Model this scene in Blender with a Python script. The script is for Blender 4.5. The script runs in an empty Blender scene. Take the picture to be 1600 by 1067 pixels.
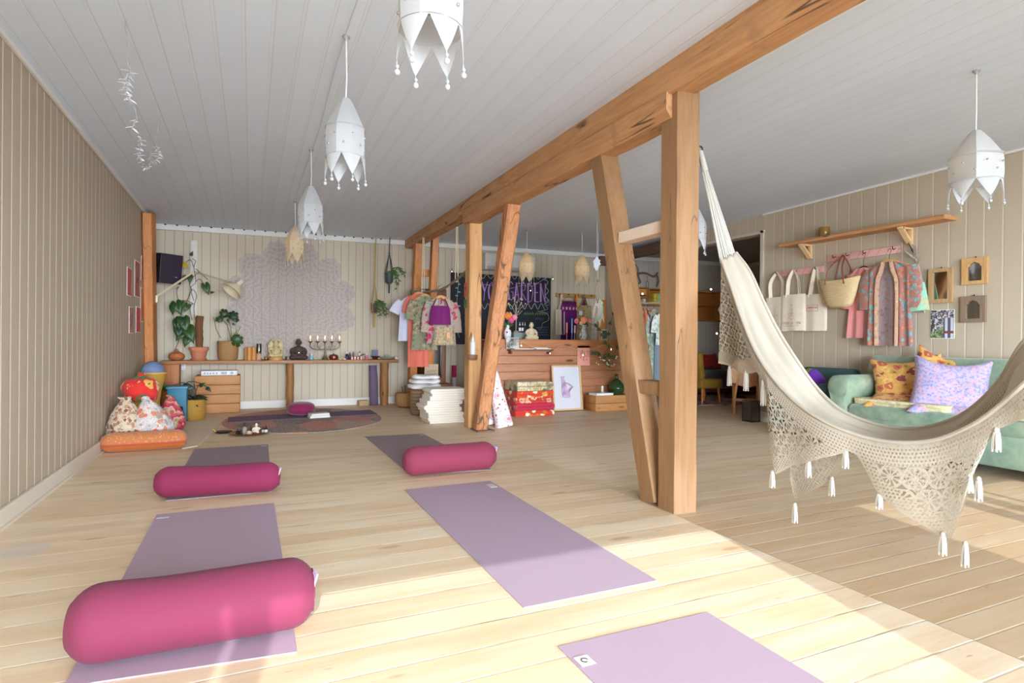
import bpy, bmesh, math, random
from mathutils import Vector, Matrix, Euler, noise
random.seed(11)
PI = math.pi
V = Vector
COL = bpy.context.scene.collection
scene = bpy.context.scene

# ------------------------------------------------------------------ camera geometry (1600 x 1067 frame)
FPX = 905.0
YAW, PIT, ROL = math.radians(24.3), math.radians(0.1), math.radians(0.5)
CAM = V((0, 0, 1.0))
_f = V((math.sin(YAW)*math.cos(PIT), math.cos(YAW)*math.cos(PIT), -math.sin(PIT)))
_r0 = V((math.cos(YAW), -math.sin(YAW), 0))
_u0 = _r0.cross(_f)
_r = math.cos(ROL)*_r0 + math.sin(ROL)*_u0
_u = -math.sin(ROL)*_r0 + math.cos(ROL)*_u0
def ray(x, y): return _r*((x-800)/FPX) - _u*((y-533.5)/FPX) + _f
def PZ(x, y, z=0.0):
    d = ray(x, y); return CAM + d*((z-CAM.z)/d.z)
def PY(x, y, Y):
    d = ray(x, y); return CAM + d*(Y/d.y)
def PX(x, y, X):
    d = ray(x, y); return CAM + d*(X/d.x)
def PD(x, y, D): return CAM + ray(x, y)*D
cam = bpy.data.cameras.new('camera'); camo = bpy.data.objects.new('camera', cam); COL.objects.link(camo)
cam.sensor_width = 36; cam.lens = FPX/1600*36; cam.clip_start = .05
camo.matrix_world = Matrix(((_r.x, _u.x, -_f.x, CAM.x), (_r.y, _u.y, -_f.y, CAM.y), (_r.z, _u.z, -_f.z, CAM.z), (0, 0, 0, 1)))
scene.camera = camo

XL, XR, YB, YF = -1.19, 5.95, 9.03, -2.3
def zc(x, y): return 2.575 + .0115*(x+1.19) - .011*(y-3.8)      # the ceiling is slightly out of level

# ------------------------------------------------------------------ mesh builder
class MB:
    def __init__(s): s.bm = bmesh.new(); s.uv = s.bm.loops.layers.uv.new('UVMap'); s.M = None
    def _v(s, p):
        p = V(p)
        return s.bm.verts.new(s.M @ p if s.M else p)
    def box(s, c, d, rot=None, bev=0.0, seg=2, taper=None):
        c = V(c); R = Matrix.Identity(3) if rot is None else (Euler(rot).to_matrix() if not isinstance(rot, Matrix) else rot)
        vs = []
        for sx in (-1, 1):
            for sy in (-1, 1):
                for sz in (-1, 1):
                    q = V((sx*d[0]/2, sy*d[1]/2, sz*d[2]/2))
                    if taper and sz > 0: q.x *= taper; q.y *= taper
                    vs.append(s._v(c + R @ q))
        idx = [(0,1,3,2),(4,6,7,5),(0,4,5,1),(2,3,7,6),(0,2,6,4),(1,5,7,3)]
        fs = [s.bm.faces.new([vs[i] for i in f]) for f in idx]
        if bev > 0:
            es = list({e for f in fs for e in f.edges})
            bmesh.ops.bevel(s.bm, geom=es, offset=bev, segments=seg, affect='EDGES', profile=.5)
        return s
    def beam(s, a, b, w, h, up=(0,0,1), bev=0.0):
        a, b = V(a), V(b); d = b-a; L = d.length; d.normalize(); up = V(up)
        x = d.cross(up)
        if x.length < 1e-4: x = d.cross(V((0,1,0)))
        x.normalize(); y = x.cross(d).normalized()
        R = Matrix((x, d, y)).transposed()
        return s.box((a+b)/2, (w, L, h), R, bev)
    def surf(s, fn, nu, nv, cu=False, cv=False, uvs=(1,1), flip=False):
        g = [[s._v(fn(i/(nu if cu else nu-1) , j/(nv if cv else nv-1))) for j in range(nv)] for i in range(nu)]
        for i in range(nu if cu else nu-1):
            for j in range(nv if cv else nv-1):
                q = [g[i][j], g[(i+1)%nu][j], g[(i+1)%nu][(j+1)%nv], g[i][(j+1)%nv]]
                if len(set(q)) < 4: continue
                try: f = s.bm.faces.new(q[::-1] if flip else q)
                except ValueError: continue
                u0, u1 = i/(nu if cu else nu-1), (i+1)/(nu if cu else nu-1)
                v0, v1 = j/(nv if cv else nv-1), (j+1)/(nv if cv else nv-1)
                t = [(u0,v0),(u1,v0),(u1,v1),(u0,v1)]
                if flip: t = t[::-1]
                for l, (a, b) in zip(f.loops, t): l[s.uv].uv = (a*uvs[0], b*uvs[1])
        return g
    def lathe(s, prof, c=(0,0,0), seg=24, R=None, sx=1, sy=1):
        c = V(c); R = R or Matrix.Identity(3)
        n = len(prof)
        rings = []
        for r, z in prof:
            if r < 1e-5: rings.append([s._v(c + R @ V((0,0,z)))])
            else: rings.append([s._v(c + R @ V((r*sx*math.cos(2*PI*i/seg), r*sy*math.sin(2*PI*i/seg), z))) for i in range(seg)])
        for k in range(n-1):
            A, B = rings[k], rings[k+1]
            for i in range(seg):
                j = (i+1) % seg
                q = [A[i%len(A)], A[j%len(A)], B[j%len(B)], B[i%len(B)]]
                w = []
                for v in q:
                    if v not in w: w.append(v)
                if len(w) > 2:
                    try: f = s.bm.faces.new(w)
                    except ValueError: continue
                    for l in f.loops:
                        z = k if l.vert in A else k+1
                        l[s.uv].uv = ((i if (l.vert is A[i%len(A)] or l.vert is B[i%len(B)]) else i+1)/seg, z/(n-1))
        for ring, fl in ((rings[0], True), (rings[-1], False)):
            if len(ring) > 2:
                try: s.bm.faces.new(ring[::-1] if fl else ring)
                except ValueError: pass
        return s
    def tube(s, pts, r, seg=8, cap=True, flat=1.0):
        pts = [V(p) for p in pts]; n = len(pts)
        rs = r if isinstance(r, (list, tuple)) else [r]*n
        t0 = (pts[1]-pts[0]).normalized()
        nrm = t0.orthogonal().normalized()
        if abs(t0.z) < .95: nrm = (V((0,0,1)) - t0*t0.z).normalized()
        rings = []
        for i, p in enumerate(pts):
            t = (pts[min(i+1,n-1)]-pts[max(i-1,0)]).normalized()
            nrm = (nrm - t*nrm.dot(t))
            nrm = nrm.normalized() if nrm.length > 1e-6 else t.orthogonal().normalized()
            b = t.cross(nrm)
            rings.append([s._v(p + rs[i]*(math.cos(2*PI*k/seg)*nrm*flat + math.sin(2*PI*k/seg)*b)) for k in range(seg)])
        for i in range(n-1):
            for k in range(seg):
                f = s.bm.faces.new([rings[i][k], rings[i][(k+1)%seg], rings[i+1][(k+1)%seg], rings[i+1][k]])
                for l, (a, b) in zip(f.loops, ((k,i),(k+1,i),(k+1,i+1),(k,i+1))): l[s.uv].uv = (a/seg, b/(n-1))
        if cap:
            s.bm.faces.new(rings[0][::-1]); s.bm.faces.new(rings[-1])
        return s
    def ball(s, c, r, seg=14, rings=9, R=None):
        c = V(c); r = V((r,r,r)) if not hasattr(r, '__len__') else V(r)
        R = R or Matrix.Identity(3)
        prof = [(math.sin(PI*i/rings), -math.cos(PI*i/rings)) for i in range(rings+1)]
        old = s.M
        T = Matrix.Translation(c) @ R.to_4x4() @ Matrix.Diagonal((r.x, r.y, r.z, 1))
        s.M = (old @ T) if old else T
        s.lathe([(0 if i in (0, rings) else p[0], p[1]) for i, p in enumerate(prof)], seg=seg)
        s.M = old
        return s
    def poly(s, pts, th, o=(0,0,0), ax=(1,0,0), ay=(0,0,1)):
        """extruded outline: pts 2D in the plane (ax, ay) at o, thickness th centred along the normal"""
        o, ax, ay = V(o), V(ax), V(ay); nz = ax.cross(ay).normalized()
        A = [s._v(o + ax*x + ay*y - nz*th/2) for x, y in pts]; B = [s._v(o + ax*x + ay*y + nz*th/2) for x, y in pts]
        f1 = s.bm.faces.new(A[::-1]); f2 = s.bm.faces.new(B)
        xs = [p[0] for p in pts]; ys = [p[1] for p in pts]
        for f in (f1, f2):
            src = pts[::-1] if f is f1 else pts
            for l, (x, y) in zip(f.loops, src): l[s.uv].uv = ((x-min(xs))/(max(xs)-min(xs)+1e-9), (y-min(ys))/(max(ys)-min(ys)+1e-9))
        n = len(pts)
        for i in range(n): s.bm.faces.new([A[i], A[(i+1)%n], B[(i+1)%n], B[i]])
        if n > 4: bmesh.ops.triangulate(s.bm, faces=[f1, f2])
        return s
    def lens(s, rows, th, o, ax=(1,0,0), nrm=(0,-1,0), folds=0, amp=0.0, ph=0.0, nu=22, sub=3, close=True, prof=2.0):
        """a hanging cloth shell: rows (z, x_left, x_right) from the top down; swells th/2 to both sides, vertical folds"""
        o, ax, nrm = V(o), V(ax), V(nrm)
        R = []
        for i in range(len(rows)-1):
            for k in range(sub):
                t = k/sub; R.append([rows[i][q]*(1-t)+rows[i+1][q]*t for q in range(3)])
        R.append(list(rows[-1]))
        nv = len(R); z0, z1 = R[0][0], R[-1][0]
        def fn(u, v):
            z, a, b = R[min(nv-1, int(round(v*(nv-1))))]
            k = u*2
            side, t = (1, k) if k <= 1 else (-1, 2-k)
            x = a+(b-a)*t
            sw = th/2*max(0, 1-abs(2*t-1)**prof)**.5
            fo = amp*math.sin(folds*2*PI*t+ph)*(.3+.7*v)
            return o + ax*x + V((0,0,z)) + nrm*(side*sw + fo)
        g = s.surf(fn, 2*nu, nv, cu=True)
        if close:
            for ring in (0, nv-1):
                try: s.bm.faces.new([g[i][ring] for i in range(2*nu)])
                except ValueError: pass
        # planar uv in metres
        inv = s.M.inverted() if s.M else None
        return s
    def build(s, name, mat, parent=None, smooth=True, ang=40, uvplane=None):
        bm = s.bm
        bmesh.ops.remove_doubles(bm, verts=bm.verts, dist=1e-6)
        bmesh.ops.recalc_face_normals(bm, faces=bm.faces)
        if uvplane:
            a, b = V(uvplane[0]), V(uvplane[1])
            for f in bm.faces:
                for l in f.loops: l[s.uv].uv = (l.vert.co.dot(a), l.vert.co.dot(b))
        me = bpy.data.meshes.new(name)
        o = bpy.data.objects.new(name, me); COL.objects.link(o)
        if parent is not None:
            wl = worldloc(parent)
            for v in bm.verts: v.co -= wl
            o.parent = parent
        else:
            xs = [v.co for v in bm.verts]
            lo = V((min(p.x for p in xs), min(p.y for p in xs), min(p.z for p in xs))); hi = V((max(p.x for p in xs), max(p.y for p in xs), max(p.z for p in xs)))
            c = V(((lo.x+hi.x)/2, (lo.y+hi.y)/2, lo.z))
            for v in bm.verts: v.co -= c
            o.location = c
        if smooth:
            for f in bm.faces: f.smooth = True
        bm.to_mesh(me); bm.free()
        if smooth:
            try: me.set_sharp_from_angle(angle=math.radians(ang))
            except Exception: pass
        me.materials.append(mat)
        return o
def worldloc(o):
    p = V(o.location)
    while o.parent: o = o.parent; p += V(o.location)
    return p
def T(name, label, cat, loc, group=None):
    o = bpy.data.objects.new(name, None); COL.objects.link(o)
    o.empty_display_size = .05; o.location = V(loc); o['label'] = label; o['category'] = cat
    if group: o['group'] = group
    return o
def tag(o, label, cat, group=None):
    o['label'] = label; o['category'] = cat
    if group: o['group'] = group
    return o
def struct(o, label=None):
    o['kind'] = 'structure'
    if label: o['label'] = label
    return o
def dup(root, loc, label=None, group=None, rotz=None, scale=None):
    r = root.copy(); COL.objects.link(r); r.location = V(loc)
    if rotz is not None: r.rotation_euler = (0, 0, rotz)
    if scale is not None: r.scale = (scale,)*3
    if label: r['label'] = label
    if group: r['group'] = group
    for ch in list(root.children):
        c = ch.copy(); COL.objects.link(c); c.parent = r
        for g in list(ch.children):
            d = g.copy(); COL.objects.link(d); d.parent = c
    return r
def arc(p, q, sag, n=10, d=(0,0,-1)):
    p, q, d = V(p), V(q), V(d)
    return [p.lerp(q, i/n) + d*sag*4*(i/n)*(1-i/n) for i in range(n+1)]
def spline(pts, n=6):
    pts = [V(p) for p in pts]; out = []
    P = [pts[0]*2-pts[1]] + pts + [pts[-1]*2-pts[-2]]
    for i in range(1, len(P)-2):
        for k in range(n):
            t = k/n; a, b, c, d = P[i-1], P[i], P[i+1], P[i+2]
            out.append(.5*((2*b) + (c-a)*t + (2*a-5*b+4*c-d)*t*t + (3*b-a-3*c+d)*t**3))
    out.append(pts[-1]); return out

# ------------------------------------------------------------------ materials
def lin(c):
    if isinstance(c, str): c = tuple(int(c[i:i+2], 16) for i in (0, 2, 4))
    return tuple(((v/255)/12.92 if v/255 <= .04045 else ((v/255+.055)/1.055)**2.4) for v in c) + (1,)
class NT:
    def __init__(s, name):
        s.m = bpy.data.materials.new(name); s.m.use_nodes = True; s.t = s.m.node_tree
        s.b = s.t.nodes['Principled BSDF']; s.out = s.t.nodes['Material Output']
    def n(s, typ, ins=None, out=0, **props):
        k = s.t.nodes.new('ShaderNode'+typ)
        for a, b in props.items(): setattr(k, a, b)
        for a, b in (ins or {}).items(): s.set(k.inputs[a], b)
        return k.outputs[out] if out is not None else k
    def set(s, sock, v):
        if isinstance(v, bpy.types.NodeSocket): s.t.links.new(v, sock)
        else:
            try: sock.default_value = v
            except Exception: sock.default_value = v[:3]
    def math(s, op, a, b=0.0, c=0.0, clamp=False):
        k = s.t.nodes.new('ShaderNodeMath'); k.operation = op; k.use_clamp = clamp
        for i, v in enumerate((a, b, c)): s.set(k.inputs[i], v)
        return k.outputs[0]
    def mix(s, f, a, b, typ='MIX'):
        k = s.t.nodes.new('ShaderNodeMix'); k.data_type = 'RGBA'; k.blend_type = typ
        s.set(k.inputs[0], f); s.set(k.inputs[6], a); s.set(k.inputs[7], b)
        return k.outputs[2]
    def ramp(s, f, stops, interp='LINEAR'):
        k = s.t.nodes.new('ShaderNodeValToRGB'); cr = k.color_ramp; cr.interpolation = interp
        while len(cr.elements) < len(stops): cr.elements.new(.5)
        for e, (p, c) in zip(cr.elements, stops): e.position = p; e.color = lin(c) if not isinstance(c, (int, float)) else (c, c, c, 1)
        s.set(k.inputs[0], f); return k.outputs[0]
    def sep(s, v): return s.n('SeparateXYZ', {0: v}, out=None).outputs
    def obj(s): return s.n('TexCoord', out=3)
    def uvc(s): return s.n('TexCoord', out=2)
    def pos(s): return s.n('NewGeometry', out=0)
    def scale(s, v, sc): return s.n('VectorMath', {0: v, 1: sc}, operation='MULTIPLY')
    def noise(s, v, sc, det=3, rough=.55, out=0): return s.n('TexNoise', {'Vector': v, 'Scale': sc, 'Detail': det, 'Roughness': rough}, out=out)
    def step(s, x, e, soft=.02):
        lo, hi = (e-soft, e+soft) if isinstance(e, (int, float)) else (s.math('SUBTRACT', e, soft), s.math('ADD', e, soft))
        return s.n('MapRange', {0: x, 1: lo, 2: hi, 3: 0.0, 4: 1.0}, interpolation_type='SMOOTHSTEP')
    def bump(s, h, strength=.3, dist=.01):
        k = s.n('Bump', {'Strength': strength, 'Distance': dist, 'Height': h}); s.set(s.b.inputs['Normal'], k)
    def P(s, color=None, rough=None, metal=None, **kw):
        if color is not None: s.set(s.b.inputs['Base Color'], color)
        if rough is not None: s.set(s.b.inputs['Roughness'], rough)
        if metal is not None: s.b.inputs['Metallic'].default_value = metal
        for k, v in kw.items(): s.set(s.b.inputs[k.replace('_', ' ')], v)
        return s.m
_mc = {}
def plain(c, rough=.6, metal=0.0, var=.08, scale=30, bump=0.0, name=None, sheen=0.0):
    key = (str(c), rough, metal, var, scale, bump, sheen)
    if key in _mc: return _mc[key]
    k = NT(name or 'paint'); L = lin(c)
    f = k.noise(k.obj(), scale, 3)
    a = tuple(x*(1-var) for x in L[:3])+(1,); b = tuple(min(1, x*(1+var)) for x in L[:3])+(1,)
    k.P(k.mix(f, a, b), rough, metal)
    if bump: k.bump(k.noise(k.obj(), scale*4, 2), bump, .004)
    if sheen: k.P(Sheen_Weight=sheen)
    _mc[key] = k.m; return k.m
def cloth(c, var=.07, weave=900, bump=.15, sheen=.15, name='cloth', wrinkle=0.0):
    key = ('cloth', str(c), var, weave, bump, wrinkle)
    if key in _mc: return _mc[key]
    k = NT(name); L = lin(c); o = k.obj()
    f = k.noise(o, 14, 4)
    a = tuple(x*(1-var) for x in L[:3])+(1,); b = tuple(min(1, x*(1+var)) for x in L[:3])+(1,)
    k.P(k.mix(f, a, b), .85, Sheen_Weight=sheen)
    h = k.noise(o, weave, 1)
    if wrinkle: h = k.math('ADD', k.math('MULTIPLY', h, .1), k.math('MULTIPLY', k.noise(o, wrinkle, 2), 1.0))
    k.bump(h, bump, .004 if not wrinkle else .012)
    _mc[key] = k.m; return k.m
def wood(c1, c2, axis='x', sc=1.0, rough=.55, knots=None, name='wood', cracks=0.0, grain=1.0):
    key = ('wood', str(c1), str(c2), axis, sc, rough, str(knots), cracks)
    if key in _mc: return _mc[key]
    k = NT(name); o = k.obj()
    st = {'x': (1.2, 14, 14), 'y': (14, 1.2, 14), 'z': (14, 14, 1.2)}[axis]
    p = k.scale(o, tuple(v*sc for v in st))
    warp = k.noise(p, 1.0, 4, .6)
    rings = k.math('FRACT', k.math('MULTIPLY', warp, 5.0*grain))
    rings = k.math('ABSOLUTE', k.math('SUBTRACT', rings, .5))
    fine = k.noise(k.scale(o, tuple(v*sc*5 for v in st)), 1.0, 3)
    f = k.math('ADD', k.math('MULTIPLY', rings, 1.1), k.math('MULTIPLY', k.math('SUBTRACT', fine, .5), .9), clamp=True)
    col = k.mix(f, lin(c1), lin(c2))
    h = f
    if knots:
        vs = {'x': (2.2, 7, 7), 'y': (7, 2.2, 7), 'z': (7, 7, 2.2)}[axis]
        vo = k.n('TexVoronoi', {'Vector': k.scale(o, tuple(v*sc for v in vs)), 'Scale': 1.0}, out=None, feature='F1')
        d = k.math('ADD', vo.outputs['Distance'], k.math('MULTIPLY', k.sep(vo.outputs['Color'])[0], .25))
        col = k.mix(k.math('SUBTRACT', 1.0, k.step(d, .17, .05)), col, lin(knots))
    if cracks:
        cs = {'x': (.5, 9, 9), 'y': (9, .5, 9), 'z': (9, 9, .5)}[axis]
        cn = k.noise(k.scale(o, tuple(v*sc for v in cs)), 1.0, 2, .5)
        cr = k.math('ABSOLUTE', k.math('SUBTRACT', cn, .5))
        m = k.math('SUBTRACT', 1.0, k.step(cr, .006*cracks, .005*cracks))
        m = k.math('MULTIPLY', m, k.step(k.noise(o, 2.2, 2), .52, .06))
        col = k.mix(m, col, lin((92, 66, 44)))
        st2 = k.step(k.noise(o, 3.4*sc, 4, .7), .62, .05)
        col = k.mix(k.math('MULTIPLY', st2, .5), col, lin((150, 112, 84)))
    k.P(col, rough)
    k.bump(h, .12, .004)
    _mc[key] = k.m; return k.m
def floral(base, pal, sc=18.0, cover=.42, coord='obj', ground=None, rough=.85, name='printed_cloth', detail=True, stretch=(1,1,1)):
    dm = '2D' if coord == 'uv' else '3D'
    """a scattered print: cells of several colours on a base, with fine line work"""
    k = NT(name); o = k.obj() if coord == 'obj' else k.uvc()
    o = k.scale(o, stretch)
    wob = k.noise(o, sc*1.7, 2, out=1)
    p = k.n('VectorMath', {0: o, 1: k.n('VectorMath', {0: k.n('VectorMath', {0: wob, 1: (.5,.5,.5)}, operation='SUBTRACT'), 1: (.9/sc,)*3}, operation='MULTIPLY')}, operation='ADD')
    vo = k.n('TexVoronoi', {'Vector': p, 'Scale': sc}, out=None, voronoi_dimensions=dm)
    rnd = k.sep(vo.outputs['Color'])[0]
    n = len(pal)
    pc = k.ramp(rnd, [(i/n, c) for i, c in enumerate(pal)], 'CONSTANT')
    m = k.math('SUBTRACT', 1.0, k.step(vo.outputs['Distance'], cover, .03))
    col = k.mix(m, lin(base), pc)
    core = k.math('SUBTRACT', 1.0, k.step(vo.outputs['Distance'], cover*.36, .02))
    rnd2 = k.sep(vo.outputs['Color'])[1]
    cc = k.ramp(rnd2, [(i/n, c) for i, c in enumerate(pal[::-1])], 'CONSTANT')
    col = k.mix(core, col, cc)
    if detail:
        v2 = k.n('TexVoronoi', {'Vector': p, 'Scale': sc*2.6}, out=None, feature='DISTANCE_TO_EDGE', voronoi_dimensions=dm)
        e = k.math('SUBTRACT', 1.0, k.step(v2.outputs['Distance'], .05, .03))
        col = k.mix(k.math('MULTIPLY', e, .55), col, lin(ground or pal[-1]))
    k.P(col, rough, Sheen_Weight=.1)
    k.bump(k.noise(k.obj(), 60, 2), .15, .004)
    return k.m
def stripes(cols, freq, axis=0, coord='obj', rough=.85, wob=.0, name='striped_cloth'):
    k = NT(name); o = k.obj() if coord == 'obj' else k.uvc()
    x = k.sep(o)[axis]
    if wob: x = k.math('ADD', x, k.math('MULTIPLY', k.noise(o, 9, 2), wob))
    f = k.math('FRACT', k.math('MULTIPLY', x, freq))
    k.P(k.ramp(f, cols, 'CONSTANT'), rough); k.bump(k.noise(k.obj(), 300, 1), .15, .003)
    return k.m
def woven(c1, c2, su=60, sv=40, holes=0.0, name='wicker', coord='uv'):
    k = NT(name); o = k.uvc() if coord == 'uv' else k.obj()
    s3 = k.sep(o)
    a = k.math('SINE', k.math('MULTIPLY', s3[0], su*2*PI)); b = k.math('SINE', k.math('MULTIPLY', s3[1], sv*2*PI))
    w = k.math('MULTIPLY', a, b); w01 = k.math('ADD', k.math('MULTIPLY', w, .5), .5)
    nz = k.noise(k.obj(), 40, 3)
    f = k.math('ADD', k.math('MULTIPLY', w01, .6), k.math('MULTIPLY', nz, .5), clamp=True)
    col = k.mix(f, lin(c1), lin(c2))
    if holes:
        col = k.mix(k.step(k.math('MULTIPLY', w, -1.0), 1-holes, .1), col, lin((70, 48, 30)))
    k.P(col, .75); k.bump(w01, .6, .006); return k.m
def emit(c, s, name='light'):
    k = NT(name); e = k.n('Emission', {'Color': lin(c), 'Strength': s}, out=0); k.t.links.new(e, k.out.inputs['Surface']); return k.m
def glass(c=(251, 252, 250), rough=.03, ior=1.45, alpha=.35, name='glass'):
    k = NT(name)
    tr = k.n('BsdfTransparent', {'Color': lin(c)}); gl = k.n('BsdfGlossy', {'Roughness': rough})
    fc = k.n('LayerWeight', {'Blend': .5}, out=1)
    mx = k.n('MixShader', {0: k.math('ADD', k.math('MULTIPLY', k.math('POWER', fc, 4.0), .5), .03+alpha*.08), 1: tr, 2: gl})
    k.t.links.new(mx, k.out.inputs['Surface']); return k.m
def translucent(c, amt=.45, rough=.9, name='paper_cloth', bumpsc=30):
    k = NT(name); L = lin(c); o = k.obj()
    d = k.n('BsdfDiffuse', {'Color': L}); t = k.n('BsdfTranslucent', {'Color': L})
    bp = k.n('Bump', {'Strength': .3, 'Distance': .01, 'Height': k.noise(o, bumpsc, 3)})
    k.t.links.new(bp, d.node.inputs['Normal'])
    mx = k.n('MixShader', {0: amt, 1: d, 2: t}); k.t.links.new(mx, k.out.inputs['Surface']); return k.m

M = {}
# painted panelling
def panel(name, c, line, axis, pitch, off, lw=.016, lm=.85):
    k = NT(name); p = k.pos(); x = k.sep(p)[axis]
    f = k.math('FRACT', k.math('ADD', k.math('DIVIDE', x, pitch), off))
    d = k.math('ABSOLUTE', k.math('SUBTRACT', f, .5)); d = k.math('SUBTRACT', .5, d)      # 0 at seam
    d = k.math('MULTIPLY', d, pitch)
    m = k.math('SUBTRACT', 1.0, k.step(d, lw/2, .003))
    bd = k.n('TexWhiteNoise', {'W': k.math('FLOOR', k.math('ADD', k.math('DIVIDE', x, pitch), off))}, out=0, noise_dimensions='1D')
    nz = k.noise(p, 2.0, 3)
    L = lin(c)
    v = k.math('ADD', .965, k.math('ADD', k.math('MULTIPLY', bd, .04), k.math('MULTIPLY', nz, .03)))
    col = k.mix(1.0, L, k.n('CombineColor', {0: v, 1: v, 2: v}), 'MULTIPLY')
    col = k.mix(k.math('MULTIPLY', m, lm), col, lin(line))
    k.P(col, .62)
    k.bump(k.step(d, lw/2, lw/3), .35, .006)
    return k
k = panel('painted_panelling_left', (176, 160, 137), (226, 212, 190), 1, .1335, .10, .016); M['wall_left'] = k.m
k = panel('painted_panelling_right', (184, 168, 144), (204, 191, 168), 1, .142, .05, .012, .8); M['wall_right'] = k.m
k = panel('painted_panelling_inner', (190, 179, 164), (158, 146, 130), 0, .11, .0, .008, .6); M['wall_inner'] = k.m
# back wall with a painted lace mandala
k = panel('painted_panelling_back', (200, 186, 161), (136, 122, 102), 0, .1093, .68, .007, .75)
p = k.pos(); s3 = k.sep(p)
mc = (.54, 1.50)
dx = k.math('SUBTRACT', s3[0], mc[0]); dz = k.math('SUBTRACT', s3[2], mc[1])
r = k.math('SQRT', k.math('ADD', k.math('MULTIPLY', dx, dx), k.math('MULTIPLY', dz, dz)))
th = k.math('ARCTAN2', dz, dx)
edge = k.math('ADD', .76, k.math('ADD', k.math('MULTIPLY', k.math('ABSOLUTE', k.math('SINE', k.math('MULTIPLY', th, 6.0))), .15), k.math('MULTIPLY', k.math('ABSOLUTE', k.math('SINE', k.math('MULTIPLY', th, 24.0))), .03)))
ins = k.math('MULTIPLY', k.math('SUBTRACT', 1.0, k.step(r, edge, .008)), k.step(s3[2], .69, .004))
rings = k.math('SINE', k.math('ADD', k.math('MULTIPLY', r, 84.0), k.math('MULTIPLY', k.math('ABSOLUTE', k.math('SINE', k.math('MULTIPLY', th, 8.0))), 7.0)))
pet = k.math('SINE', k.math('ADD', k.math('MULTIPLY', k.math('ABSOLUTE', k.math('SINE', k.math('MULTIPLY', th, 16.0))), 9.0), k.math('MULTIPLY', r, -52.0)))
lace = k.math('MAXIMUM', k.step(rings, .35, .25), k.step(pet, .55, .25))
rim = k.math('SUBTRACT', 1.0, k.step(k.math('ABSOLUTE', k.math('SUBTRACT', r, k.math('SUBTRACT', edge, .03))), .014, .006))
lace = k.math('MAXIMUM', lace, rim)
amt = k.math('MULTIPLY', ins, k.math('ADD', .5, k.math('MULTIPLY', lace, .28)))
base = k.b.inputs['Base Color'].links[0].from_socket
seam = base
fillc = k.mix(k.math('MULTIPLY', lace, .75), lin((166, 152, 142)), lin((186, 173, 164)))
fillc = k.mix(k.math('MULTIPLY', k.step(k.math('ABSOLUTE', k.math('SUBTRACT', k.math('FRACT', k.math('ADD', k.math('DIVIDE', s3[0], .1093), .68)), .5)), .462, .01), .6), fillc, base)
col = k.mix(k.math('MULTIPLY', ins, .85), base, fillc)
k.P(col); M['wall_back'] = k.m
# ceiling
k = NT('painted_ceiling_boards'); p = k.pos(); s3 = k.sep(p)
f = k.math('FRACT', k.math('ADD', k.math('DIVIDE', s3[0], .137), .31))
d = k.math('MULTIPLY', k.math('SUBTRACT', .5, k.math('ABSOLUTE', k.math('SUBTRACT', f, .5))), .137)
bd = k.n('TexWhiteNoise', {'W': k.math('FLOOR', k.math('ADD', k.math('DIVIDE', s3[0], .137), .31))}, out=0, noise_dimensions='1D')
v = k.math('ADD', .95, k.math('ADD', k.math('MULTIPLY', bd, .04), k.math('MULTIPLY', k.noise(p, 3.0, 3), .05)))
col = k.mix(1.0, lin((220, 232, 245)), k.n('CombineColor', {0: v, 1: v, 2: v}), 'MULTIPLY')
col = k.mix(k.math('MULTIPLY', k.math('SUBTRACT', 1.0, k.step(d, .004, .002)), .5), col, lin((224, 230, 238)))
ds = k.math('ABSOLUTE', k.math('SUBTRACT', d, .008))
col = k.mix(k.math('MULTIPLY', k.math('SUBTRACT', 1.0, k.step(ds, .0022, .0018)), .22), col, lin((160, 160, 160)))
k.P(col, .55); k.bump(k.step(d, .006, .006), .22, .005); M['ceiling'] = k.m
# floor
k = NT('whitewashed_pine_floor'); p = k.pos(); s3 = k.sep(p)
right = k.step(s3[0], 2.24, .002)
bi = k.math('ADD', k.math('MULTIPLY', k.math('SUBTRACT', 1.0, right), k.math('ADD', k.math('DIVIDE', s3[1], .1535), .58)), k.math('MULTIPLY', right, k.math('ADD', k.math('DIVIDE', s3[1], .1225), 40.73)))
pit = k.math('ADD', .1535, k.math('MULTIPLY', right, -.031))
f = k.math('FRACT', bi); d = k.math('MULTIPLY', k.math('SUBTRACT', .5, k.math('ABSOLUTE', k.math('SUBTRACT', f, .5))), pit)
bid = k.math('FLOOR', bi)
bd = k.n('TexWhiteNoise', {'W': bid}, out=0, noise_dimensions='1D')
pv = k.n('CombineXYZ', {0: k.math('ADD', s3[0], k.math('MULTIPLY', bd, 40.0)), 1: k.math('MULTIPLY', s3[1], 9.0), 2: bid})
g = k.noise(pv, 1.3, 5, .62)
g2 = k.noise(k.scale(pv, (1.5, 4.0, 1.0)), 2.0, 4, .6)
tone = k.math('ADD', k.math('MULTIPLY', g, .75), k.math('ADD', k.math('MULTIPLY', bd, .18), k.math('MULTIPLY', g2, .22)))
col = k.ramp(tone, [(.3, (204, 175, 138)), (.5, (219, 192, 155)), (.68, (228, 206, 173)), (.85, (236, 219, 192))])
wash = k.step(k.noise(k.scale(pv, (.6, .35, 1.0)), 1.6, 4, .65), .56, .12)
col = k.mix(k.math('MULTIPLY', wash, .4), col, lin((234, 222, 203)))
vo = k.n('TexVoronoi', {'Vector': k.n('CombineXYZ', {0: k.math('MULTIPLY', k.math('ADD', s3[0], k.math('MULTIPLY', bd, 17.0)), 3.0), 1: k.math('MULTIPLY', s3[1], 9.0), 2: bid}), 'Scale': 1.0}, out=None)
kd = k.math('ADD', vo.outputs['Distance'], k.math('MULTIPLY', k.sep(vo.outputs['Color'])[1], .42))
col = k.mix(k.math('MULTIPLY', k.math('SUBTRACT', 1.0, k.step(kd, .2, .07)), .6), col, lin((178, 134, 92)))
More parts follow.
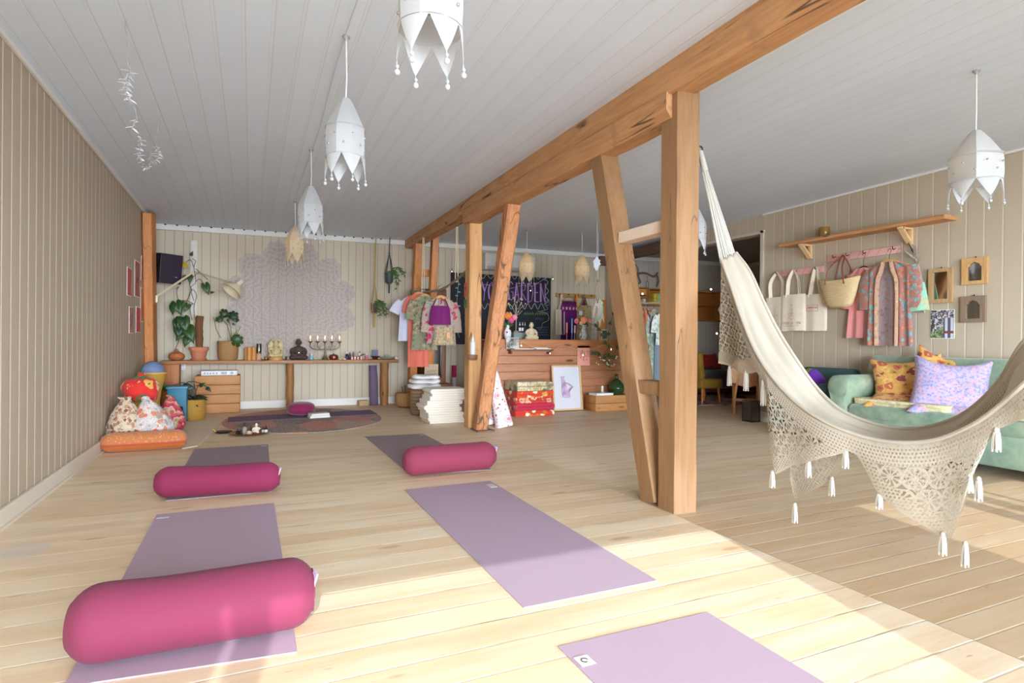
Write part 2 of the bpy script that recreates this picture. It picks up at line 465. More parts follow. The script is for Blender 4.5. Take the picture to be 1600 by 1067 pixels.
v3 = k.n('TexVoronoi', {'Vector': k.n('CombineXYZ', {0: k.math('MULTIPLY', s3[0], 9.0), 1: k.math('MULTIPLY', s3[1], 40.0), 2: bid}), 'Scale': 1.0}, out=None)
kd3 = k.math('ADD', v3.outputs['Distance'], k.math('MULTIPLY', k.sep(v3.outputs['Color'])[0], .9))
col = k.mix(k.math('MULTIPLY', k.math('SUBTRACT', 1.0, k.step(kd3, .16, .05)), .45), col, lin((150, 118, 84)))
sm = k.math('SUBTRACT', 1.0, k.step(d, .0032, .0012))
sc_ = k.mix(k.step(k.noise(k.n('CombineXYZ', {0: s3[0], 1: bid, 2: 0.0}), 1.1, 3), .57, .03), lin((246, 236, 216)), lin((128, 100, 74)))
col = k.mix(k.math('MULTIPLY', sm, .85), col, sc_)
jn = k.math('SUBTRACT', 1.0, k.step(k.math('ABSOLUTE', k.math('SUBTRACT', s3[0], 2.238)), .0022, .001))
jn = k.math('MULTIPLY', jn, k.math('SUBTRACT', 1.0, k.step(s3[1], 2.55, .02)))
col = k.mix(k.math('MULTIPLY', jn, .7), col, lin((118, 88, 60)))
gp = k.n('VectorMath', {0: p, 1: (-.971, 3.385, 0)}, operation='DISTANCE', out=1)
gp = k.math('ADD', gp, k.math('MULTIPLY', k.noise(p, 9, 2), .06))
col = k.mix(k.math('MULTIPLY', k.math('SUBTRACT', 1.0, k.step(gp, .15, .02)), .55), col, lin((206, 196, 190)))
col = k.mix(k.math('MULTIPLY', right, k.math('SUBTRACT', 1.0, k.step(k.math('ADD', s3[1], k.math('MULTIPLY', k.noise(p, 1.1, 3), 1.6)), 3.9, .9))), col, k.mix(1.0, col, (.72, .66, .60, 1), "MULTIPLY"))  # front right boards darkened in colour to stand in for deeper shade
k.P(col, k.math('ADD', .42, k.math('MULTIPLY', g2, .2)))
hh = k.math('ADD', k.math('MULTIPLY', k.step(d, .003, .003), 1.0), k.math('MULTIPLY', g, .12))
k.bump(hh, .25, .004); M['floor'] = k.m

M['white_trim'] = plain((226, 221, 212), .5, var=.03, scale=4)
M['cream_trim'] = plain((214, 202, 184), .5, var=.03, scale=4)
M['timber'] = wood((214, 162, 106), (196, 138, 84), 'z', .8, .6, (150, 96, 58), cracks=1.0)
M['timber_light'] = wood((150, 112, 74), (130, 92, 56), 'z', .8, .6, (170, 112, 66), cracks=.35)
M['timber_beam'] = wood((196, 146, 98), (166, 114, 74), 'y', .8, .65, (128, 84, 56), cracks=1.6)
M['timber_orange'] = wood((204, 130, 60), (182, 106, 44), 'z', .8, .5, (140, 84, 40), cracks=.6)
M['timber_dark'] = wood((112, 84, 62), (84, 60, 44), 'y', .8, .6)
M['timber_rough'] = wood((200, 138, 92), (160, 100, 64), 'z', 1.0, .7, (104, 70, 48), cracks=2.4)
M['shelf_wood'] = wood((176, 124, 78), (140, 94, 58), 'x', 1.0, .5, (104, 66, 40))
M['crate_wood'] = wood((196, 138, 80), (170, 112, 60), 'x', 1.0, .6, (126, 76, 40))
M['counter_wood'] = wood((192, 132, 90), (168, 108, 72), 'x', .8, .6, (118, 68, 42))
M['amber_wood'] = wood((190, 122, 52), (164, 98, 38), 'x', 1.0, .45)
M['brown_wood'] = wood((132, 82, 46), (108, 64, 36), 'z', 1.0, .5)
M['black'] = plain((26, 24, 28), .5)
M['dark_metal'] = plain((52, 50, 50), .4, .8)
M['white'] = plain((232, 230, 226), .5, var=.02)
M['cord'] = plain((230, 228, 222), .6, var=.02)
M['rope'] = plain((214, 200, 168), .9, var=.15, scale=200)
M['brass'] = plain((170, 128, 66), .35, .9)
M['old_brass'] = plain((128, 118, 88), .45, .8)
M['copper'] = plain((150, 84, 66), .35, .8)
M['terracotta'] = plain((198, 128, 92), .8, var=.1, scale=18)
M['leaf'] = plain((52, 82, 34), .45, var=.3, scale=14)
M['leaf_dark'] = plain((36, 60, 34), .45, var=.3, scale=14)
M['leaf_yellow'] = plain((190, 160, 30), .5, var=.2)
M['stem'] = plain((112, 104, 64), .7, var=.2)
M['twig'] = plain((120, 92, 66), .85, var=.3, scale=30, bump=.5)
M['bark_grey'] = plain((140, 126, 106), .85, var=.3, scale=24, bump=.5)
M['paper'] = plain((240, 238, 232), .7, var=.02)
M['purple_mat'] = plain((160, 138, 164), .9, var=.05, scale=160, bump=.25)
M['purple_mat_dark'] = plain((118, 98, 122), .9, var=.05, scale=160, bump=.25)
M['fuchsia'] = cloth((114, 34, 62), var=.05, weave=700, bump=.1, sheen=.03)
M['wine'] = cloth((140, 22, 72), var=.06, weave=700, bump=.1, sheen=.3)
M['cream_cloth'] = cloth((234, 224, 206), wrinkle=5, bump=.25)
M['canvas'] = cloth((226, 212, 186), weave=500, wrinkle=7, bump=.2)
M['white_cloth'] = cloth((236, 232, 230), wrinkle=9, bump=.3)
M['bulb'] = emit((255, 214, 150), 9.0, 'warm_bulb')
M['tiny_bulb'] = emit((255, 232, 190), 12.0, 'fairy_light')
M['flame'] = emit((255, 196, 120), 14.0, 'candle_flame')
# ================================================================== SETTING
def S(name, mb, mat, label=None, smooth=False):
    return struct(mb.build(name, mat, smooth=smooth), label)
XI = 9.43       # far side of the adjoining room
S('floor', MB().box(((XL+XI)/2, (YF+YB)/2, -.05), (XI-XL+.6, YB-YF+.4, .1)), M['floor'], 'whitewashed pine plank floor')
def ceil_mesh(x0, x1, y0, y1):
    m = MB(); lo = [m._v((x, y, zc(x, y))) for x, y in ((x0,y0),(x1,y0),(x1,y1),(x0,y1))]; hi = [m._v(v.co+V((0,0,.1))) for v in lo]
    m.bm.faces.new(lo); m.bm.faces.new(hi[::-1])
    for i in range(4): m.bm.faces.new([lo[i], lo[(i+1)%4], hi[(i+1)%4], hi[i]])
    return m
S('ceiling', ceil_mesh(XL-.1, XR+.06, YF-.1, YB+.1), M['ceiling'], 'white painted board ceiling')
S('ceiling_side', ceil_mesh(XR+.06, XI+.1, 2.9, YB+.1), plain((170, 168, 166), .6, name='shaded_ceiling_paint'), 'ceiling of the adjoining room, greyed in colour for shade')  # white ceiling with the dimmer light of that room put into its colour
H = 2.8
S('wall_left', MB().box((XL-.05, (YF+YB)/2, H/2), (.1, YB-YF, H)), M['wall_left'], 'beige panelled left wall')
S('wall_back', MB().box(((XL+XR)/2, YB+.05, H/2), (XR-XL+.2, .1, H)), M['wall_back'], 'beige panelled back wall with a pale painted lace mandala')
YJ, YH, YO = 5.42, 7.15, 8.43
w = MB()
w.box((XR+.06, (YF+YJ)/2, H/2), (.12, YJ-YF, H)); w.box((XR+.06, (YJ+YH)/2, (2.42+H)/2), (.12, YH-YJ, H-2.42))
w.box((XR+.06, (YO+YB)/2, H/2), (.12, YB-YO, H))
S('wall_right', w, M['wall_right'], 'beige panelled right wall with the wide opening')
S('wall_side_back', MB().box(((XR+.1+XI)/2, YB+.05, H/2), (XI-XR+.1, .1, H)), M['wall_inner'], 'back wall of the adjoining room')
S('wall_side_right', MB().box((XI+.05, 6, H/2), (.1, 6.2, H)), M['wall_inner'], 'far wall of the adjoining room')
S('wall_side_front', MB().box(((XR+.12+XI)/2, 3.0, H/2), (XI-XR-.12, .1, H)), M['wall_inner'], 'near wall of the adjoining room')
# front wall: glazed garden doors behind the camera that let the sun in
OPEN = [(-.894, -.849, .08, 2.1), (-.75, 1.375, .04, 2.1), (2.53, 3.225, .04, 2.1), (3.366, 3.446, .04, 2.1), (3.576, 3.686, .04, 2.1), (3.711, 4.376, .04, 2.1)]
w = MB(); xs = XL
w.box(((XL+XR)/2, YF-.04, (2.1+H)/2), (XR-XL, .08, H-2.1))
for a, b, z0, z1 in OPEN:
    w.box(((xs+a)/2, YF-.04, 1.05), (a-xs, .08, 2.1)); w.box(((a+b)/2, YF-.04, z0/2), (b-a, .08, z0)); xs = b
w.box(((xs+XR)/2, YF-.04, 1.05), (XR-xs, .08, 2.1))
S('wall_front', w, M['white_trim'], 'white front wall with the glazed garden doors')
# trims
S('baseboard_left', MB().box((XL+.012, (YF+YB)/2, .05), (.024, YB-YF, .1), bev=.006).box((XL+.02, (YF+YB)/2, .008), (.04, YB-YF, .016)), M['cream_trim'], 'cream baseboard along the left wall')
S('baseboard_back', MB().box(((XL+XR)/2, YB-.012, .055), (XR-XL, .024, .11), bev=.006), M['white_trim'], 'white baseboard along the back wall')
S('baseboard_right', MB().box((XR-.012, (YF+YJ)/2, .06), (.024, YJ-YF+.03, .12), bev=.006), M['white_trim'], 'white baseboard along the right wall')
def run(a, b, h, d, dz=0):
    a, b = V(a), V(b); a.z += zc(a.x, a.y)-h/2+dz; b.z += zc(b.x, b.y)-h/2+dz
    return MB().beam(a, b, d, h, bev=.006)
S('trim_1', run((XL, YB-.02, 0), (XR, YB-.02, 0), .075, .04), M['white_trim'], 'white moulding where the back wall meets the ceiling')
S('trim_2', run((XL+.012, YF, 0), (XL+.012, YB, 0), .03, .025), M['white_trim'], 'thin moulding along the left wall top')
S('trim_3', run((XR-.012, YF, 0), (XR-.012, YJ+.0, 0), .025, .025), M['white_trim'], 'thin moulding along the right wall top')
S('trim_4', run((XR+.1, YB-.02, 0), (XI, YB-.02, 0), .075, .04), M['white_trim'], 'white moulding in the adjoining room')
S('trim_5', run((XI-.02, 3.1, 0), (XI-.02, YB, 0), .075, .04), M['white_trim'], 'white moulding along the adjoining room far wall')
S('trim_6', MB().box((XR+.06, YJ+.012, 1.22), (.15, .05, 2.44), bev=.004).box((XR+.06, (YJ+YH)/2, 2.415), (.15, YH-YJ+.05, .04), bev=.004), plain((196, 184, 166), .55, name='door_trim_paint'), 'painted casing of the wide opening')
# opening lintel and its post
S('lintel_beam', MB().box((XR+.0, (YH+YO)/2, 2.5), (.16, YO-YH+.3, .15), bev=.01), M['timber_dark'], 'dark brown lintel beam over the opening')
S('opening_post', MB().box((XR-.02, 8.36, 1.21), (.1, .1, 2.42), bev=.01).box((XR+.06, 8.5, 1.21), (.1, .1, 2.42), bev=.01), M['timber_dark'], 'dark wooden post at the far side of the opening')
S('beam_end', MB().box((XR-.13, YB-.1, 2.46), (.22, .2, .15), bev=.01), M['timber_dark'], 'short dark beam end sticking out of the back wall')
# timber frame down the middle of the room
def zt(y): return zc(2.29, y)
b = MB(); n = 24; ys = [YF+(YB-.05-YF)*i/n for i in range(n+1)]
def bs(i, y):
    z1 = zt(y)+.02; z0 = (2.455 if y < 2.9 else 2.47 if y < 6.2 else 2.43)+.006*noise.noise(V((0,y*3,0)))
    x0 = 2.2+.006*noise.noise(V((1,y*4,0))); x1 = 2.385
    return [(x0,z1),(x0-.004,(z0+z1)/2),(x0+.004,z0+.02),(x0+.02,z0),(x1-.02,z0),(x1,z0+.02),(x1,z1)]
g = [[b._v((x, y, z)) for x, z in bs(i, y)] for i, y in enumerate(ys)]
for i in range(n):
    for j in range(7): b.bm.faces.new([g[i][j], g[i][(j+1)%7], g[i+1][(j+1)%7], g[i+1][j]])
b.bm.faces.new(g[0]); b.bm.faces.new(g[-1][::-1])
S('ceiling_beam', b, M['timber_beam'], 'long old timber beam running under the ceiling', smooth=True)
b = MB(); n = 16; ys = [2.72+(6.3-2.72)*i/n for i in range(n+1)]
def bs2(y):
    w_ = .007*noise.noise(V((3,y*4,0)))
    z0 = 2.308+.008*y/3+w_; x0 = 2.203+.008*noise.noise(V((5,y*3,2))); x1 = 2.38
    return [(x0,2.463),(x0-.002,2.4),(x0,z0+.045),(x0+.035,z0),(x1-.01,z0),(x1,z0+.02),(x1,2.463)]
g = [[b._v((x, y, z)) for x, z in bs2(y)] for y in ys]
for i in range(n):
    for j in range(7): b.bm.faces.new([g[i][j], g[i][(j+1)%7], g[i+1][(j+1)%7], g[i+1][j]])
b.bm.faces.new(g[0]); b.bm.faces.new(g[-1][::-1])
S('support_beam', b, M['timber_beam'], 'lower timber beam spanning between the two braced posts', smooth=True)

def rough_beam(a, b_, w, h, up=(1,0,0), n=14, am=.004, seed=0, ch=.012):
    """hewn timber: chamfered section swept from a to b_ with slight unevenness"""
    a, b_ = V(a), V(b_); d = (b_-a).normalized(); upv = V(up); y = (upv - d*upv.dot(d)).normalized(); x = d.cross(y)
    m = MB(); sec = [(-w/2+ch,-h/2),(w/2-ch,-h/2),(w/2,-h/2+ch),(w/2,h/2-ch),(w/2-ch,h/2),(-w/2+ch,h/2),(-w/2,h/2-ch),(-w/2,-h/2+ch)]
    g = []
    for i in range(n+1):
        p = a.lerp(b_, i/n)
        g.append([m._v(p + x*(sx+am*noise.noise(V((i*.6,j,seed)))) + y*(sy+am*noise.noise(V((i*.6,j+9,seed))))) for j, (sx, sy) in enumerate(sec)])
    for i in range(n):
        for j in range(8): m.bm.faces.new([g[i][j], g[i][(j+1)%8], g[i+1][(j+1)%8], g[i+1][j]])
    m.bm.faces.new(g[0][::-1]); m.bm.faces.new(g[-1])
    return m
S('timber_post', rough_beam((2.33, 2.745, 0), (2.33, 2.745, 2.47), .17, .165, seed=1, ch=.014), M['timber_light'], 'near upright timber post carrying the hammock hook', smooth=True)
S('timber_brace', rough_beam((2.325, 2.925, 0), (2.325, 3.56, 2.35), .15, .145, seed=2, ch=.01), M['timber_light'], 'near leaning timber brace behind the hammock post', smooth=True)
t = MB(); t.box((2.325, 2.955, .712), (.12, .33, .085), bev=.006); S('brace_tie', t, M['timber_light'], 'short lower timber tie between near post and brace')
t = MB(); t.box((2.325, 3.02, 1.705), (.1, .56, .075), bev=.006); S('brace_tie', t, plain((222, 196, 172), .7, var=.12, scale=9, name='limed_wood'), 'whitewashed upper tie between near post and brace')
S('timber_post', rough_beam((2.33, 6.25, 0), (2.33, 6.25, 2.43), .16, .15, seed=3, ch=.01), M['timber'], 'middle upright timber post with a small bottle ledge', smooth=True)
S('timber_brace', rough_beam((2.33, 6.0, .015), (2.33, 5.17, 2.34), .15, .14, seed=4, am=.008, ch=.02), M['timber_rough'], 'middle rough leaning brace with deep cracks', smooth=True)
S('brace_foot', MB().box((2.35, 5.98, .008), (.2, .24, .016), bev=.003), M['timber_dark'], 'thin dark foot plate under the middle brace')
S('timber_post', rough_beam((2.3, 8.9, 0), (2.28, 8.5, 2.44), .13, .11, seed=5, ch=.008), M['timber_orange'], 'far leaning orange timber post beside the long low table', smooth=True)
S('timber_post', rough_beam((2.55, 8.85, 0), (2.5, 8.35, 2.55), .12, .1, seed=6, ch=.008), M['timber_orange'], 'far right twin of the leaning orange posts, behind the clothes', smooth=True)
S('brace_tie', MB().box((2.42, 8.6, 2.02), (.22, .06, .1), bev=.005), M['timber_orange'], 'small orange tie between the two far posts')
S('corner_post', rough_beam((-1.14, 8.62, 0), (-1.13, 8.2, 2.5), .1, .32, up=(0,1,0), seed=7, ch=.008), M['timber_orange'], 'orange timber leaning in the far left corner', smooth=True)
# a row of ceiling hooks along the back wall edge
o = MB()
for i in range(22):
    x = -1.05+.137*1.28*i*.78
    o.box((x, YB-.055, zc(x, YB)-.008), (.022, .02, .014))
S('trim_7', o, M['black'], 'row of small dark clips at the ceiling edge')

# ================================================================== LIGHT
FILL_W, FILL_S, SKY_S, SKY_C = .27, 60.0, .6, (.80, .93, 1.09, 1)
W = bpy.data.worlds.new('sky'); scene.world = W; W.use_nodes = True
wt = W.node_tree; bg = wt.nodes['Background']
def wn(typ, **kw):
    k = wt.nodes.new('ShaderNode'+typ)
    for a_, b_ in kw.items(): setattr(k, a_, b_)
    return k
tc = wn('TexCoord'); sx = wn('SeparateXYZ'); wt.links.new(tc.outputs['Generated'], sx.inputs[0])
m0 = wn('Math', operation='SUBTRACT'); wt.links.new(sx.outputs[2], m0.inputs[0]); m0.inputs[1].default_value = .08
m1 = wn('Math', operation='DIVIDE'); wt.links.new(m0.outputs[0], m1.inputs[0]); m1.inputs[1].default_value = FILL_W     # bright horizon band added as fill for the deep room, dimmer sky above
m2 = wn('Math', operation='MULTIPLY'); wt.links.new(m1.outputs[0], m2.inputs[0]); wt.links.new(m1.outputs[0], m2.inputs[1])
m3 = wn('Math', operation='MULTIPLY'); wt.links.new(m2.outputs[0], m3.inputs[0]); m3.inputs[1].default_value = -1.0
m4 = wn('Math', operation='EXPONENT'); wt.links.new(m3.outputs[0], m4.inputs[0])
m5 = wn('Math', operation='MULTIPLY_ADD'); wt.links.new(m4.outputs[0], m5.inputs[0]); m5.inputs[1].default_value = FILL_S; m5.inputs[2].default_value = SKY_S
bg.inputs[0].default_value = SKY_C; wt.links.new(m5.outputs[0], bg.inputs[1])
sun = bpy.data.lights.new('sun', 'SUN'); sun.energy = 4.6; sun.angle = math.radians(.35); sun.color = (1, 1, 1)
so = bpy.data.objects.new('sun', sun); COL.objects.link(so)
sd = V((.185, 1.0, -.4417)); so.rotation_euler = sd.to_track_quat('-Z', 'Y').to_euler(); so.location = (0, -6, 6)
def portal(cx, cy, cz, sx, sz, rot):
    a = bpy.data.lights.new('window_portal', 'AREA'); a.shape = 'RECTANGLE'; a.size = sx; a.size_y = sz
    o = bpy.data.objects.new('window_portal', a); COL.objects.link(o); o.location = (cx, cy, cz); o.rotation_euler = rot
    a.cycles.is_portal = True
for a, b, z0, z1 in OPEN:
    if b-a > .3: portal((a+b)/2, YF-.09, (z0+z1)/2, b-a, z1-z0, (PI/2, 0, 0))
vs = scene.view_settings
scene.display_settings.display_device = 'sRGB'; vs.view_transform = 'Standard'; vs.look = 'None'; vs.exposure = 0.0; vs.gamma = 1.0
try: vs.use_curve_mapping = False
except Exception: pass
scene.cycles.max_bounces = 10; scene.cycles.diffuse_bounces = 8; scene.cycles.transparent_max_bounces = 16
scene.cycles.sample_clamp_indirect = 8.0; scene.cycles.caustics_reflective = False; scene.cycles.caustics_refractive = False
# ================================================================== MATS AND BOLSTERS
MATS = 'purple yoga mats laid out on the floor'
M['mat'] = plain((172, 150, 166), .9, var=.03, scale=160, bump=.25, name='lilac_foam')
M['mat_grey'] = plain((150, 134, 140), .9, var=.03, scale=160, bump=.25, name='grey_lilac_foam')
def yoga_mat(corners, mat, label, tagpos=None, group=MATS, emblem=False, zb=0.0):
    c = [V((x, y, zb)) for x, y in corners]; ctr = sum(c, V())/4
    t = T('yoga_mat', label, 'yoga mat', (ctr.x, ctr.y, zb), group)
    def fn(u, v):
        p = c[0].lerp(c[1], u).lerp(c[3].lerp(c[2], u), v)
        return p
    m = MB(); th = .005
    top = m.surf(lambda u, v: fn(u, v)+V((0,0,th+.0006*noise.noise(V((u*3,v*6,ctr.x))))), 9, 21)
    bot = m.surf(lambda u, v: fn(u, v)+V((0,0,.0005)), 9, 21, flip=True)
    for a in range(8):
        for j in (0, 20): m.bm.faces.new([top[a][j], bot[a][j], bot[a+1][j], top[a+1][j]] if j == 0 else [top[a+1][j], bot[a+1][j], bot[a][j], top[a][j]])
    for a in range(20):
        for j in (0, 8): m.bm.faces.new([top[j][a+1], bot[j][a+1], bot[j][a], top[j][a]] if j == 0 else [top[j][a], bot[j][a], bot[j][a+1], top[j][a+1]])
    m.build('sheet', mat, t)
    if tagpos:
        x, y, sx, sy = tagpos
        lb = MB().box((x, y, th+.0012), (sx, sy, .0012)).build('corner_label', plain((206, 202, 200), .5, name='grey_label'), t)
        if emblem:
            MB().tube([(x+.011*math.cos(a*.5), y+.011*math.sin(a*.5), th+.0022) for a in range(11)], .0014, 5).build('emblem', M['dark_metal'], lb)
    return t
yoga_mat([(-.478, 2.02), (.142, 1.955), (.137, 3.782), (-.473, 3.785)], M['mat'], 'lilac yoga mat under the nearest and largest fuchsia bolster, front left', (-.435, 3.70, .06, .022))
yoga_mat([(-.465, 4.09), (.135, 4.085), (.158, 5.895), (-.45, 5.895)], M['mat_grey'], 'greyish lilac yoga mat under the middle left fuchsia bolster', (.12, 5.82, .05, .02))
yoga_mat([(.937, 1.946), (1.554, 1.948), (1.554, 3.798), (.938, 3.78)], M['mat'], 'empty lilac yoga mat half in the sunlight in the middle of the floor', (1.51, 3.66, .05, .09))
yoga_mat([(.921, -.18), (1.538, -.18), (1.543, 1.646), (.921, 1.654)], M['mat'], 'sunlit lilac yoga mat cut off by the bottom edge, nearest the viewer', (.955, 1.545, .05, .055), emblem=True)
yoga_mat([(1.083, 4.205), (1.704, 4.13), (1.675, 5.983), (1.074, 6.02)], M['mat_grey'], 'greyish lilac yoga mat under the bolster nearest the timber posts', (1.64, 5.9, .05, .02))
yoga_mat([(-.24, 7.57), (1.545, 7.72), (1.535, 8.22), (-.245, 8.06)], plain((112, 92, 116), .9, var=.05, scale=160, bump=.25, name='dark_purple_foam'), 'dark purple teacher\'s yoga mat lying crosswise before the low table', zb=.0066)

BOL = 'fuchsia bolsters on the mats'
def bolster(a, b, R, label, mat, z0=.006, group=BOL, sag=.0, tagl=True, seed=0):
    a, b = V(a).to_3d(), V(b).to_3d(); a.z = b.z = R*.965+z0
    d = (b-a); L = d.length; d.normalize(); k = V((0,0,1)); nn = d.cross(k)
    t = T('bolster', label, 'bolster', ((a.x+b.x)/2, (a.y+b.y)/2, z0), group)
    N = 46; E = .085
    def rad(s):
        e = min(s, L-s)/E
        return R*(1-(1-min(e, 1))**2.6*.42) if e < 1 else R*(1+.012*noise.noise(V((s*7,seed,0))))
    def fn(u, v):
        s = L*(.5-.5*math.cos(PI*u)) if False else L*u
        r = rad(s); th = 2*PI*v
        r *= 1+.010*noise.noise(V((s*9, math.cos(th)*1.5+seed, math.sin(th)*1.5)))
        p = a + d*s + nn*(math.cos(th)*r) + k*(math.sin(th)*r*.985)
        if p.z < z0+.004: p.z = z0+.004-.15*0
        p.z -= sag*R*math.exp(-((s/L-.45)/.28)**2)*max(0, math.sin(th))*.6
        return p
    m = MB(); g = m.surf(fn, N, 40, cv=True)
    body = m.build('cover', mat, t)
    for s0, sg in ((0, -1), (L, 1)):
        m = MB(); r0 = R*.58
        c0 = a+d*s0
        def cap(u, v, c0=c0, sg=sg, r0=r0):
            th = 2*PI*v; r = r0*(1-u)
            gat = 1+.05*math.sin(th*14)*(1-u)*u*2
            return c0 + d*(sg*(.012*math.sin(u*PI/2)-.001)) + nn*(math.cos(th)*r*gat) + k*(math.sin(th)*r*gat)
        m.surf(cap, 7, 56, cv=True); m.build('end_panel', mat, t)
        if sg > 0:
            m = MB(); m.tube([c0+d*.001+nn*(math.cos(q/30*2*PI)*r0)+k*(math.sin(q/30*2*PI)*r0) for q in range(31)], .0028, 6, cap=False)
            m.build('piping', mat, t)
    if tagl:
        m = MB(); q = b + d*.004 - nn*(-R*.30)+k*(R*.42); m.box(q, (.006, .03, .05), (.2, .2, .3)); m.build('fabric_label', plain((196, 168, 196), .7, name='label_cloth'), t)
    return t
bolster((-.494, 2.151), (.203, 2.139), .118, 'largest fuchsia bolster, nearest the viewer and half in the sun', M['fuchsia'], sag=.1, seed=1)
bolster((-.526, 4.168), (.175, 4.067), .099, 'fuchsia bolster on the greyish mat, middle left, a little sagging', cloth((122, 26, 64), var=.05, weave=700, bump=.1, sheen=.03), sag=.16, seed=2)
bolster((1.027, 4.161), (1.73, 4.171), .107, 'fuchsia bolster on the right-hand mat before the timber posts', cloth((126, 40, 64), var=.05, weave=700, bump=.1, sheen=.03), sag=0, seed=3)
# orange patterned bolster in the corner
k = NT('orange_two_tone_cloth'); o = k.obj(); z = k.sep(o)[2]
pat = k.n('TexVoronoi', {'Vector': o, 'Scale': 42.0}, out=None)
up = k.mix(k.step(pat.outputs['Distance'], .28, .05), lin((206, 142, 92)), lin((188, 112, 64)))
col = k.mix(k.math('SUBTRACT', 1.0, k.step(z, .075, .004)), up, lin((176, 76, 50)))
col = k.mix(k.math('SUBTRACT', 1.0, k.step(z, .055, .003)), col, lin((184, 100, 32)))
k.P(col, .85, Sheen_Weight=.2); k.bump(k.noise(o, 60, 2), .2, .004)
ob = bolster((-1.165, 6.01), (-.53, 6.02), .086, 'orange patterned bolster lying against the left wall', k.m, z0=.0, group=None, tagl=False, seed=5)
del ob['label']; ob['label'] = 'orange patterned bolster lying against the left wall'

# ------------------------------------------------------------------ floor cushions and bags in the corner
def bag(c, rx, ry, h, mat, name, label, cat, peaks=1, seed=0, lean=0.0, group=None, plump=False):
    m = MB(); c = V(c)
    def fn(u, v):
        th = 2*PI*u; z = v
        r = (math.sin(min(1, z*3.2)*PI/2)**.7)*(1-max(0, z-.42)**1.35*1.75)
        r = max(r, .12 if z > .8 else .0) if z < .999 else .10
        if plump: r = max(.15, (max(0, 1-abs(2*z-.84)**2.6/1.4))**.5)*(.97 if z < .9 else .75)
        r *= 1+(.20 if plump else .07)*noise.noise(V((math.cos(th)*1.6+seed, math.sin(th)*1.6, z*3))) + .03*math.sin(th*9+seed)*max(0, z-.5)
        zz = z*h + (.06*h*noise.noise(V((math.cos(th)*2, seed, math.sin(th)*2)))*(z > .6))
        return c + V((rx*r*math.cos(th)+lean*z*z, ry*r*math.sin(th), zz))
    g = m.surf(fn, 40, 22, cu=True)
    m.bm.faces.new([g[i][21] for i in range(40)]); m.bm.faces.new([g[i][0] for i in range(40)][::-1])
    for j in range(peaks):     # the gathered ears of the knotted cloth
        a = seed+j*2.2; top = c+V((lean, 0, h*.93))
        e = top+V((math.cos(a)*rx*.42, math.sin(a)*ry*.3, h*.12))
        m.tube([top, top.lerp(e, .5)+V((0,0,.015)), e], [rx*.26, rx*.2, rx*.05], 9, flat=.6)
    o = m.build(name, mat)
    return tag(o, label, cat, group)
BG = 'patterned cushion bags in the left corner'
bag((-1.035, 6.28, 0), .15, .15, .43, floral((206, 186, 160), [(140,90,68),(176,130,100),(112,68,52),(190,160,130)], 30, .5, ground=(140,98,76)), 'floor_cushion', 'beige floor cushion with small brown flowers, right by the left wall', 'cushion', 2, 1, group=BG)
bag((-.825, 6.31, 0), .185, .17, .425, floral((214, 200, 190), [(222,104,60),(160,150,144),(214,130,90),(190,184,180)], 19, .58, ground=(120,112,108)), 'floor_cushion', 'white floor cushion with orange and grey circles behind the orange bolster', 'cushion', 1, 2, lean=-.05, group=BG)
bag((-1.02, 6.72, 0), .15, .15, .40, plain((176, 146, 58), .9, var=.2, scale=16, name='mustard_cloth'), 'floor_cushion', 'mustard yellow floor cushion underneath the red one', 'cushion', 0, 3, group=BG)
bag((-.73, 6.75, 0), .13, .15, .40, stripes([(0,(190,70,80)),(.35,(150,150,96)),(.5,(206,150,140)),(.75,(160,40,60))], 11, 2, wob=.3), 'floor_cushion', 'red and olive striped floor cushion at the right end of the pile', 'cushion', 1, 4, group=BG)
bag((-.985, 6.72, .37), .165, .16, .25, floral((206, 40, 34), [(226,170,80),(64,110,56),(206,40,34),(232,190,120)], 11, .5, detail=False), 'floor_cushion', 'bright red floor cushion with green and yellow leaves on top of the pile', 'cushion', 2, 5, group=BG, plump=True)
# yellow basket with a blue ball, teal box, dark vase
t = T('yellow_basket', 'tapered yellow basket in the corner holding a blue ball', 'basket', (-1.0, 7.6, 0))
MB().lathe([(.07,0),(.075,.3),(.09,.42),(.122,.52),(.138,.60),(.13,.605),(.115,.55),(.08,.46),(.0,.44)], (-1.0, 7.6, 0), 32).build('body', plain((190, 146, 58), .7, var=.12, scale=14, name='yellow_straw'), t)
MB().tube([(-1.0+.137*math.cos(a*PI/16), 7.6+.137*math.sin(a*PI/16), .60) for a in range(33)], .011, 6, cap=False).build('rim', plain((216, 176, 86), .7, name='pale_straw'), t)
o = MB().ball((-1.0, 7.6, .615), (.118, .118, .118), 26, 16).build('blue_ball', plain((112, 128, 160), .75, var=.14, scale=20), None)
tag(o, 'greyish blue ball lying in the yellow basket', 'ball')
t = T('storage_box', 'teal storage box beside the yellow basket', 'box', (-.78, 7.9, 0))
m = MB(); m.box((-.78, 7.9, .2), (.2, .22, .4), bev=.01); m.build('body', plain((42, 118, 142), .55, var=.1, name='teal_paint'), t)
m = MB(); m.box((-.78, 7.9, .412), (.225, .245, .03), bev=.008); m.build('lid', plain((84, 132, 156), .55, name='pale_teal_paint'), t)
o = MB().lathe([(.04,0),(.06,.05),(.062,.11),(.045,.17),(.04,.2),(.045,.205),(.034,.2),(.03,.1),(0,.09)], (-.74, 7.6, 0), 20).build('vase', plain((38, 32, 44), .35), None)
tag(o, 'small dark vase between the floor cushions and the yellow plant basket', 'vase')
m = MB(); p = [PZ(*q) for q in ((262,662),(346,656),(326,681),(309,697.5),(285,701.5),(262,680))]
m.poly([(q.x, q.y) for q in p], .006, (0,0,.004), (1,0,0), (0,1,0)); o = m.build('floor_sheet', plain((226, 206, 178), .8, var=.03), None, smooth=False)
tag(o, 'thin pale sheet lying on the floor under the cushion pile', 'rug')

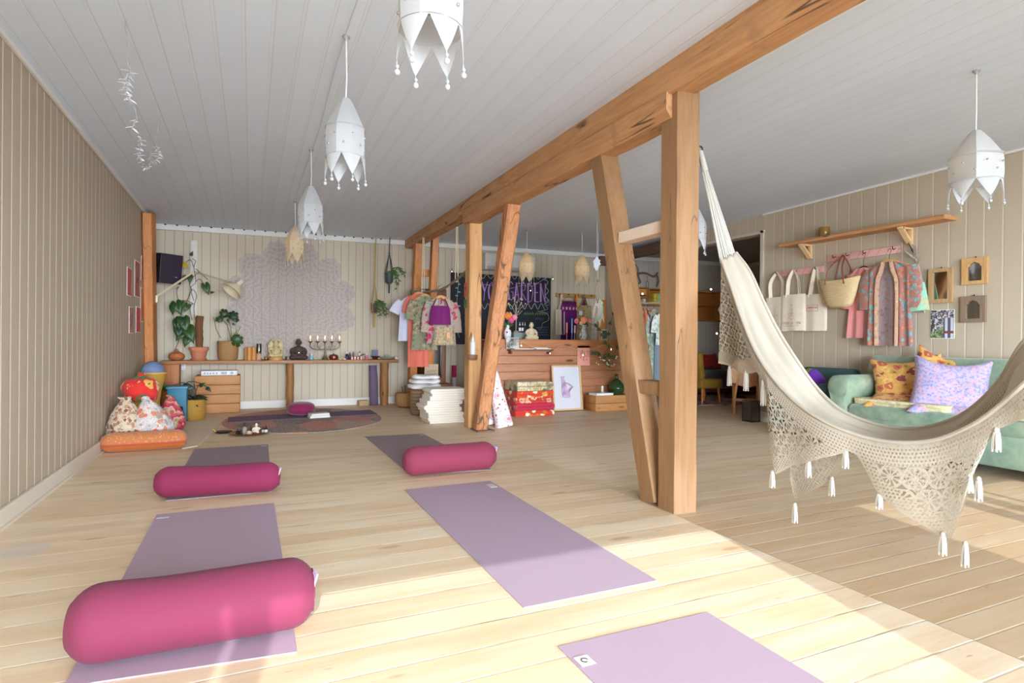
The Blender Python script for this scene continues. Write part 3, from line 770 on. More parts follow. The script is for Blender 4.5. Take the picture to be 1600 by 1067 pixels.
# ------------------------------------------------------------------ plants helper
def leaf_outline(kind, n=26):
    pts = []
    if kind == 'heart':
        for i in range(n):
            a = i/n*2*PI; x = 16*math.sin(a)**3; y = 13*math.cos(a)-5*math.cos(2*a)-2*math.cos(3*a)-math.cos(4*a)
            pts.append((x/16*.31, (5-y)/22*.84))
        return pts
    if kind == 'monstera':
        for i in range(40):
            a = i/40*2*PI; r = .5*(1-.12*math.cos(a)); cut = 1-.42*max(0, math.sin(a*7+.6))**6*(abs(math.sin(a)) > .25)
            pts.append((r*cut*math.sin(a)*.95, .5-r*cut*math.cos(a)))
        return pts
    for i in range(n+1):
        a = i/n; w = .2*math.sin(PI*a**.8); pts.append((w, a))
    return pts[:-1]+[(-x, y) for x, y in pts[::-1]][1:-1] if False else [(.2*math.sin(PI*(i/12)**.8), i/12) for i in range(13)]+[(-.2*math.sin(PI*(i/12)**.8), i/12) for i in range(11, 0, -1)]
def leaf(m, base, direction, size, normal=(0,-1,.4), kind='heart', bend=.25):
    b = V(base); d = V(direction).normalized(); nn = V(normal); nn = (nn-d*nn.dot(d)).normalized(); x = d.cross(nn)
    o = leaf_outline(kind)
    ctr = m._v(b + d*(size*.45) + nn*(-.03*size))
    vs = []
    for px_, py_ in o:
        z = -bend*(py_**2) + .10*abs(px_)*2
        vs.append(m._v(b + d*(py_*size) + x*(px_*size) + nn*(z*size)))
    nv = len(vs)
    for i in range(nv): m.bm.faces.new([ctr, vs[i], vs[(i+1)%nv]])
def leaves_obj(lst, mat, parent, name='leaf'):
    """each leaf a part of its own"""
    for it in lst:
        m = MB(); leaf(m, *it[0], **it[1]); o = m.build(name, it[2] if len(it) > 2 else mat, parent)
        sm = o.modifiers.new('thickness', 'SOLIDIFY'); sm.thickness = .0012

# big climbing plant in a terracotta pot
YA = 8.86
def A(x, y): return PY(x, y, YA)
base = A(310.5, 564); zt0 = .695
# ------------------------------------------------------------------ long low table
t = T('low_table', 'long wooden table along the back wall with plants, statues and candles on it', 'table', (.5, 8.86, 0))
m = MB(); m.box((.495, 8.86, .672), (3.12, .3, .046), bev=.006); m.build('table_top', M['shelf_wood'], t)
for x, w_, l in ((.52, .10, None), (1.865, .12, None)):
    m = MB(); n = 10
    m.tube([(x+.008*noise.noise(V((i,x,0))), 8.84, .648*i/n) for i in range(n+1)], [w_/2*(1+.12*noise.noise(V((i*.7,x*3,4)))) for i in range(n+1)], 12)
    m.build('leg', wood((172, 116, 62), (132, 84, 42), 'z', 1.0, .6, (92, 58, 32)), t)
m = MB(); m.box((-.95, 8.84, .324), (.2, .24, .648), bev=.005); m.build('side_panel', wood((186, 116, 52), (160, 92, 38), 'z', 1.0, .55, (110, 64, 30)), t)
t = T('power_outlet', 'white wall socket under the left end of the low table', 'socket', PY(286.5, 574, YB-.01))
m = MB(); m.box(PY(286.5, 573, YB-.012), (.05, .02, .08), bev=.004); m.build('plate', M['white'], t)
for dz in (-.017, .017):
    m = MB(); p = PY(286.5, 573, YB-.023); m.lathe([(.014,0),(.014,.003),(0,.003)], p+V((0,0,dz)), 14, Euler((PI/2,0,0)).to_matrix()); m.build('outlet', plain((190,188,184), .5), t)

ZT = .695
def onT(x, Y=8.86):           # a point on the table top above pixel column x
    q = PY(x, 560, Y); return V((q.x, Y, ZT))
# climbing plant
c = onT(310.5)
t = T('potted_climbing_plant', 'tall climbing plant with heart leaves in a terracotta pot', 'potted plant', c)
m = MB(); m.lathe([(.075,.012),(.082,.02),(.105,.13),(.107,.135),(.122,.135),(.122,.178),(.112,.178),(.104,.165),(0,.16)], c, 30); m.build('pot', M['terracotta'], t)
m = MB(); m.lathe([(.085,0),(.105,.022),(.1,.024),(.085,.014),(0,.014)], c, 30); m.build('saucer', M['terracotta'], t)
m = MB(); m.tube(spline([c+V((0,0,.15)), c+V((.005,.01,.3)), c+V((.0,0,.45)), c+V((.012,0,.60))], 5), [.047+.010*noise.noise(V((i*.7,0,3))) for i in range(16)], 12)
m.build('moss_pole', plain((122, 80, 50), .95, var=.4, scale=60, bump=.8), t)
m = MB(); m.tube([c+V((-.04,-.04,.15)), c+V((-.065,-.04,.62))], .006, 6); m.build('cane', plain((206, 176, 120), .6), t)
YP = 8.8
stems = [[(305,500),(303,480),(307,462),(300,452),(292,470),(285,472)], [(303,470),(298,450),(306,440),(303,418),(306,408),(300,404)],
         [(306,440),(312,436),(318,443),(325,452)], [(300,455),(296,440),(305,430),(313,425)], [(303,475),(292,470),(279,468),(276,455),(279,448),(274,452)],
         [(303,418),(298,406),(290,410)], [(306,420),(315,428),(325,437)], [(300,500),(297,482),(301,474)], [(292,500),(284,520),(270,555),(263,570)]]
m = MB()
for s in stems:
    P_ = spline([PY(x, y, YP-.03*(i%2)) for i, (x, y) in enumerate(s)], 4); m.tube(P_, .0045, 6)
m.build('stem', plain((110, 92, 62), .8, var=.25, scale=40), t)
lf = []
def L_(x, y, dx, dy, size, kind='heart', mat=None, Y=YP-.05, nx=0.0, bend=.2):
    p = PY(x, y, Y); lf.append(((p, (dx, -.15, dy), size), dict(normal=(nx, -1, .35), kind=kind, bend=bend), mat or M['leaf']))
L_(321,446,.35,-1,.17); L_(330,457,.8,.15,.06); L_(271,478,-.1,-1,.16,nx=-.3); L_(276,475,.4,-1,.21); L_(284,472,.05,-1,.10); L_(293,477,-.3,-.75,.13,nx=.3)
L_(297,432,.0,-1,.12); L_(290,433,-.7,-.9,.1,mat=M['leaf_dark']); L_(299,398,.3,.9,.07); L_(286,413,.75,-.5,.11,mat=M['leaf_yellow'])
L_(281,500,-.1,-1,.19,mat=M['leaf_dark']); L_(287,500,.2,-1,.24); L_(295,515,.35,-1,.25); L_(276,502,-.25,-1,.15); L_(284,521,-.5,-.7,.16); L_(293,528,-.3,-1,.17); L_(279,512,.0,-1,.2,mat=M['leaf_dark'])
leaves_obj(lf, M['leaf'], t)
# onion shaped pot
c = onT(276); o = MB().lathe([(.045,0),(.085,.02),(.10,.05),(.09,.085),(.05,.11),(.02,.125),(.022,.135),(.012,.15),(0,.152)], c, 26).build('onion_jar', plain((186, 112, 62), .35, var=.12, scale=10), None)
tag(o, 'glazed orange brown onion shaped jar left of the terracotta pot', 'jar')
# monstera basket
c = onT(356); t = T('potted_monstera', 'small monstera plant in a light woven basket on the low table', 'potted plant', c)
M['straw_basket'] = woven((206, 162, 104), (146, 100, 56), 26, 16, .25)
m = MB(); m.lathe([(.105,0),(.125,.03),(.133,.14),(.13,.25),(.133,.262),(.124,.262),(.12,.14),(0,.13)], c, 34); m.build('basket', M['straw_basket'], t)
m = MB(); m.lathe([(.12,.2),(0,.215)], c, 20); m.build('soil', plain((64,48,36), .95), t)
m = MB(); YP = 8.84
for s in ([(345,528),(338,515),(335,500),(333,496)], [(360,528),(357,515),(353,504),(345,500),(336,498)], [(362,530),(360,510),(355,494)], [(366,528),(371,520),(376,510)], [(360,530),(368,520),(370,515)]):
    m.tube(spline([PY(x, y, YP) for x, y in s], 4), .0045, 6)
m.build('stem', M['stem'], t)
lf = []
L_(372,540,-.12,1,.0001) if False else None
L_(370,521,.05,-1,.17,'monstera'); L_(356,496,.6,.3,.13,'monstera',M['leaf_dark']); L_(352,497,-.2,.9,.12,'monstera',M['leaf_dark']); L_(350,498,-.6,-.1,.10,'monstera'); L_(356,500,.2,-.8,.06); L_(362,497,.9,-.3,.09,'monstera',M['leaf_dark']); L_(364,506,.8,-.5,.05)
leaves_obj(lf, M['leaf'], t)
# three pillar candles
proto = None
for i, (x, h, dy, lab) in enumerate(((385, .17, .05, 'amber pillar candle standing behind, leftmost of the three'), (389.5, .185, -.03, 'amber pillar candle in the middle of the three'), (396.5, .185, -.02, 'amber pillar candle at the right of the three, next to the glass salt lamp'))):
    c = onT(x, 8.86+dy); t = T('pillar_candle', lab, 'candle', c, 'amber pillar candles on the low table')
    R = .031; w_ = plain((206, 140, 66), .5, var=.06, scale=10, name='honey_wax')
    MB().lathe([(R,0),(R,.01),(R*.98,h-.012),(R*.9,h-.002),(R*.7,h-.006),(0,h-.01)], c, 20).build('wax', w_, t)
    MB().tube([c+V((0,0,h-.012)), c+V((.002,0,h+.008))], .0016, 5).build('wick', M['black'], t)
c = onT(404.5); t = T('glass_jar', 'glass candle jar with pink salt beside the amber candles', 'jar', c)
MB().lathe([(.036,0),(.036,.075),(.03,.085),(.026,.10),(0,.1)], c, 20).build('salt_base', plain((206, 160, 128), .7, var=.15, scale=60), t)
MB().lathe([(.03,.085),(.034,.10),(.034,.225),(.031,.23),(.031,.10)], c, 20).build('glass', glass((214, 214, 208)), t)
MB().ball(c+V((0,0,.15)), (.018,.018,.035), 12, 8).build('filling', plain((220, 214, 200), .6), t)
c = onT(415.5, 8.80); t = T('tealight_holder', 'tiny dark tealight dish between glass jar and Ganesha figure', 'tealight', c)
MB().lathe([(.02,0),(.055,.006),(.058,.01),(.05,.01),(0,.006)], c, 22).build('dish', M['dark_metal'], t)
MB().lathe([(.02,.007),(.021,.03),(.024,.05),(.02,.05),(0,.03)], c, 16).build('cup', M['brass'], t)
def remesh(o, v):
    r = o.modifiers.new('remesh', 'REMESH'); r.mode = 'VOXEL'; r.voxel_size = v; r.use_smooth_shade = True
# Ganesha figure
c = onT(431); t = T('ganesha_statue', 'pale gold seated Ganesha statue on the low table', 'statue', c)
gm = plain((212, 188, 138), .5, var=.25, scale=26, bump=.4, name='gilded_plaster')
m = MB(); m.lathe([(.098,0),(.10,.02),(.09,.035),(.085,.045),(0,.046)], c, 28); m.build('pedestal', plain((206, 158, 84), .4, var=.2, scale=60), t)
m = MB()
m.ball(c+V((0,0,.12)), (.062,.05,.07)); m.ball(c+V((0,-.01,.205)), (.04,.042,.045)); m.ball(c+V((0,0,.25)), (.028,.028,.035)); m.ball(c+V((0,0,.285)), (.012,.012,.022))
for s in (-1, 1):
    m.ball(c+V((s*.062,.005,.215)), (.033,.012,.042)); m.ball(c+V((s*.055,-.03,.068)), (.05,.04,.026)); m.ball(c+V((s*.015,-.055,.062)), (.04,.025,.02))
    m.tube(spline([c+V((s*.05,0,.17)), c+V((s*.088,-.01,.14)), c+V((s*.075,-.045,.105))], 4), .016, 8)
    m.tube(spline([c+V((s*.05,.01,.175)), c+V((s*.092,.01,.175)), c+V((s*.09,-.005,.225))], 4), .014, 8)
m.tube(spline([c+V((0,-.045,.2)), c+V((.0,-.066,.165)), c+V((-.012,-.068,.13)), c+V((-.034,-.06,.118))], 5), [.019]*5+[.016]*5+[.011]*6, 9)
o = m.build('figure', gm, t); remesh(o, .0045)
m = MB(); m.tube([c+V((.092*math.cos(a*PI/24+(-.15)), .02, .18+.11*math.sin(a*PI/24-.15))) for a in range(32)], .011, 7); m.build('halo', gm, t)
c = onT(447); o = MB().lathe([(.014,0),(.016,.05),(.013,.05),(.012,.006),(0,.006)], c, 14).build('shot_glass', glass((224,224,220)), None)
tag(o, 'tiny clear glass between the Ganesha and the dark Buddha', 'glass')
# dark Buddha
def buddha(c, s, mat, label, rot=0, base=None, bowl=False):
    c = V(c); t = T('buddha_statue', label, 'statue', c)
    R3 = Euler((0,0,rot)).to_matrix(); B = lambda x, y, z: c + R3 @ (V((x, y, z))*s)
    m = MB()
    m.ball(B(0,0,.04), V((.118,.075,.04))*s, R=R3)
    for q in (-1, 1): m.ball(B(q*.075,-.03,.035), V((.055,.05,.033))*s, R=R3)
    m.ball(B(0,.005,.115), V((.068,.05,.075))*s, R=R3); m.ball(B(0,.005,.165), V((.072,.045,.035))*s, R=R3)
    m.tube([B(0,0,.18), B(0,0,.225)], .024*s, 10)
    m.ball(B(0,-.005,.252), V((.039,.040,.047))*s, R=R3); m.ball(B(0,.004,.287), V((.027,.027,.016))*s, R=R3)
    for q in (-1, 1):
        m.ball(B(q*.039,0,.242), V((.006,.01,.02))*s, R=R3)
        m.tube(spline([B(q*.066,.005,.165), B(q*.098,-.005,.115), B(q*.08,-.04,.078), B(q*.02,-.06,.07)], 5), [.024*s]*6+[.02*s]*6+[.015*s]*4, 9)
    m.ball(B(0,-.043,.243), V((.006,.008,.012))*s, R=R3)
    o = m.build('figure', mat, t); remesh(o, .005*s)
    if base: MB().lathe([(.13*s,-.0),(.135*s,.012*s),(.12*s,.03*s),(0,.031*s)], c, 26, sy=.75).build('pedestal', base, t)
    if bowl:
        MB().ball(B(0,-.062,.098), V((.04,.014,.032))*s, R=R3).build('candle_bowl', mat, t)
        MB().ball(B(0,-.080,.104), .0045*s).build('tea_flame', M['flame'], t)
    return t
buddha(onT(466.5), 1.0, plain((72, 56, 50), .75, var=.15, scale=30, bump=.3, name='dark_stone'), 'dark brown seated Buddha statue holding a small light', bowl=True)
# turquoise bottle
c = onT(486.8); t = T('bottle', 'small turquoise bottle with white cap beside the dark Buddha', 'bottle', c)
MB().lathe([(.026,0),(.028,.006),(.028,.05),(.018,.062),(0,.062)], c, 16).build('body', plain((140, 190, 190), .3), t)
MB().lathe([(.012,.06),(.013,.066),(.011,.088),(0,.09)], c, 14).build('cap', M['white'], t)
# candelabra
c = onT(508); t = T('candelabra', 'five armed aged brass candelabra with burning candles', 'candelabra', c)
m = MB(); m.lathe([(.05,0),(.048,.008),(.03,.03),(.018,.07),(.012,.12),(.009,.17),(.009,.27),(0,.27)], c, 16); m.build('stem', M['old_brass'], t)
cups = [(484.7, 535), (496.0, 535), (507.5, 535), (518.5, 535), (530.3, 535)]
for i, (x, y) in enumerate(cups):
    q = onT(x); top = V((q.x, 8.86, ZT+.25)); dx = q.x-c.x
    if i != 2:
        m = MB(); m.tube(spline([c+V((0,0,.155)), V((c.x+dx*.5, 8.86, ZT+.15-.012*abs(dx)/.1*.3)), V((q.x-.02*(1 if dx > 0 else -1), 8.86, ZT+.17)), V((q.x, 8.86, ZT+.21)), top], 5), .0065, 7)
        if i in (0, 1, 3, 4): m.tube(spline([V((c.x+dx*.6,8.86,ZT+.155)), V((c.x+dx*.72,8.86,ZT+.19)), V((c.x+dx*.6,8.86,ZT+.205)), V((c.x+dx*.55,8.86,ZT+.185))], 4), .005, 6)
        m.build('arm', M['old_brass'], t)
    cu = MB().lathe([(.007,-.02),(.012,0),(.032,.012),(.035,.018),(.022,.018),(.013,.02),(0,.02)], top, 16).build('cup', M['old_brass'], t)
    cd = MB().lathe([(.010,.018),(.010,.05),(0,.052)], top, 12).build('candle', plain((236, 222, 196), .5), t)
    MB().lathe([(0,.052),(.005,.062),(.0065,.072),(.003,.09),(0,.105)], top, 10).build('flame', M['flame'], cd)
c = onT(521.5, 8.8); t = T('incense_burner', 'round copper incense burner with lid under the candelabra', 'incense burner', c)
MB().lathe([(.04,0),(.058,.012),(.066,.04),(.062,.055),(.055,.058),(0,.058)], c, 24).build('bowl', M['copper'], t)
MB().lathe([(.06,.055),(.062,.06),(.045,.074),(.012,.08),(.01,.088),(.006,.096),(0,.097)], c, 24).build('lid', M['copper'], t)
for x, w_, cl, lab in ((531.5, .04, (206, 200, 150), 'pale yellow matchbox right of the copper burner'), (539, .05, (226, 214, 196), 'cream matchbox beside the dark bottles')):
    c = onT(x, 8.8); o = MB().box(c+V((0,0,.009)), (w_, .03, .018), bev=.002).build('matchbox', plain(cl, .7)); tag(o, lab, 'matchbox', 'matchboxes on the low table')
def drop_bottle(c, h, r, body, cap, label, group=None, lab=None):
    c = V(c); t = T('bottle', label, 'bottle', c, group)
    MB().lathe([(r*.9,0),(r,.004),(r,h*.58),(r*.45,h*.68),(0,h*.68)], c, 14).build('body', body, t)
    MB().lathe([(r*.5,h*.67),(r*.5,h*.82),(r*.3,h*.84),(r*.26,h*.98),(0,h)], c, 12).build('cap', cap, t)
    if lab: MB().lathe([(r*1.03,h*.12),(r*1.03,h*.46)], c, 14).build('paper_label', lab, t)
    return t
ink = plain((38, 36, 66), .3, name='navy_glass')
BT = 'little bottles on the low table'
drop_bottle(onT(542, 8.8), .13, .02, ink, M['white'], 'taller navy bottle with a white top on the low table', BT)
drop_bottle(onT(546.5, 8.84), .11, .019, ink, M['black'], 'shorter navy bottle with black top behind the tall navy one', BT)
c = onT(556.5, 8.82); t = T('incense_tray', 'red and white zigzag tray holding incense bottles', 'tray', c)
MB().box(c+V((0,0,.022)), (.17, .08, .044), bev=.004).build('body', stripes([(0,(140,30,50)),(.5,(226,206,196))], 22, 0, wob=.02), t)
MB().tube([c+V((.03,-.01,.045)), c+V((.12,-.02,.085))], .008, 6).build('wooden_stick', M['black'], t)
drop_bottle(onT(552, 8.82)+V((0,0,.044)), .08, .015, plain((120,90,60),.3), M['black'], 'brown glass bottle at the left of the zigzag tray', BT)
drop_bottle(onT(562, 8.82)+V((0,0,.044)), .085, .016, plain((226,216,206),.4), M['black'], 'white bottle with black dropper at the right of the zigzag tray', BT)
drop_bottle(onT(573, 8.82), .10, .026, plain((206, 120, 140), .4), M['white'], 'pink bottle with white cap on the low table', BT)
c = onT(586.5, 8.84); t = T('wooden_bowl', 'small dark boat shaped wooden bowl under a picture card', 'bowl', c)
MB().lathe([(.04,0),(.045,.01),(.028,.018),(.05,.032),(.075,.052),(.07,.053),(.045,.04),(0,.034)], c, 22).build('body', plain((92, 56, 36), .5, var=.2), t)
o = MB().box(c+V((0,.02,.098)), (.09, .004, .09), (.15,0,0)).build('picture_card', plain((120, 124, 146), .6, var=.3, scale=40)); tag(o, 'small grey blue picture card standing in the wooden bowl', 'card')
c = onT(604.5, 8.84); t = T('glass_dish', 'pale green glass dish with a ring of glass beside the table end', 'dish', c)
MB().lathe([(.05,0),(.10,.02),(.115,.035),(.11,.036),(.06,.01),(0,.008)], c, 26).build('dish', plain((170, 186, 166), .2, var=.05), t)
MB().tube([c+V((.035*math.cos(a*PI/10), .02*math.sin(a*PI/10), .055+.014*math.sin(a*PI/10))) for a in range(21)], .007, 6, cap=False).build('ring', plain((170, 186, 166), .2), t)
c = onT(619, 8.8); o = MB().box(c+V((0,0,.02)), (.045, .04, .04), bev=.003).build('gift_box', floral((232,214,210), [(206,80,96),(232,214,210)], 60, .4, detail=False)); tag(o, 'tiny pink and white box at the right end of the table', 'box')

# ------------------------------------------------------------------ crate, stereo, floor plant
def crate(x0, x1, y0, y1, z0, h, planks, label, mat, gap=.006, open_end=None):
    t = T('wooden_crate', label, 'crate', ((x0+x1)/2, (y0+y1)/2, z0)); ph = h/planks
    for k in range(planks):
        zc_ = z0+ph*(k+.5); hh = ph-gap
        j = .003*((k*7) % 3-1)
        m = MB(); m.box(((x0+x1)/2+j, y0+.009, zc_), (x1-x0, .018, hh), bev=.003); m.build('front_board', mat, t)
        m = MB(); m.box(((x0+x1)/2, y1-.009, zc_), (x1-x0, .018, hh), bev=.003); m.build('back_board', mat, t)
        for xx in (x0+.009, x1-.009):
            m = MB(); m.box((xx, (y0+y1)/2, zc_), (.018, y1-y0-.038, hh), bev=.003); m.build('side_board', mat, t)
    m = MB(); m.box(((x0+x1)/2, (y0+y1)/2, z0+.01), (x1-x0-.04, y1-y0-.04, .014)); m.build('bottom', mat, t)
    m = MB(); m.box(((x0+x1)/2, (y0+y1)/2, z0+h-.012), (x1-x0-.04, y1-y0-.04, .014)); m.build('lid_board', mat, t)
    return t
crate(-.66, -.125, 8.62, 8.98, 0, .50, 4, 'wooden crate of four wide boards under the low table', M['crate_wood'])
c = V((-.375, 8.74, .5)); t = T('stereo', 'flat white stereo with round dials on the wooden crate', 'stereo', c)
MB().box(c+V((0,0,.031)), (.43, .2, .062), bev=.004).build('case', M['white'], t)
MB().box(c+V((.055,-.101,.031)), (.07, .004, .035)).build('display', plain((120,120,124), .3), t)
for x in (-.175, -.14, -.105, -.07, -.03, .15):
    MB().lathe([(.012 if x < .1 else .02,0),(.011 if x < .1 else .018,.01),(0,.01)], c+V((x,-.1,.03)), 14, Euler((PI/2,0,0)).to_matrix()).build('dial', plain((140,140,144), .35), t)
c = V((-.635, 8.06, 0)); t = T('potted_plant', 'large leaved plant in a mustard yellow woven basket on the floor', 'potted plant', c)
m = MB(); m.lathe([(.12,0),(.135,.02),(.142,.12),(.14,.24),(.145,.252),(.135,.252),(.13,.2),(0,.2)], c, 34); m.build('basket', woven((206, 156, 66), (160, 112, 40), 2, 34, 0), t)
m = MB(); YP = 8.04
for s in ([(300,625),(296,612),(292,604)], [(296,625),(294,610),(288,598),(270,602),(254,606)], [(302,625),(308,606),(313,602)], [(300,610),(290,600),(300,596),(315,600),(325,607)], [(305,625),(306,612),(303,600)]):
    m.tube(spline([PY(x, y, YP) for x, y in s], 5), .005, 6)
m.build('stem', plain((64, 54, 46), .7), t)
lf = []
L_(254,605,-.1,.3,.13,Y=7.95); lf[-1] = ((PY(254,607,7.9), (0,-.3,.9), .15), dict(normal=(.2,-1,.1), kind='heart', bend=.1), M['leaf'])
L_(290,604,.7,-.1,.14,mat=M['leaf_dark'],Y=8.0); L_(314,602,.5,.3,.08,mat=M['leaf_dark'],Y=8.0); L_(324,607,.6,-.5,.08,mat=M['leaf_dark'],Y=8.0)
for x, y, dx, dy, s_ in ((288,622,-1,.1,.16),(300,624,.3,-.25,.2),(304,622,1,.2,.22),(298,620,-.3,.35,.16),(310,622,1,-.1,.16)): lf.append(((PY(x,y,8.02),(dx,-.5,dy),s_), dict(normal=(0,-.35,1), kind='heart', bend=.2), M['leaf_dark']))
leaves_obj(lf, M['leaf'], t)

# ------------------------------------------------------------------ speaker, wall lamp, plank
c = PY(262, 421, 8.72)
t = T('loudspeaker', 'black loudspeaker mounted high in the far left corner', 'speaker', c)
R3 = Euler((.10, .03, .5)).to_matrix(); cc = V((-1.0, 8.78, 1.90))
MB().box(cc, (.27, .24, .38), R3, bev=.008).build('cabinet', plain((30, 24, 34), .5), t)
MB().box(cc+R3 @ V((0,-.127,0)), (.255, .016, .365), R3, bev=.006).build('grille', plain((44, 34, 46), .85, var=.1, scale=200), t)
MB().box(cc+R3 @ V((.06,-.137,-.10)), (.022, .003, .006), R3).build('badge', M['white'], t)
MB().tube([cc+R3 @ V((0,.1,0)), V((-1.1, 8.99, 1.92))], .02, 8).build('wall_bracket', M['dark_metal'], t)
m = MB(); z0 = .70; m.box((-.712, YB-.025, (2.325+z0)/2), (.085, .05, 2.325-z0), bev=.004); o = m.build('wall_plank', plain((226, 218, 206), .7, var=.06, scale=20, name='chipped_white_paint'), None)
tag(o, 'narrow white painted plank standing on the back wall behind the climbing plant', 'plank')
t = T('wall_lamp', 'cream scissor arm lamp fixed to the orange corner timber', 'lamp', PY(241, 468, 8.5))
cl = plain((222, 206, 170), .45, name='cream_enamel')
p0 = PY(243, 467, 8.45); el = PY(303, 424, 8.4); hd = PY(366, 446, 8.35)
MB().box(p0, (.06, .05, .09), bev=.006).build('clamp', cl, t)
for dz in (0, .028):
    MB().tube([p0+V((.01,0,.02+dz*.6)), el+V((0,0,dz*.6-.01))], .006, 7).build('arm_rod', cl, t)
for dz in (0, .024):
    MB().tube([el+V((0,0,dz*.6-.01)), hd+V((-.02,0,.02+dz*.6))], .004, 7).build('forearm_rod', plain((150, 130, 100), .5), t)
dv = V((-.62, -.35, -.75)).normalized(); R3 = dv.to_track_quat('Z', 'Y').to_matrix()
sh0 = PY(377, 440, 8.35)
MB().lathe([(.0,-.015),(.03,-.01),(.034,.0),(.036,.06),(.045,.08),(.09,.12),(.125,.175),(.13,.19),(.124,.186),(.088,.13),(.04,.085),(0,.07)], sh0, 26, R3).build('shade', cl, t)
MB().ball(sh0+dv*.11, .032).build('bulb', plain((250, 246, 236), .3), t)
MB().box(sh0+dv*.03+V((-.02,-.03,.0)), (.012, .012, .02)).build('switch', M['white'], t)

# ------------------------------------------------------------------ small prints on the left wall
PR = 'small red prints on the left wall'
def wall_print(corn, cols, label, sc):
    pts = [PX(x/4, 300+y/4, XL+.004) for x, y in corn]
    y0, y1 = min(p.y for p in pts), max(p.y for p in pts); z0, z1 = min(p.z for p in pts), max(p.z for p in pts)
    t = T('art_print', label, 'print', (XL, (y0+y1)/2, z0), PR)
    MB().box((XL+.004, (y0+y1)/2, (z0+z1)/2), (.004, y1-y0, z1-z0)).build('paper', plain((228, 212, 204), .6), t)
    k = NT('print_ink'); k.P(k.ramp(k.noise(k.scale(k.obj(), (1, 2.2, 1)), sc, 4, .7), [(.35, cols[0]), (.5, cols[1]), (.65, cols[2])]), .6)
    MB().box((XL+.0065, (y0+y1)/2, (z0+z1)/2), (.002, (y1-y0)*.88, (z1-z0)*.94)).build('picture', k.m, t)
wall_print([(797,478),(822,480),(793,645),(820,650)], ((206,84,76),(190,70,62),(214,110,96)), 'plain red print, nearest to the viewer in the upper row', 6)
wall_print([(845,430),(873,442),(840,652),(868,658)], ((84,54,50),(190,100,86),(170,110,100)), 'red print with a dark figure, largest in the upper row', 7)
wall_print([(884,403),(901,408),(882,552),(898,560)], ((196,80,70),(120,60,54),(210,110,90)), 'narrow red print closest to the timber, highest of all', 9)
wall_print([(880,600),(908,606),(877,808),(900,814)], ((206,120,92),(176,100,80),(214,150,120)), 'tall pale orange print low beside the corner timber', 6)
wall_print([(808,716),(831,720),(806,882),(832,884)], ((120,76,74),(186,120,116),(206,160,150)), 'mottled brown and pink print, lower left of the prints', 14)
wall_print([(850,716),(870,720),(852,877),(876,876)], ((190,50,60),(206,80,84),(170,40,52)), 'deep red print in the lower row beside the mottled one', 8)

# ------------------------------------------------------------------ teacher's place: rug, cushion, books, tray
m = MB(); C0 = V((.58, 7.75, 0)); pts = [(1.02*math.cos(a*PI/24), .98*math.sin(a*PI/24)) for a in range(48)]
pts = [(.62+ .92*math.cos(a*PI/24), 7.60+1.12*math.sin(a*PI/24)) for a in range(48)]
m.poly(pts, .006, (0,0,.0035), (1,0,0), (0,1,0))
k = NT('patchwork_rug_cloth'); o = k.obj(); s3 = k.sep(o)
cell = k.n('TexVoronoi', {'Vector': k.scale(o, (1, .7, 0)), 'Scale': 1.9}, out=None, distance='MANHATTAN')
pc = k.ramp(k.sep(cell.outputs['Color'])[0], [(0,(196,138,124)),(.28,(150,134,128)),(.5,(206,150,132)),(.72,(140,128,124)),(.88,(186,160,150))], 'CONSTANT')
pc = k.mix(k.math('MULTIPLY', k.step(k.noise(k.scale(o,(9,3,1)), 4, 4, .7), .56, .05), .5), pc, lin((206, 186, 174)))
k.P(pc, .95); k.bump(k.noise(o, 200, 2), .3, .004)
o = m.build('round_rug', k.m, None, smooth=False); tag(o, 'round faded patchwork rug under the dark teacher\'s mat', 'rug')
# raise the mat slightly is not needed: the rug is only a few millimetres thick
c = V((.60, 7.93, .0135)); m = MB()
def zafu(u, v):
    th = 2*PI*u; a = PI*(v-.5)
    r = .175*abs(math.cos(a))**.55; z = .085+.082*math.copysign(abs(math.sin(a))**.9, math.sin(a))
    r *= 1+.012*math.sin(th*26)*math.cos(a)
    return c+V((r*math.cos(th), r*math.sin(th), z))
t = T('meditation_cushion', 'round wine red meditation cushion on the dark mat', 'cushion', c)
g = m.surf(zafu, 78, 20, cu=True); m.build('cover', M['wine'], t)
MB().tube([c+V((.1765*math.cos(a*PI/24), .1765*math.sin(a*PI/24), .085)) for a in range(49)], .004, 6, cap=False).build('piping', M['wine'], t)
c = V((.79, 7.64, .0135))
WB = 'two white books on the dark mat'
for i, (dz, rz, s_, lab) in enumerate(((0, .12, (.25,.17,.028), 'lower and larger white book on the dark mat'), (.0285, .2, (.23,.155,.026), 'upper white book lying on another, beside the wine cushion'))):
    t = T('book', lab, 'book', c+V((0,0,dz)), WB); R3 = Euler((0,0,rz)).to_matrix()
    MB().box(c+V((0,0,dz+s_[2]/2)), (s_[0]*.96, s_[1]*.96, s_[2]-.006), R3).build('pages', plain((232, 226, 214), .8, var=.04, scale=90), t)
    for zz in (.0015, s_[2]-.0015): MB().box(c+V((0,0,dz+zz)), (s_[0], s_[1], .003), R3, bev=.001).build('cover', plain((214, 212, 204), .5), t)
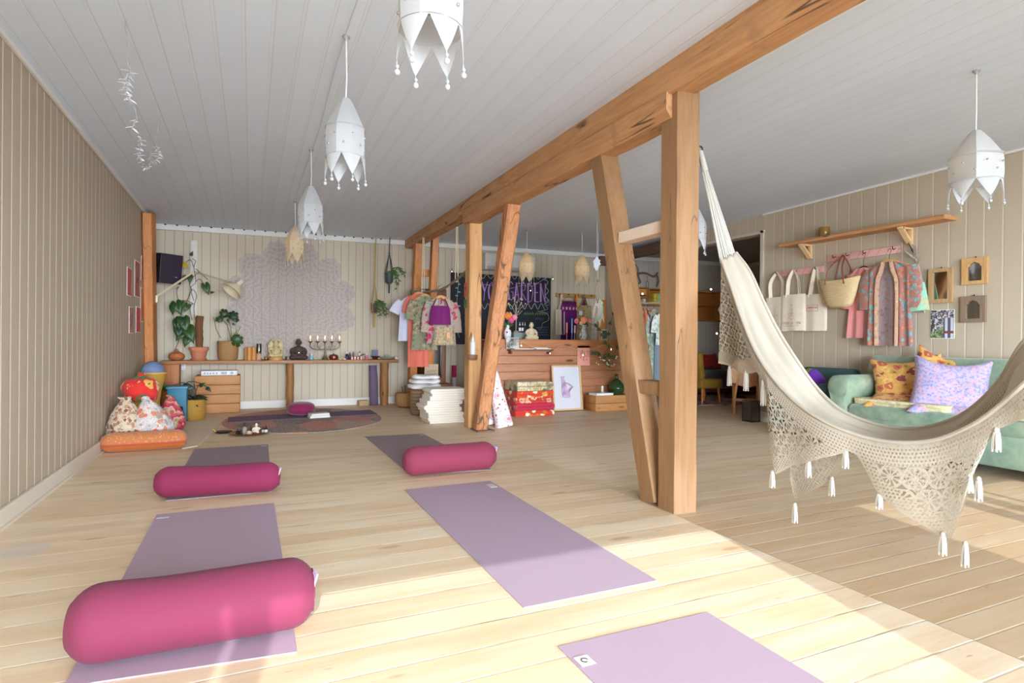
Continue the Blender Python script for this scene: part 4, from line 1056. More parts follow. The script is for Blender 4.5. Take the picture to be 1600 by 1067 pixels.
# tray with bottles
c = V((.0, 6.62, 0)); t = T('brass_tray', 'oval brass tray on the floor carrying small bottles', 'tray', c)
MB().lathe([(.13,.004),(.17,.008),(.195,.022),(.2,.024),(.196,.018),(.165,.003),(.0,.001)], c, 36, sy=.8).build('dish', M['brass'], t)
c2 = V((-.25, 6.80, 0)); t = T('burner_dish', 'small dark metal dish with a brass edge left of the brass tray', 'dish', c2)
MB().lathe([(.06,.0),(.08,.008),(.085,.02),(.08,.02),(.0,.006)], c2, 24, sy=.8).build('bowl', M['dark_metal'], t)
MB().tube([c2+V((-.07,-.02,.02)), c2+V((-.1,-.02,.05))], .007, 6).build('handle', M['brass'], t)
TB = 'little bottles on the brass tray'
dk = plain((34, 30, 34), .3, name='dark_glass'); gr = plain((150, 144, 134), .35, name='smoky_glass'); wl = plain((214, 212, 206), .5)
for x, y, h, r, b_, cp, lb, lab in ((-.115,6.60,.065,.017,dk,M['black'],None,'short black bottle at the left edge of the brass tray'), (-.085,6.56,.06,.016,dk,M['black'],None,'second short black bottle, next to the smoky glass bottle'),
    (-.05,6.575,.125,.022,gr,M['black'],None,'tall smoky glass bottle with black top on the brass tray'), (.01,6.66,.085,.013,dk,M['black'],None,'slim black bottle behind, mid tray'),
    (.10,6.60,.05,.016,plain((120,40,40),.4),M['black'],None,'low dark red bottle at the right of the brass tray'), (.13,6.63,.075,.016,dk,M['black'],wl,'black bottle with a white label, second from the right on the tray'),
    (.155,6.60,.085,.018,dk,M['black'],wl,'tallest labelled black bottle at the right edge of the tray')):
    drop_bottle((x, y, .004), h, r, b_, cp, lab, TB, lb)
for x, y, r, h, cl, lab in ((-.005,6.54,.028,.04,(206,170,150),'pale pink candle jar at the front of the brass tray'), (.045,6.535,.02,.025,(150,40,46),'small dark red jar at the front of the brass tray')):
    o = MB().lathe([(r*.95,0),(r,.004),(r,h),(r*.85,h),(r*.8,h-.008),(0,h-.01)], (x,y,.004), 16).build('candle_jar', plain(cl, .4)); tag(o, lab, 'jar', 'jars on the brass tray')
buddha((.062, 6.62, .004), .36, plain((222, 210, 186), .6, var=.1, scale=60), 'tiny cream Buddha figure in the middle of the brass tray')
# cork brick, rolled mat
o = MB().box((1.555, 8.88, .04), (.15, .1, .08), (0,0,.2), bev=.006).build('cork_block', plain((198, 172, 124), .9, var=.2, scale=90, bump=.3)); tag(o, 'tan cork yoga block on the floor by the back wall', 'yoga block')
def rolled_mat(c, R, h, mat, label, turns=4, tilt=(0,0)):
    c = V(c); t = T('rolled_yoga_mat', label, 'yoga mat', c); m = MB(); n = turns*26; th = R/turns*.9
    def fn(u, v):
        a = u*turns*2*PI; r = .012+(R-.012)*u
        flare = .02*max(0, v-.75)*4*(u > .93)
        return c + V((r*math.cos(a)+tilt[0]*v - flare, r*math.sin(a)+tilt[1]*v, h*v))
    m.surf(fn, n, 8); o = m.build('roll', mat, t); s_ = o.modifiers.new('thickness', 'SOLIDIFY'); s_.thickness = .005; s_.offset = 1
    return t
rolled_mat((1.715, 8.88, 0), .062, .60, M['purple_mat_dark'], 'rolled purple yoga mat standing under the right end of the table', 5, (-.012, .02))
# ================================================================== PENDANTS, GARLANDS, HANGING PLANTS
M['lamp_cloth'] = translucent((204, 204, 203), .35, name='white_lamp_cotton')
M['lamp_cloth_warm'] = translucent((214, 198, 170), .4, name='cream_lamp_cotton')
PG = 'star edged cloth pendant lamps'
def pendant(x, y, label, s=1.0, lit=0.0, rot=.2, mat=None, sides=8):
    zt_ = zc(x, y); z0 = 1.955+ (0 if s < 1.2 else .02)
    mat = mat or M['lamp_cloth']
    t = T('pendant_lamp', label, 'lamp', (x, y, 1.80), PG); c = V((x, y, z0))
    MB().lathe([(.02,0),(.021,-.008),(.010,-.016),(.006,-.026),(0,-.026)], V((x, y, zt_)), 14).build('ceiling_hook', plain((176, 174, 172), .4, .4), t)
    MB().tube([V((x, y, zt_-.02)), V((x+.004, y, (zt_+z0)/2+.1)), V((x, y, z0+.30))], .0035, 6).build('cord', M['cord'], t)
    R = .102*s; m = MB(); N = 48
    def fn(u, v):
        a = 2*PI*u+rot; fac = (math.cos(PI/sides)/math.cos((a-rot) % (2*PI/sides)-PI/sides))**.7
        if v < .5:
            k = v/.5; r = .022+(R-.022)*k**.85; z = .315-.16*k
        else:
            k = (v-.5)/.5; r = R*(1+.03*math.sin(PI*k)); z = .155-.155*k
        r *= fac*(1+.015*noise.noise(V((math.cos(a)*3, math.sin(a)*3, z*20+x))))
        return c+V((r*math.cos(a), r*math.sin(a), z))
    m.surf(fn, N, 17, cu=True); sh = m.build('lamp_shade', mat, t, ang=25)
    m = MB(); m.tube([c+V((R*1.01*math.cos(q*PI/20), R*1.01*math.sin(q*PI/20), .155)) for q in range(41)], .0028, 5, cap=False)
    m.tube([c+V((R*1.0*math.cos(q*PI/20), R*1.0*math.sin(q*PI/20), .004)) for q in range(41)], .0025, 5, cap=False); m.build('ring', mat, t)
    m = MB()
    for q in range(14):
        a = 2*PI*q/14; m.ball(c+V((R*1.0*math.cos(a), R*1.0*math.sin(a), .055+.05*(q % 2))), (.006,.006,.006), 8, 5)
    m.build('mirror_disc', plain((176, 170, 164), .25, .6), t)
    for q in range(6):
        a = 2*PI*(q+.5)/6+rot; hw = PI/6*.97; m = MB()
        def pf(u, v, a=a):
            w = (1-v)**.9; b = a+(u-.5)*2*hw*w; r = R*(1.0+.02*v+.02*math.sin(u*PI)*v)
            return c+V((r*math.cos(b), r*math.sin(b), -.105*s*v*(1 if s < 1.2 else .8)-.0005))
        m.surf(pf, 7, 8); pn = m.build('pennant', mat, t)
        tip = c+V((R*1.02*math.cos(a), R*1.02*math.sin(a), -.105*s*(1 if s < 1.2 else .8)))
        m = MB(); m.tube([tip+V((0,0,.004)), tip+V((.002,0,-.02))], .0018, 5); m.ball(tip+V((.002,0,-.013)), .006, 8, 5); m.ball(tip+V((.002,0,-.03)), (.009,.009,.010), 8, 6)
        m.build('tassel', M['lamp_cloth'], pn)
    bm_ = emit((255, 226, 176), lit, 'lamp_bulb') if lit else plain((248, 246, 240), .3)
    m = MB(); m.lathe([(.012,.20),(.012,.15),(.02,.14),(.033,.11),(.034,.09),(.022,.066),(0,.06)], c, 14); m.build('bulb', bm_, t)
    return t
pendant(.5, 1.74, 'white pendant lamp cut off by the top edge, nearest the viewer', .98)
pendant(.45, 3.16, 'second white pendant lamp of the left row, whole and largest in view')
pendant(.45, 5.1, 'third white pendant lamp of the left row, above the candelabra')
pendant(.45, 7.0, 'farthest pendant lamp of the left row, before the painted mandala', mat=M['lamp_cloth_warm'], lit=3.0)
pendant(3.98, 2.04, 'square white pendant lamp at the far right, above the hammock', 1.28, lit=3.5, rot=.5, sides=4, mat=M['lamp_cloth'])
pendant(3.6, 7.49, 'cream glowing pendant lamp over the middle of the chalkboard', 1.05, lit=6.0, mat=M['lamp_cloth_warm'])
pendant(4.46, 7.39, 'cream glowing pendant lamp over the right end of the counter', 1.05, lit=6.0, mat=M['lamp_cloth_warm'])
pendant(3.79, 4.25, 'pendant lamp mostly hidden behind the near timber post', 1.0)
t = T('ceiling_cable', 'thin grey lamp cable running along the ceiling above the left lamps', 'cable', (.45, 4, 2.5))
m = MB(); m.tube([V((.452+.01*math.sin(i), 1.2+i*.45, zc(.45, 1.2+i*.45)-.006)) for i in range(14)], .0028, 5); m.build('wire', plain((206,206,206), .5), t)

def garland(hook, sprays, label):
    hk = PZ(*hook, 2.555); t = T('hanging_garland', label, 'hanging decoration', hk)
    ms, ml = MB(), MB(); D = (hk-CAM).dot(_f); ms.tube([V((hk.x, hk.y, zc(hk.x, hk.y))), hk], .0022, 5)
    for k, (pts, nl, size) in enumerate(sprays):
        P_ = spline([PD(x, y, D) for x, y in pts], 6); ms.tube(P_, .0022, 5)
        if not nl: continue
        for i in range(nl):
            p = P_[int(len(P_)*(.12+.85*i/nl))]; a = i*2.4+k
            d = V((math.cos(a), math.sin(a)*.7, -.35+.5*math.sin(i)))
            leaf(ml, p, d, size*(.7+.6*random.random()), normal=(math.sin(a), -.6, .8), kind='plain', bend=.1)
    ms.build('string', plain((150, 146, 142), .7), t); o = ml.build('leaves', plain((226, 224, 224), .6), t)
    s_ = o.modifiers.new('thickness', 'SOLIDIFY'); s_.thickness = .001
garland((196, 42), [([(196,42),(198,75),(201,108)], 0, 0), ([(204,104),(199,125),(196,140),(204,158)], 34, .035), ([(204,158),(212,175),(214,190)], 0, 0), ([(212,186),(208,196),(206,202)], 5, .03)], 'white paper leaf garland hanging from the ceiling, left and nearest')
garland((249, 188), [([(249,188),(246,205),(243,226)], 0, 0), ([(243,226),(247,240),(242,254)], 22, .032), ([(221,213),(218,232),(219,248)], 26, .034), ([(219,248),(226,262),(234,258),(236,235)], 16, .026)], 'white paper leaf garland with two sprays, hanging farther back')

def macrame(hook, pot_c, pot_r, pot_h, cordc, potm, plant, label, tail):
    t = T('hanging_planter', label, 'hanging plant', pot_c)
    hk = V(hook); c = V(pot_c); cm = plain(cordc, .9, var=.15, scale=60)
    MB().lathe([(.006,0),(.01,-.01),(.006,-.025),(0,-.03)], hk+V((0,0,.02)), 10).build('hook', M['dark_metal'], t)
    kn = c+V((0,0,pot_h+.30)); m = MB()
    m.tube([hk, kn], .008, 7); m.ball(kn, .014, 10, 6)
    for q in range(4):
        a = PI/4+q*PI/2; rim = c+V((pot_r*1.03*math.cos(a), pot_r*1.03*math.sin(a), pot_h))
        m.tube([kn, kn.lerp(rim, .5)+V((.004*math.cos(a), .004*math.sin(a), 0)), rim, c+V((pot_r*.92*math.cos(a), pot_r*.92*math.sin(a), .01)), c+V((0,0,-.03))], .006, 6)
    m.tube([c+V((0,0,-.02)), c+V((.003,0,-.06)), c+V((0,0,-tail))], [.012,.014,.012], 8); m.build('macrame', cm, t)
    MB().lathe([(pot_r*.75,0),(pot_r*.8,.004),(pot_r,pot_h),(pot_r*.9,pot_h),(pot_r*.85,pot_h-.015),(0,pot_h-.02)], c, 20).build('pot', potm, t)
    ms, ml = MB(), MB()
    for k, (dx, dz, n, up) in enumerate(plant):
        p0 = c+V((0,-.01,pot_h-.01)); P_ = spline([p0, p0+V((dx*.45, -.03, up)), p0+V((dx, -.05, up+dz*.45)), p0+V((dx*1.08, -.05, dz))], 5)
        ms.tube(P_, .003, 5)
        for i in range(n):
            p = P_[int((len(P_)-1)*(.1+.88*i/n))]; a = i*1.9+k
            leaf(ml, p, V((math.cos(a), -.3, -.5+.5*math.sin(a))), .05, normal=(0,-1,.3), kind='plain', bend=.15)
    ms.build('stem', M['leaf'], t); o = ml.build('foliage', plain((74, 106, 46), .5, var=.35, scale=22), t); s_ = o.modifiers.new('thickness', 'SOLIDIFY'); s_.thickness = .001
macrame((1.716, 8.8, 2.55), (1.70, 8.8, 1.40), .055, .13, (190, 160, 90), plain((74, 52, 48), .6), [(.08,-.02,16,.05),(.12,-.16,20,.04),(.06,-.22,18,.03),(.15,-.2,16,.06),(.03,-.1,12,.03),(.1,-.08,14,.07)], 'trailing fern in a mustard macrame hanger, left of the two hanging plants', .22)
macrame((1.923, 8.8, 2.57), (1.915, 8.8, 1.862), .066, .15, (58, 74, 82), plain((70, 82, 76), .5), [(.08,-.05,14,.04),(.12,-.2,16,.04),(.16,-.03,14,.09),(.2,-.05,12,.06),(.10,-.3,14,.03),(.02,-.06,10,.03)], 'trailing plant in a dark blue macrame hanger, right of the two hanging plants', .16)

# ================================================================== CLOTHES
def garment(name, label, c, hw, L, mat, sleeve=None, hem=None, neck=.08, th=.05, ax=(1,0,0), folds=3.0, amp=.012, hanger='wood', hook_h=.09, open_front=None, strap=False, group=None, cat='clothing', seed=0):
    """c = top middle of the shoulders; hangs down L; ax = shoulder direction"""
    c = V(c); ax = V(ax).normalized(); nr = V((ax.y, -ax.x, 0))
    hem = hem or hw*1.08
    t = T(name, label, cat, c-V((0,0,L)), group)
    m = MB()
    rows = [(-.005, -neck, neck), (-.04, -hw*.72, hw*.72), (-.075, -hw, hw), (-.20 if L > .4 else -L*.4, -hw*.93, hw*.93), (-L*.6, -hw*.98, hw*.98), (-L, -hem, hem)]
    if strap: rows = [(-.05-.06, -hw*.80, hw*.80), (-.15, -hw*.88, hw*.88), (-L*.55, -hw*.95, hw*.95), (-L, -hem, hem)]
    if name.startswith(('skirt',)): rows = [(0, -hw, hw), (-.03, -hw, hw), (-L*.5, -hw*1.06, hw*1.06), (-L, -hem, hem)]
    if open_front:
        g0 = open_front
        for sg in (-1, 1):
            mm = MB(); rr = []
            for z, a, b in rows: rr.append((z, a, -g0*hw*(.55 if z > -.1 else 1)) if sg < 0 else (z, g0*hw*(.55 if z > -.1 else 1), b))
            mm.lens(rr, th*.5, c+nr*(th*.25), ax, nr, folds*.6, amp, seed+sg, 12); mm.build('front_panel', mat[0], t)
            mm = MB(); P_ = [c+nr*(th*.55)+ax*(sg*neck*.5)+V((0,0,-.0)), c+nr*(th*.62)+ax*(sg*g0*hw*.6)+V((0,0,-.09)), c+nr*(th*.58)+ax*(sg*g0*hw*1.02)+V((0,0,-.25)), c+nr*(th*.58)+ax*(sg*g0*hw*1.02)+V((0,0,-L*1.0))]
            mm.tube(spline(P_, 5), .020, 8, flat=.35); mm.build('collar_band', mat[1], t)
        m.lens(rows, th*.4, c-nr*(th*.2), ax, nr, folds, amp, seed); m.build('back_panel', mat[2] if len(mat) > 2 else mat[0], t); mbody = mat[0]
    else:
        m.lens(rows, th, c, ax, nr, folds, amp, seed); m.build('body', mat, t); mbody = mat
        if strap:
            for sg in (-1, 1):
                mm = MB(); mm.tube(spline([c+ax*(sg*hw*.72)+V((0,0,-.115))+nr*.012, c+ax*(sg*hw*.52)+V((0,0,-.05))+nr*.008, c+ax*(sg*hw*.42)+V((0,0,-.012))], 5), .017, 7, flat=.4); mm.build('strap', mat, t)
    if sleeve:
        sl, dx, wd = sleeve
        for sg in (-1, 1):
            mm = MB(); P_ = [c+ax*(sg*hw*.80)+V((0,0,-.07)), c+ax*(sg*(hw+dx*.35))+V((0,0,-.07-sl*.4)), c+ax*(sg*(hw+dx))+V((0,0,-.07-sl))]
            P_ = spline(P_, 5); n_ = len(P_); mm.tube(P_, [wd*(.85+.25*i/n_) for i in range(n_)], 12, flat=1.0)
            for v in mm.bm.verts:
                d = (v.co-c).dot(nr); v.co -= nr*d*.62
            mm.build('sleeve', mbody if sleeve[0] else mbody, t)
    if hanger:
        hm = plain((206, 158, 96), .45, name='hanger_wood') if hanger == 'wood' else M['dark_metal']; rr = .009 if hanger == 'wood' else .0025
        m = MB(); m.tube(spline([c+ax*(-hw*.78)+V((0,0,-.05)), c+ax*(-hw*.3)+V((0,0,-.005)), c+V((0,0,.014)), c+ax*(hw*.3)+V((0,0,-.005)), c+ax*(hw*.78)+V((0,0,-.05))], 4), [rr]*4+[rr*1.6]*9+[rr]*4, 8, flat=1.3)
        m.build('hanger', hm, t)
        m = MB(); h = c+V((0,0,hook_h)); m.tube(spline([c+V((0,0,.012)), c+V((0,0,hook_h*.5)), h+nr*.004+ax*.02+V((0,0,-.02)), h+ax*.012, h-ax*.010+V((0,0,-.005)), h-ax*.014+V((0,0,-.022))], 4), .002, 6); m.build('hook', M['dark_metal'], t)
    return t
CG = 'garments hanging on the branch rail by the far posts'
br = [PY(643,455,8.25), PY(665,456,7.9), PY(690,452,7.5), PY(712,438,7.0), PY(727,425,6.6), PY(742,412,6.38)]
t = T('branch_rail', 'grey driftwood branch rail hanging on ropes between the far posts', 'clothes rail', br[2])
m = MB(); sp = spline(br, 5); m.tube(sp, [.016+.007*noise.noise(V((i*.6,1,2))) for i in range(len(sp))], 9)
for i, (dx, dz) in enumerate(((-.1,.05),(.08,.09),(-.06,-.05),(.09,.04))): m.tube([sp[3+i*5], sp[3+i*5]+V((dx*.5,-.02,dz*.6)), sp[3+i*5]+V((dx,-.05,dz))], [.009,.007,.003], 6)
m.build('branch', M['bark_grey'], t)
for x, yb, Yr in ((661, 456, 7.95), (713.5, 438, 7.0)):
    q = PY(x, yb, Yr); m = MB()
    for s_ in (-.018, .018): m.tube([q+V((s_,0,-.01)), V((q.x+s_*.4, Yr, 2.44))], .006, 6)
    m.tube([q+V((.018*math.cos(a*PI/6),0,.02*math.sin(a*PI/6))) for a in range(13)], .006, 6, cap=False); m.build('rope', plain((226, 208, 170), .9), t)
def gp(x, Y, z): q = PY(x, 480, Y); return (q.x, Y, z)
pk = floral((196, 176, 160), [(214, 30, 96), (190, 172, 160), (224, 60, 110), (196,176,160), (214,30,96), (150,170,150), (200,184,170)], 13, .45, ground=(150, 130, 116), name='pink_floral_cotton')
pt = floral((186, 166, 132), [(150,120,84),(120,130,96),(206,186,150),(170,140,104)], 34, .45, name='beige_paisley')
pt2 = floral((164, 150, 120), [(120,160,130),(140,120,90),(190,180,150),(110,110,80)], 26, .48, name='olive_paisley')
garment('shirt', 'white short sleeved shirt, leftmost on the branch rail', gp(642, 8.1, 1.60), .17, .62, plain((222, 224, 240), .85, var=.03, name='white_jersey'), sleeve=(.16,.07,.07), group=CG, seed=1, hook_h=.1)
garment('dress', 'coral pink dress hanging behind the olive patterned shirt', gp(654, 7.9, 1.64), .15, 1.02, cloth((226, 118, 96), wrinkle=8, bump=.25), hem=.15, group=CG, seed=2, sleeve=(.2,.03,.05))
garment('shirt', 'olive patterned shirt with short sleeves between coral dress and pink floral jacket', gp(664, 7.7, 1.60), .17, .74, pt2, sleeve=(.26,.03,.07), group=CG, seed=3)
garment('jacket', 'open pink and grey floral jacket under the purple top', gp(690, 7.52, 1.57), .19, .62, (pk, plain((170, 160, 140), .85), pk), sleeve=(.4,.02,.075), open_front=.45, group=CG, seed=4, th=.06)
garment('skirt', 'beige patterned skirt hanging below the purple top', gp(695, 7.40, 1.17), .13, .24, pt, hem=.17, hanger=None, group=CG, seed=5, folds=4)
garment('tank_top', 'deep purple cropped tank top at the front of the branch rail', gp(688, 7.36, 1.56), .145, .36, plain((116, 14, 96), .8, var=.04, name='purple_jersey'), strap=True, hem=.15, hanger='wood', group=CG, seed=6, amp=.004, hook_h=.085)
o = MB().box(PY(700.5, 524, 7.33), (.045, .003, .075)).build('hanging_tag', plain((224, 160, 120), .7)); tag(o, 'orange and white price tag hanging under the purple top', 'tag')
o = MB().tube(spline([PY(662,527,7.62), PY(676,530,7.55), PY(690,533,7.5), PY(700,530,7.45)], 4), [.03,.04,.05,.05]+[.05]*9, 8, flat=.4).build('folded_scarf', plain((130, 180, 150), .85, var=.2)); tag(o, 'green scarf hem showing below the skirt', 'scarf')

# wardrobe mirror behind the clothes
t = T('dressing_mirror', 'dark wooden dressing mirror with a drawer behind the clothes', 'mirror', (2.57, 8.8, 0))
x0, x1 = 2.30, 2.84
for xx in (x0+.035, x1-.035):
    MB().box((xx, 8.86, 1.03), (.07, .05, 1.50), bev=.006).build('frame_side', M['brown_wood'], t)
MB().box(((x0+x1)/2, 8.86, 1.755), (x1-x0, .052, .09), bev=.008).build('frame_top', M['brown_wood'], t)
MB().box(((x0+x1)/2, 8.86, .34), (x1-x0, .052, .12), bev=.006).build('frame_bottom', M['brown_wood'], t)
MB().box(((x0+x1)/2, 8.875, 1.05), (x1-x0-.13, .012, 1.34)).build('mirror_glass', plain((190, 190, 186), .06, 1.0, var=0), t)
MB().box(((x0+x1)/2, 8.78, .15), (x1-x0+.04, .32, .26), bev=.006).build('drawer', M['amber_wood'], t)
MB().box(((x0+x1)/2, 8.78, .30), (x1-x0+.08, .36, .03), bev=.005).build('shelf', M['brown_wood'], t)
MB().ball(((x0+x1)/2+.1, 8.61, .15), .018).build('knob', M['brass'], t)
t = T('painted_sign', 'weathered beige sign board leaning before the dressing mirror', 'sign', PY(676, 588, 8.62))
a, b = PY(663, 589, 8.6), PY(684, 553, 8.62)
MB().box(((a.x+b.x)/2, 8.6, (.325+.62)/2+.005), (b.x-a.x, .02, .30), (.06,0,0), bev=.003).build('board', plain((196, 170, 140), .8, var=.15, scale=30), t)
m = MB()
for i in range(5): m.tube([((a.x+.03)+.005*i, 8.585-.004*i+.006, .56-.045*i), ((b.x-.03)-.01*(i%2), 8.585-.004*i+.006, .57-.045*i)], .003, 5)
m.build('lettering', plain((120, 84, 66), .8), t)
# second rolled mat, red and grey
c = V((3.0, 8.9, 0)); t = T('rolled_yoga_mat', 'upright roll of fabric, crimson at both ends and grey in the middle', 'yoga mat', c)
for z0, z1, cl in ((0,.13,(160,24,70)),(.13,.40,(176,166,164)),(.40,.59,(160,24,70))):
    MB().lathe([(.03,z0),(.036,z0+.004),(.036,z1-.002),(.02,z1),(0,z1-.01)], c, 18).build('roll_section', plain(cl, .85), t)

# baskets and blankets
t = T('woven_basket', 'low round woven basket beside the long table holding dried twigs', 'basket', (2.11, 8.44, 0))
MB().lathe([(.10,0),(.15,.03),(.172,.10),(.17,.17),(.155,.215),(.148,.215),(.16,.15),(.0,.06)], (2.11, 8.44, 0), 36).build('body', woven((206, 160, 100), (140, 94, 52), 22, 12, .1), t)
m = MB()
for i in range(9): m.tube([(2.11+.04*math.cos(i*2.1), 8.44+.04*math.sin(i*2.1), .12), (2.11+.10*math.cos(i*2.1), 8.44+.1*math.sin(i*2.1), .27+.03*(i%3))], .006, 5)
o = m.build('twig_bundle', M['twig'], None); tag(o, 'dried brown twigs sticking out of the round basket', 'twigs')
t = T('woven_basket', 'tall grey brown woven basket with white towels on top', 'basket', (2.12, 7.55, 0)); BC = V((2.12, 7.55, 0))
MB().lathe([(.15,0),(.175,.02),(.188,.16),(.185,.33),(.19,.345),(.178,.345),(.17,.2),(0,.3)], BC, 40).build('body', woven((170, 138, 106), (116, 90, 66), 2, 26, 0), t)
def soft_stack(m, c, sx, sy, h, seed=0, e=.42, am=.012, nu=44, nv=16):
    c = V(c)
    def fn(u, v):
        a = 2*PI*u; b = PI*(v-.5); q = lambda s, p: math.copysign(abs(s)**p, s)
        x = q(math.cos(a), e)*q(math.cos(b), .5)*sx/2; y = q(math.sin(a), e)*q(math.cos(b), .5)*sy/2; z = h/2+q(math.sin(b), .5)*h/2
        d = noise.noise(V((x*7+seed, y*7, z*9)))
        return c+V((x*(1+am*4*d), y*(1+am*4*d), max(.0005, z+am*noise.noise(V((x*9, y*9, seed+3)))*(v > .4))))
    m.surf(fn, nu, nv, cu=True)
TW = 'white towels on the tall basket'
for i, (z, sx, sy, h, lab) in enumerate(((.345,.42,.36,.07,'lowest white towel lying on the rim of the tall basket'), (.418,.40,.34,.055,'middle white towel of the heap on the tall basket'), (.476,.36,.32,.055,'topmost white towel on the tall basket'))):
    m = MB(); soft_stack(m, BC+V((.01*i, -.01, z)), sx, sy, h, i*5+1, .6, .02); o = m.build('towel', M['white_cloth']); tag(o, lab, 'towel', TW)
CB = 'cream cotton blankets in a stack'
def folded(c, sx, sy, h, mat, label, name='folded_blanket', group=CB, layers=3, seed=0, side=-1, edge=None, cat='blanket'):
    """blanket folded flat: the cloth winds back and forth, folds showing at the side"""
    c = V(c); t = T(name, label, cat, c, group); m = MB(); lh = h/layers
    prof = []
    r = lh/2
    n = layers
    xL, xR = -sx/2+r, sx/2-r
    path = []
    for k in range(n):
        z = lh*(k+.5); xs = (xL, xR) if k % 2 == 0 else (xR, xL)
        path += [(xs[0], z), ((xs[0]+xs[1])/2, z), (xs[1], z)]
        if k < n-1:
            sg = 1 if xs[1] > 0 else -1
            path += [(xs[1]+sg*r*.9*math.sin(a), z+lh*.5*(1-math.cos(a))) for a in (PI*.25, PI*.5, PI*.75)]
    nn_ = len(path)
    def fn(u, v):
        i = min(nn_-1, int(round(u*(nn_-1)))); x, z = path[i]
        y = (v-.5)*sy
        e = 1-abs(2*v-1)**8*.03
        return c+V((x*e+.008*noise.noise(V((z*20, v*4, seed))), y+.006*noise.noise(V((z*30, x*5, seed+1))), max(r*.97, z+.006*noise.noise(V((x*5, v*4, seed+k_))))))
    k_ = seed
    m.surf(fn, nn_, 12); o = m.build('cloth', mat, t)
    s_ = o.modifiers.new('thickness', 'SOLIDIFY'); s_.thickness = lh*.92; s_.offset = 0
    b = o.modifiers.new('round', 'BEVEL'); b.width = lh*.25; b.segments = 2; b.limit_method = 'ANGLE'
    if edge: pass
    return t
z = 0.0
for i, (h, dx, lab) in enumerate(((.075,.03,'lowest cream blanket of the tall stack on the floor'), (.06,.01,'second cream blanket from the bottom of the stack'), (.085,-.015,'third cream blanket from the bottom, thickest of the stack'), (.055,.0,'fourth cream blanket from the bottom of the stack'), (.05,.035,'fifth cream blanket, second from the top of the stack'), (.085,.06,'topmost cream blanket of the tall stack'))):
    folded((2.13+dx, 6.86, z), .46, .38, h, M['cream_cloth'], lab, layers=3 if h > .07 else 2, seed=i*3); z += h

# ledge and bottle on the middle post, little cards
o = MB().lathe([(.045,0),(.055,.01),(.058,.05),(.056,.06),(0,.06)], V((2.285, 6.135, .775)), 16, sy=.7).build('bottle_ledge', wood((150, 108, 76), (116, 78, 52), 'x', 1.0, .6)); tag(o, 'small log ledge fixed to the middle timber post', 'ledge')
c = V((2.285, 6.135, .836)); t = T('spray_bottle', 'white plastic bottle with pointed cap on the post ledge', 'bottle', c)
MB().lathe([(.026,0),(.029,.004),(.029,.13),(.024,.145),(.013,.155),(0,.155)], c, 18).build('body', plain((236, 236, 236), .35, var=.02), t)
MB().lathe([(.015,.15),(.014,.175),(.006,.205),(.004,.225),(0,.226)], c, 14).build('cap', plain((246, 246, 246), .35, var=.02), t)
# small cards hanging on the middle post
for p_, cl, c2, lab in ((PX(724.3, 454, 2.248), (196, 96, 70), (150, 40, 30), 'narrow red and orange card on the middle timber post'), (PX(724.3, 475, 2.248), (96, 116, 72), (70, 90, 60), 'small green card on the middle timber post')):
    t = T('postcard', lab, 'card', p_); q = V((2.245, 6.28, p_.z))
    MB().box(q, (.004, .09, .16 if cl[0] > 150 else .1)).build('paper', plain(cl, .6), t)
    MB().box(q+V((-.0025,0,.02)), (.002, .03, .05)).build('print', plain(c2, .6), t)

# rolls of printed fabric leaning behind the rough brace
def sunprint():
    k = NT('sun_flower_print'); o = k.obj()
    s3 = k.sep(o); u = k.math('MULTIPLY', k.math('ARCTAN2', s3[1], s3[0]), .085); z = s3[2]
    cx, cz = .20, .26
    fu = k.math('SUBTRACT', k.math('FRACT', k.math('ADD', k.math('DIVIDE', u, cx), k.math('MULTIPLY', k.math('FLOOR', k.math('DIVIDE', z, cz)), .5))), .5)
    fz = k.math('SUBTRACT', k.math('FRACT', k.math('DIVIDE', z, cz)), .5)
    X = k.math('MULTIPLY', fu, cx); Z = k.math('MULTIPLY', fz, cz)
    r = k.math('SQRT', k.math('ADD', k.math('MULTIPLY', X, X), k.math('MULTIPLY', Z, Z))); th = k.math('ARCTAN2', Z, X)
    ray_ = k.math('MULTIPLY', k.step(k.math('SINE', k.math('MULTIPLY', th, 18.0)), .2, .2), k.math('MULTIPLY', k.step(r, .024, .003), k.math('SUBTRACT', 1.0, k.step(r, .045, .003))))
    core = k.math('SUBTRACT', 1.0, k.step(r, .02, .003))
    vo = k.n('TexVoronoi', {'Vector': o, 'Scale': 26.0}, out=None)
    dots = k.math('MULTIPLY', k.math('SUBTRACT', 1.0, k.step(vo.outputs['Distance'], .36, .05)), k.step(r, .068, .006))
    dc = k.ramp(k.sep(vo.outputs['Color'])[0], [(0,(240,172,172)),(.4,(176,126,122)),(.65,(242,190,188)),(.85,(150,84,90))], 'CONSTANT')
    col = k.mix(dots, lin((238, 230, 230)), dc); col = k.mix(core, col, lin((238, 128, 136))); col = k.mix(ray_, col, lin((150, 70, 78)))
    k.P(col, .85); return k.m
fm = sunprint()
def fabric_roll(base, top, r0, r1, label):
    a, b = V(base), V(top); d = (b-a); L = d.length
    R = d.to_track_quat('Z', 'Y').to_matrix(); m = MB()
    m.lathe([(r0*.9,0),(r0,.015)]+[(r0+(r1-r0)*i/8, .015+(L-.04)*i/8) for i in range(1, 9)]+[(r1*.8,L-.005),(r1*.3,L),(0,L-.01)], a, 30, R)
    o = m.build('fabric_roll', fm); return tag(o, label, 'fabric', 'rolls of printed fabric')
fabric_roll((2.665, 6.09, .005), (2.555, 6.26, .72), .105, .058, 'pale fabric roll with pink suns leaning behind the rough brace, in front')
fabric_roll((2.56, 6.30, .005), (2.50, 6.48, .60), .085, .05, 'second pale printed fabric roll, mostly hidden by the front roll')
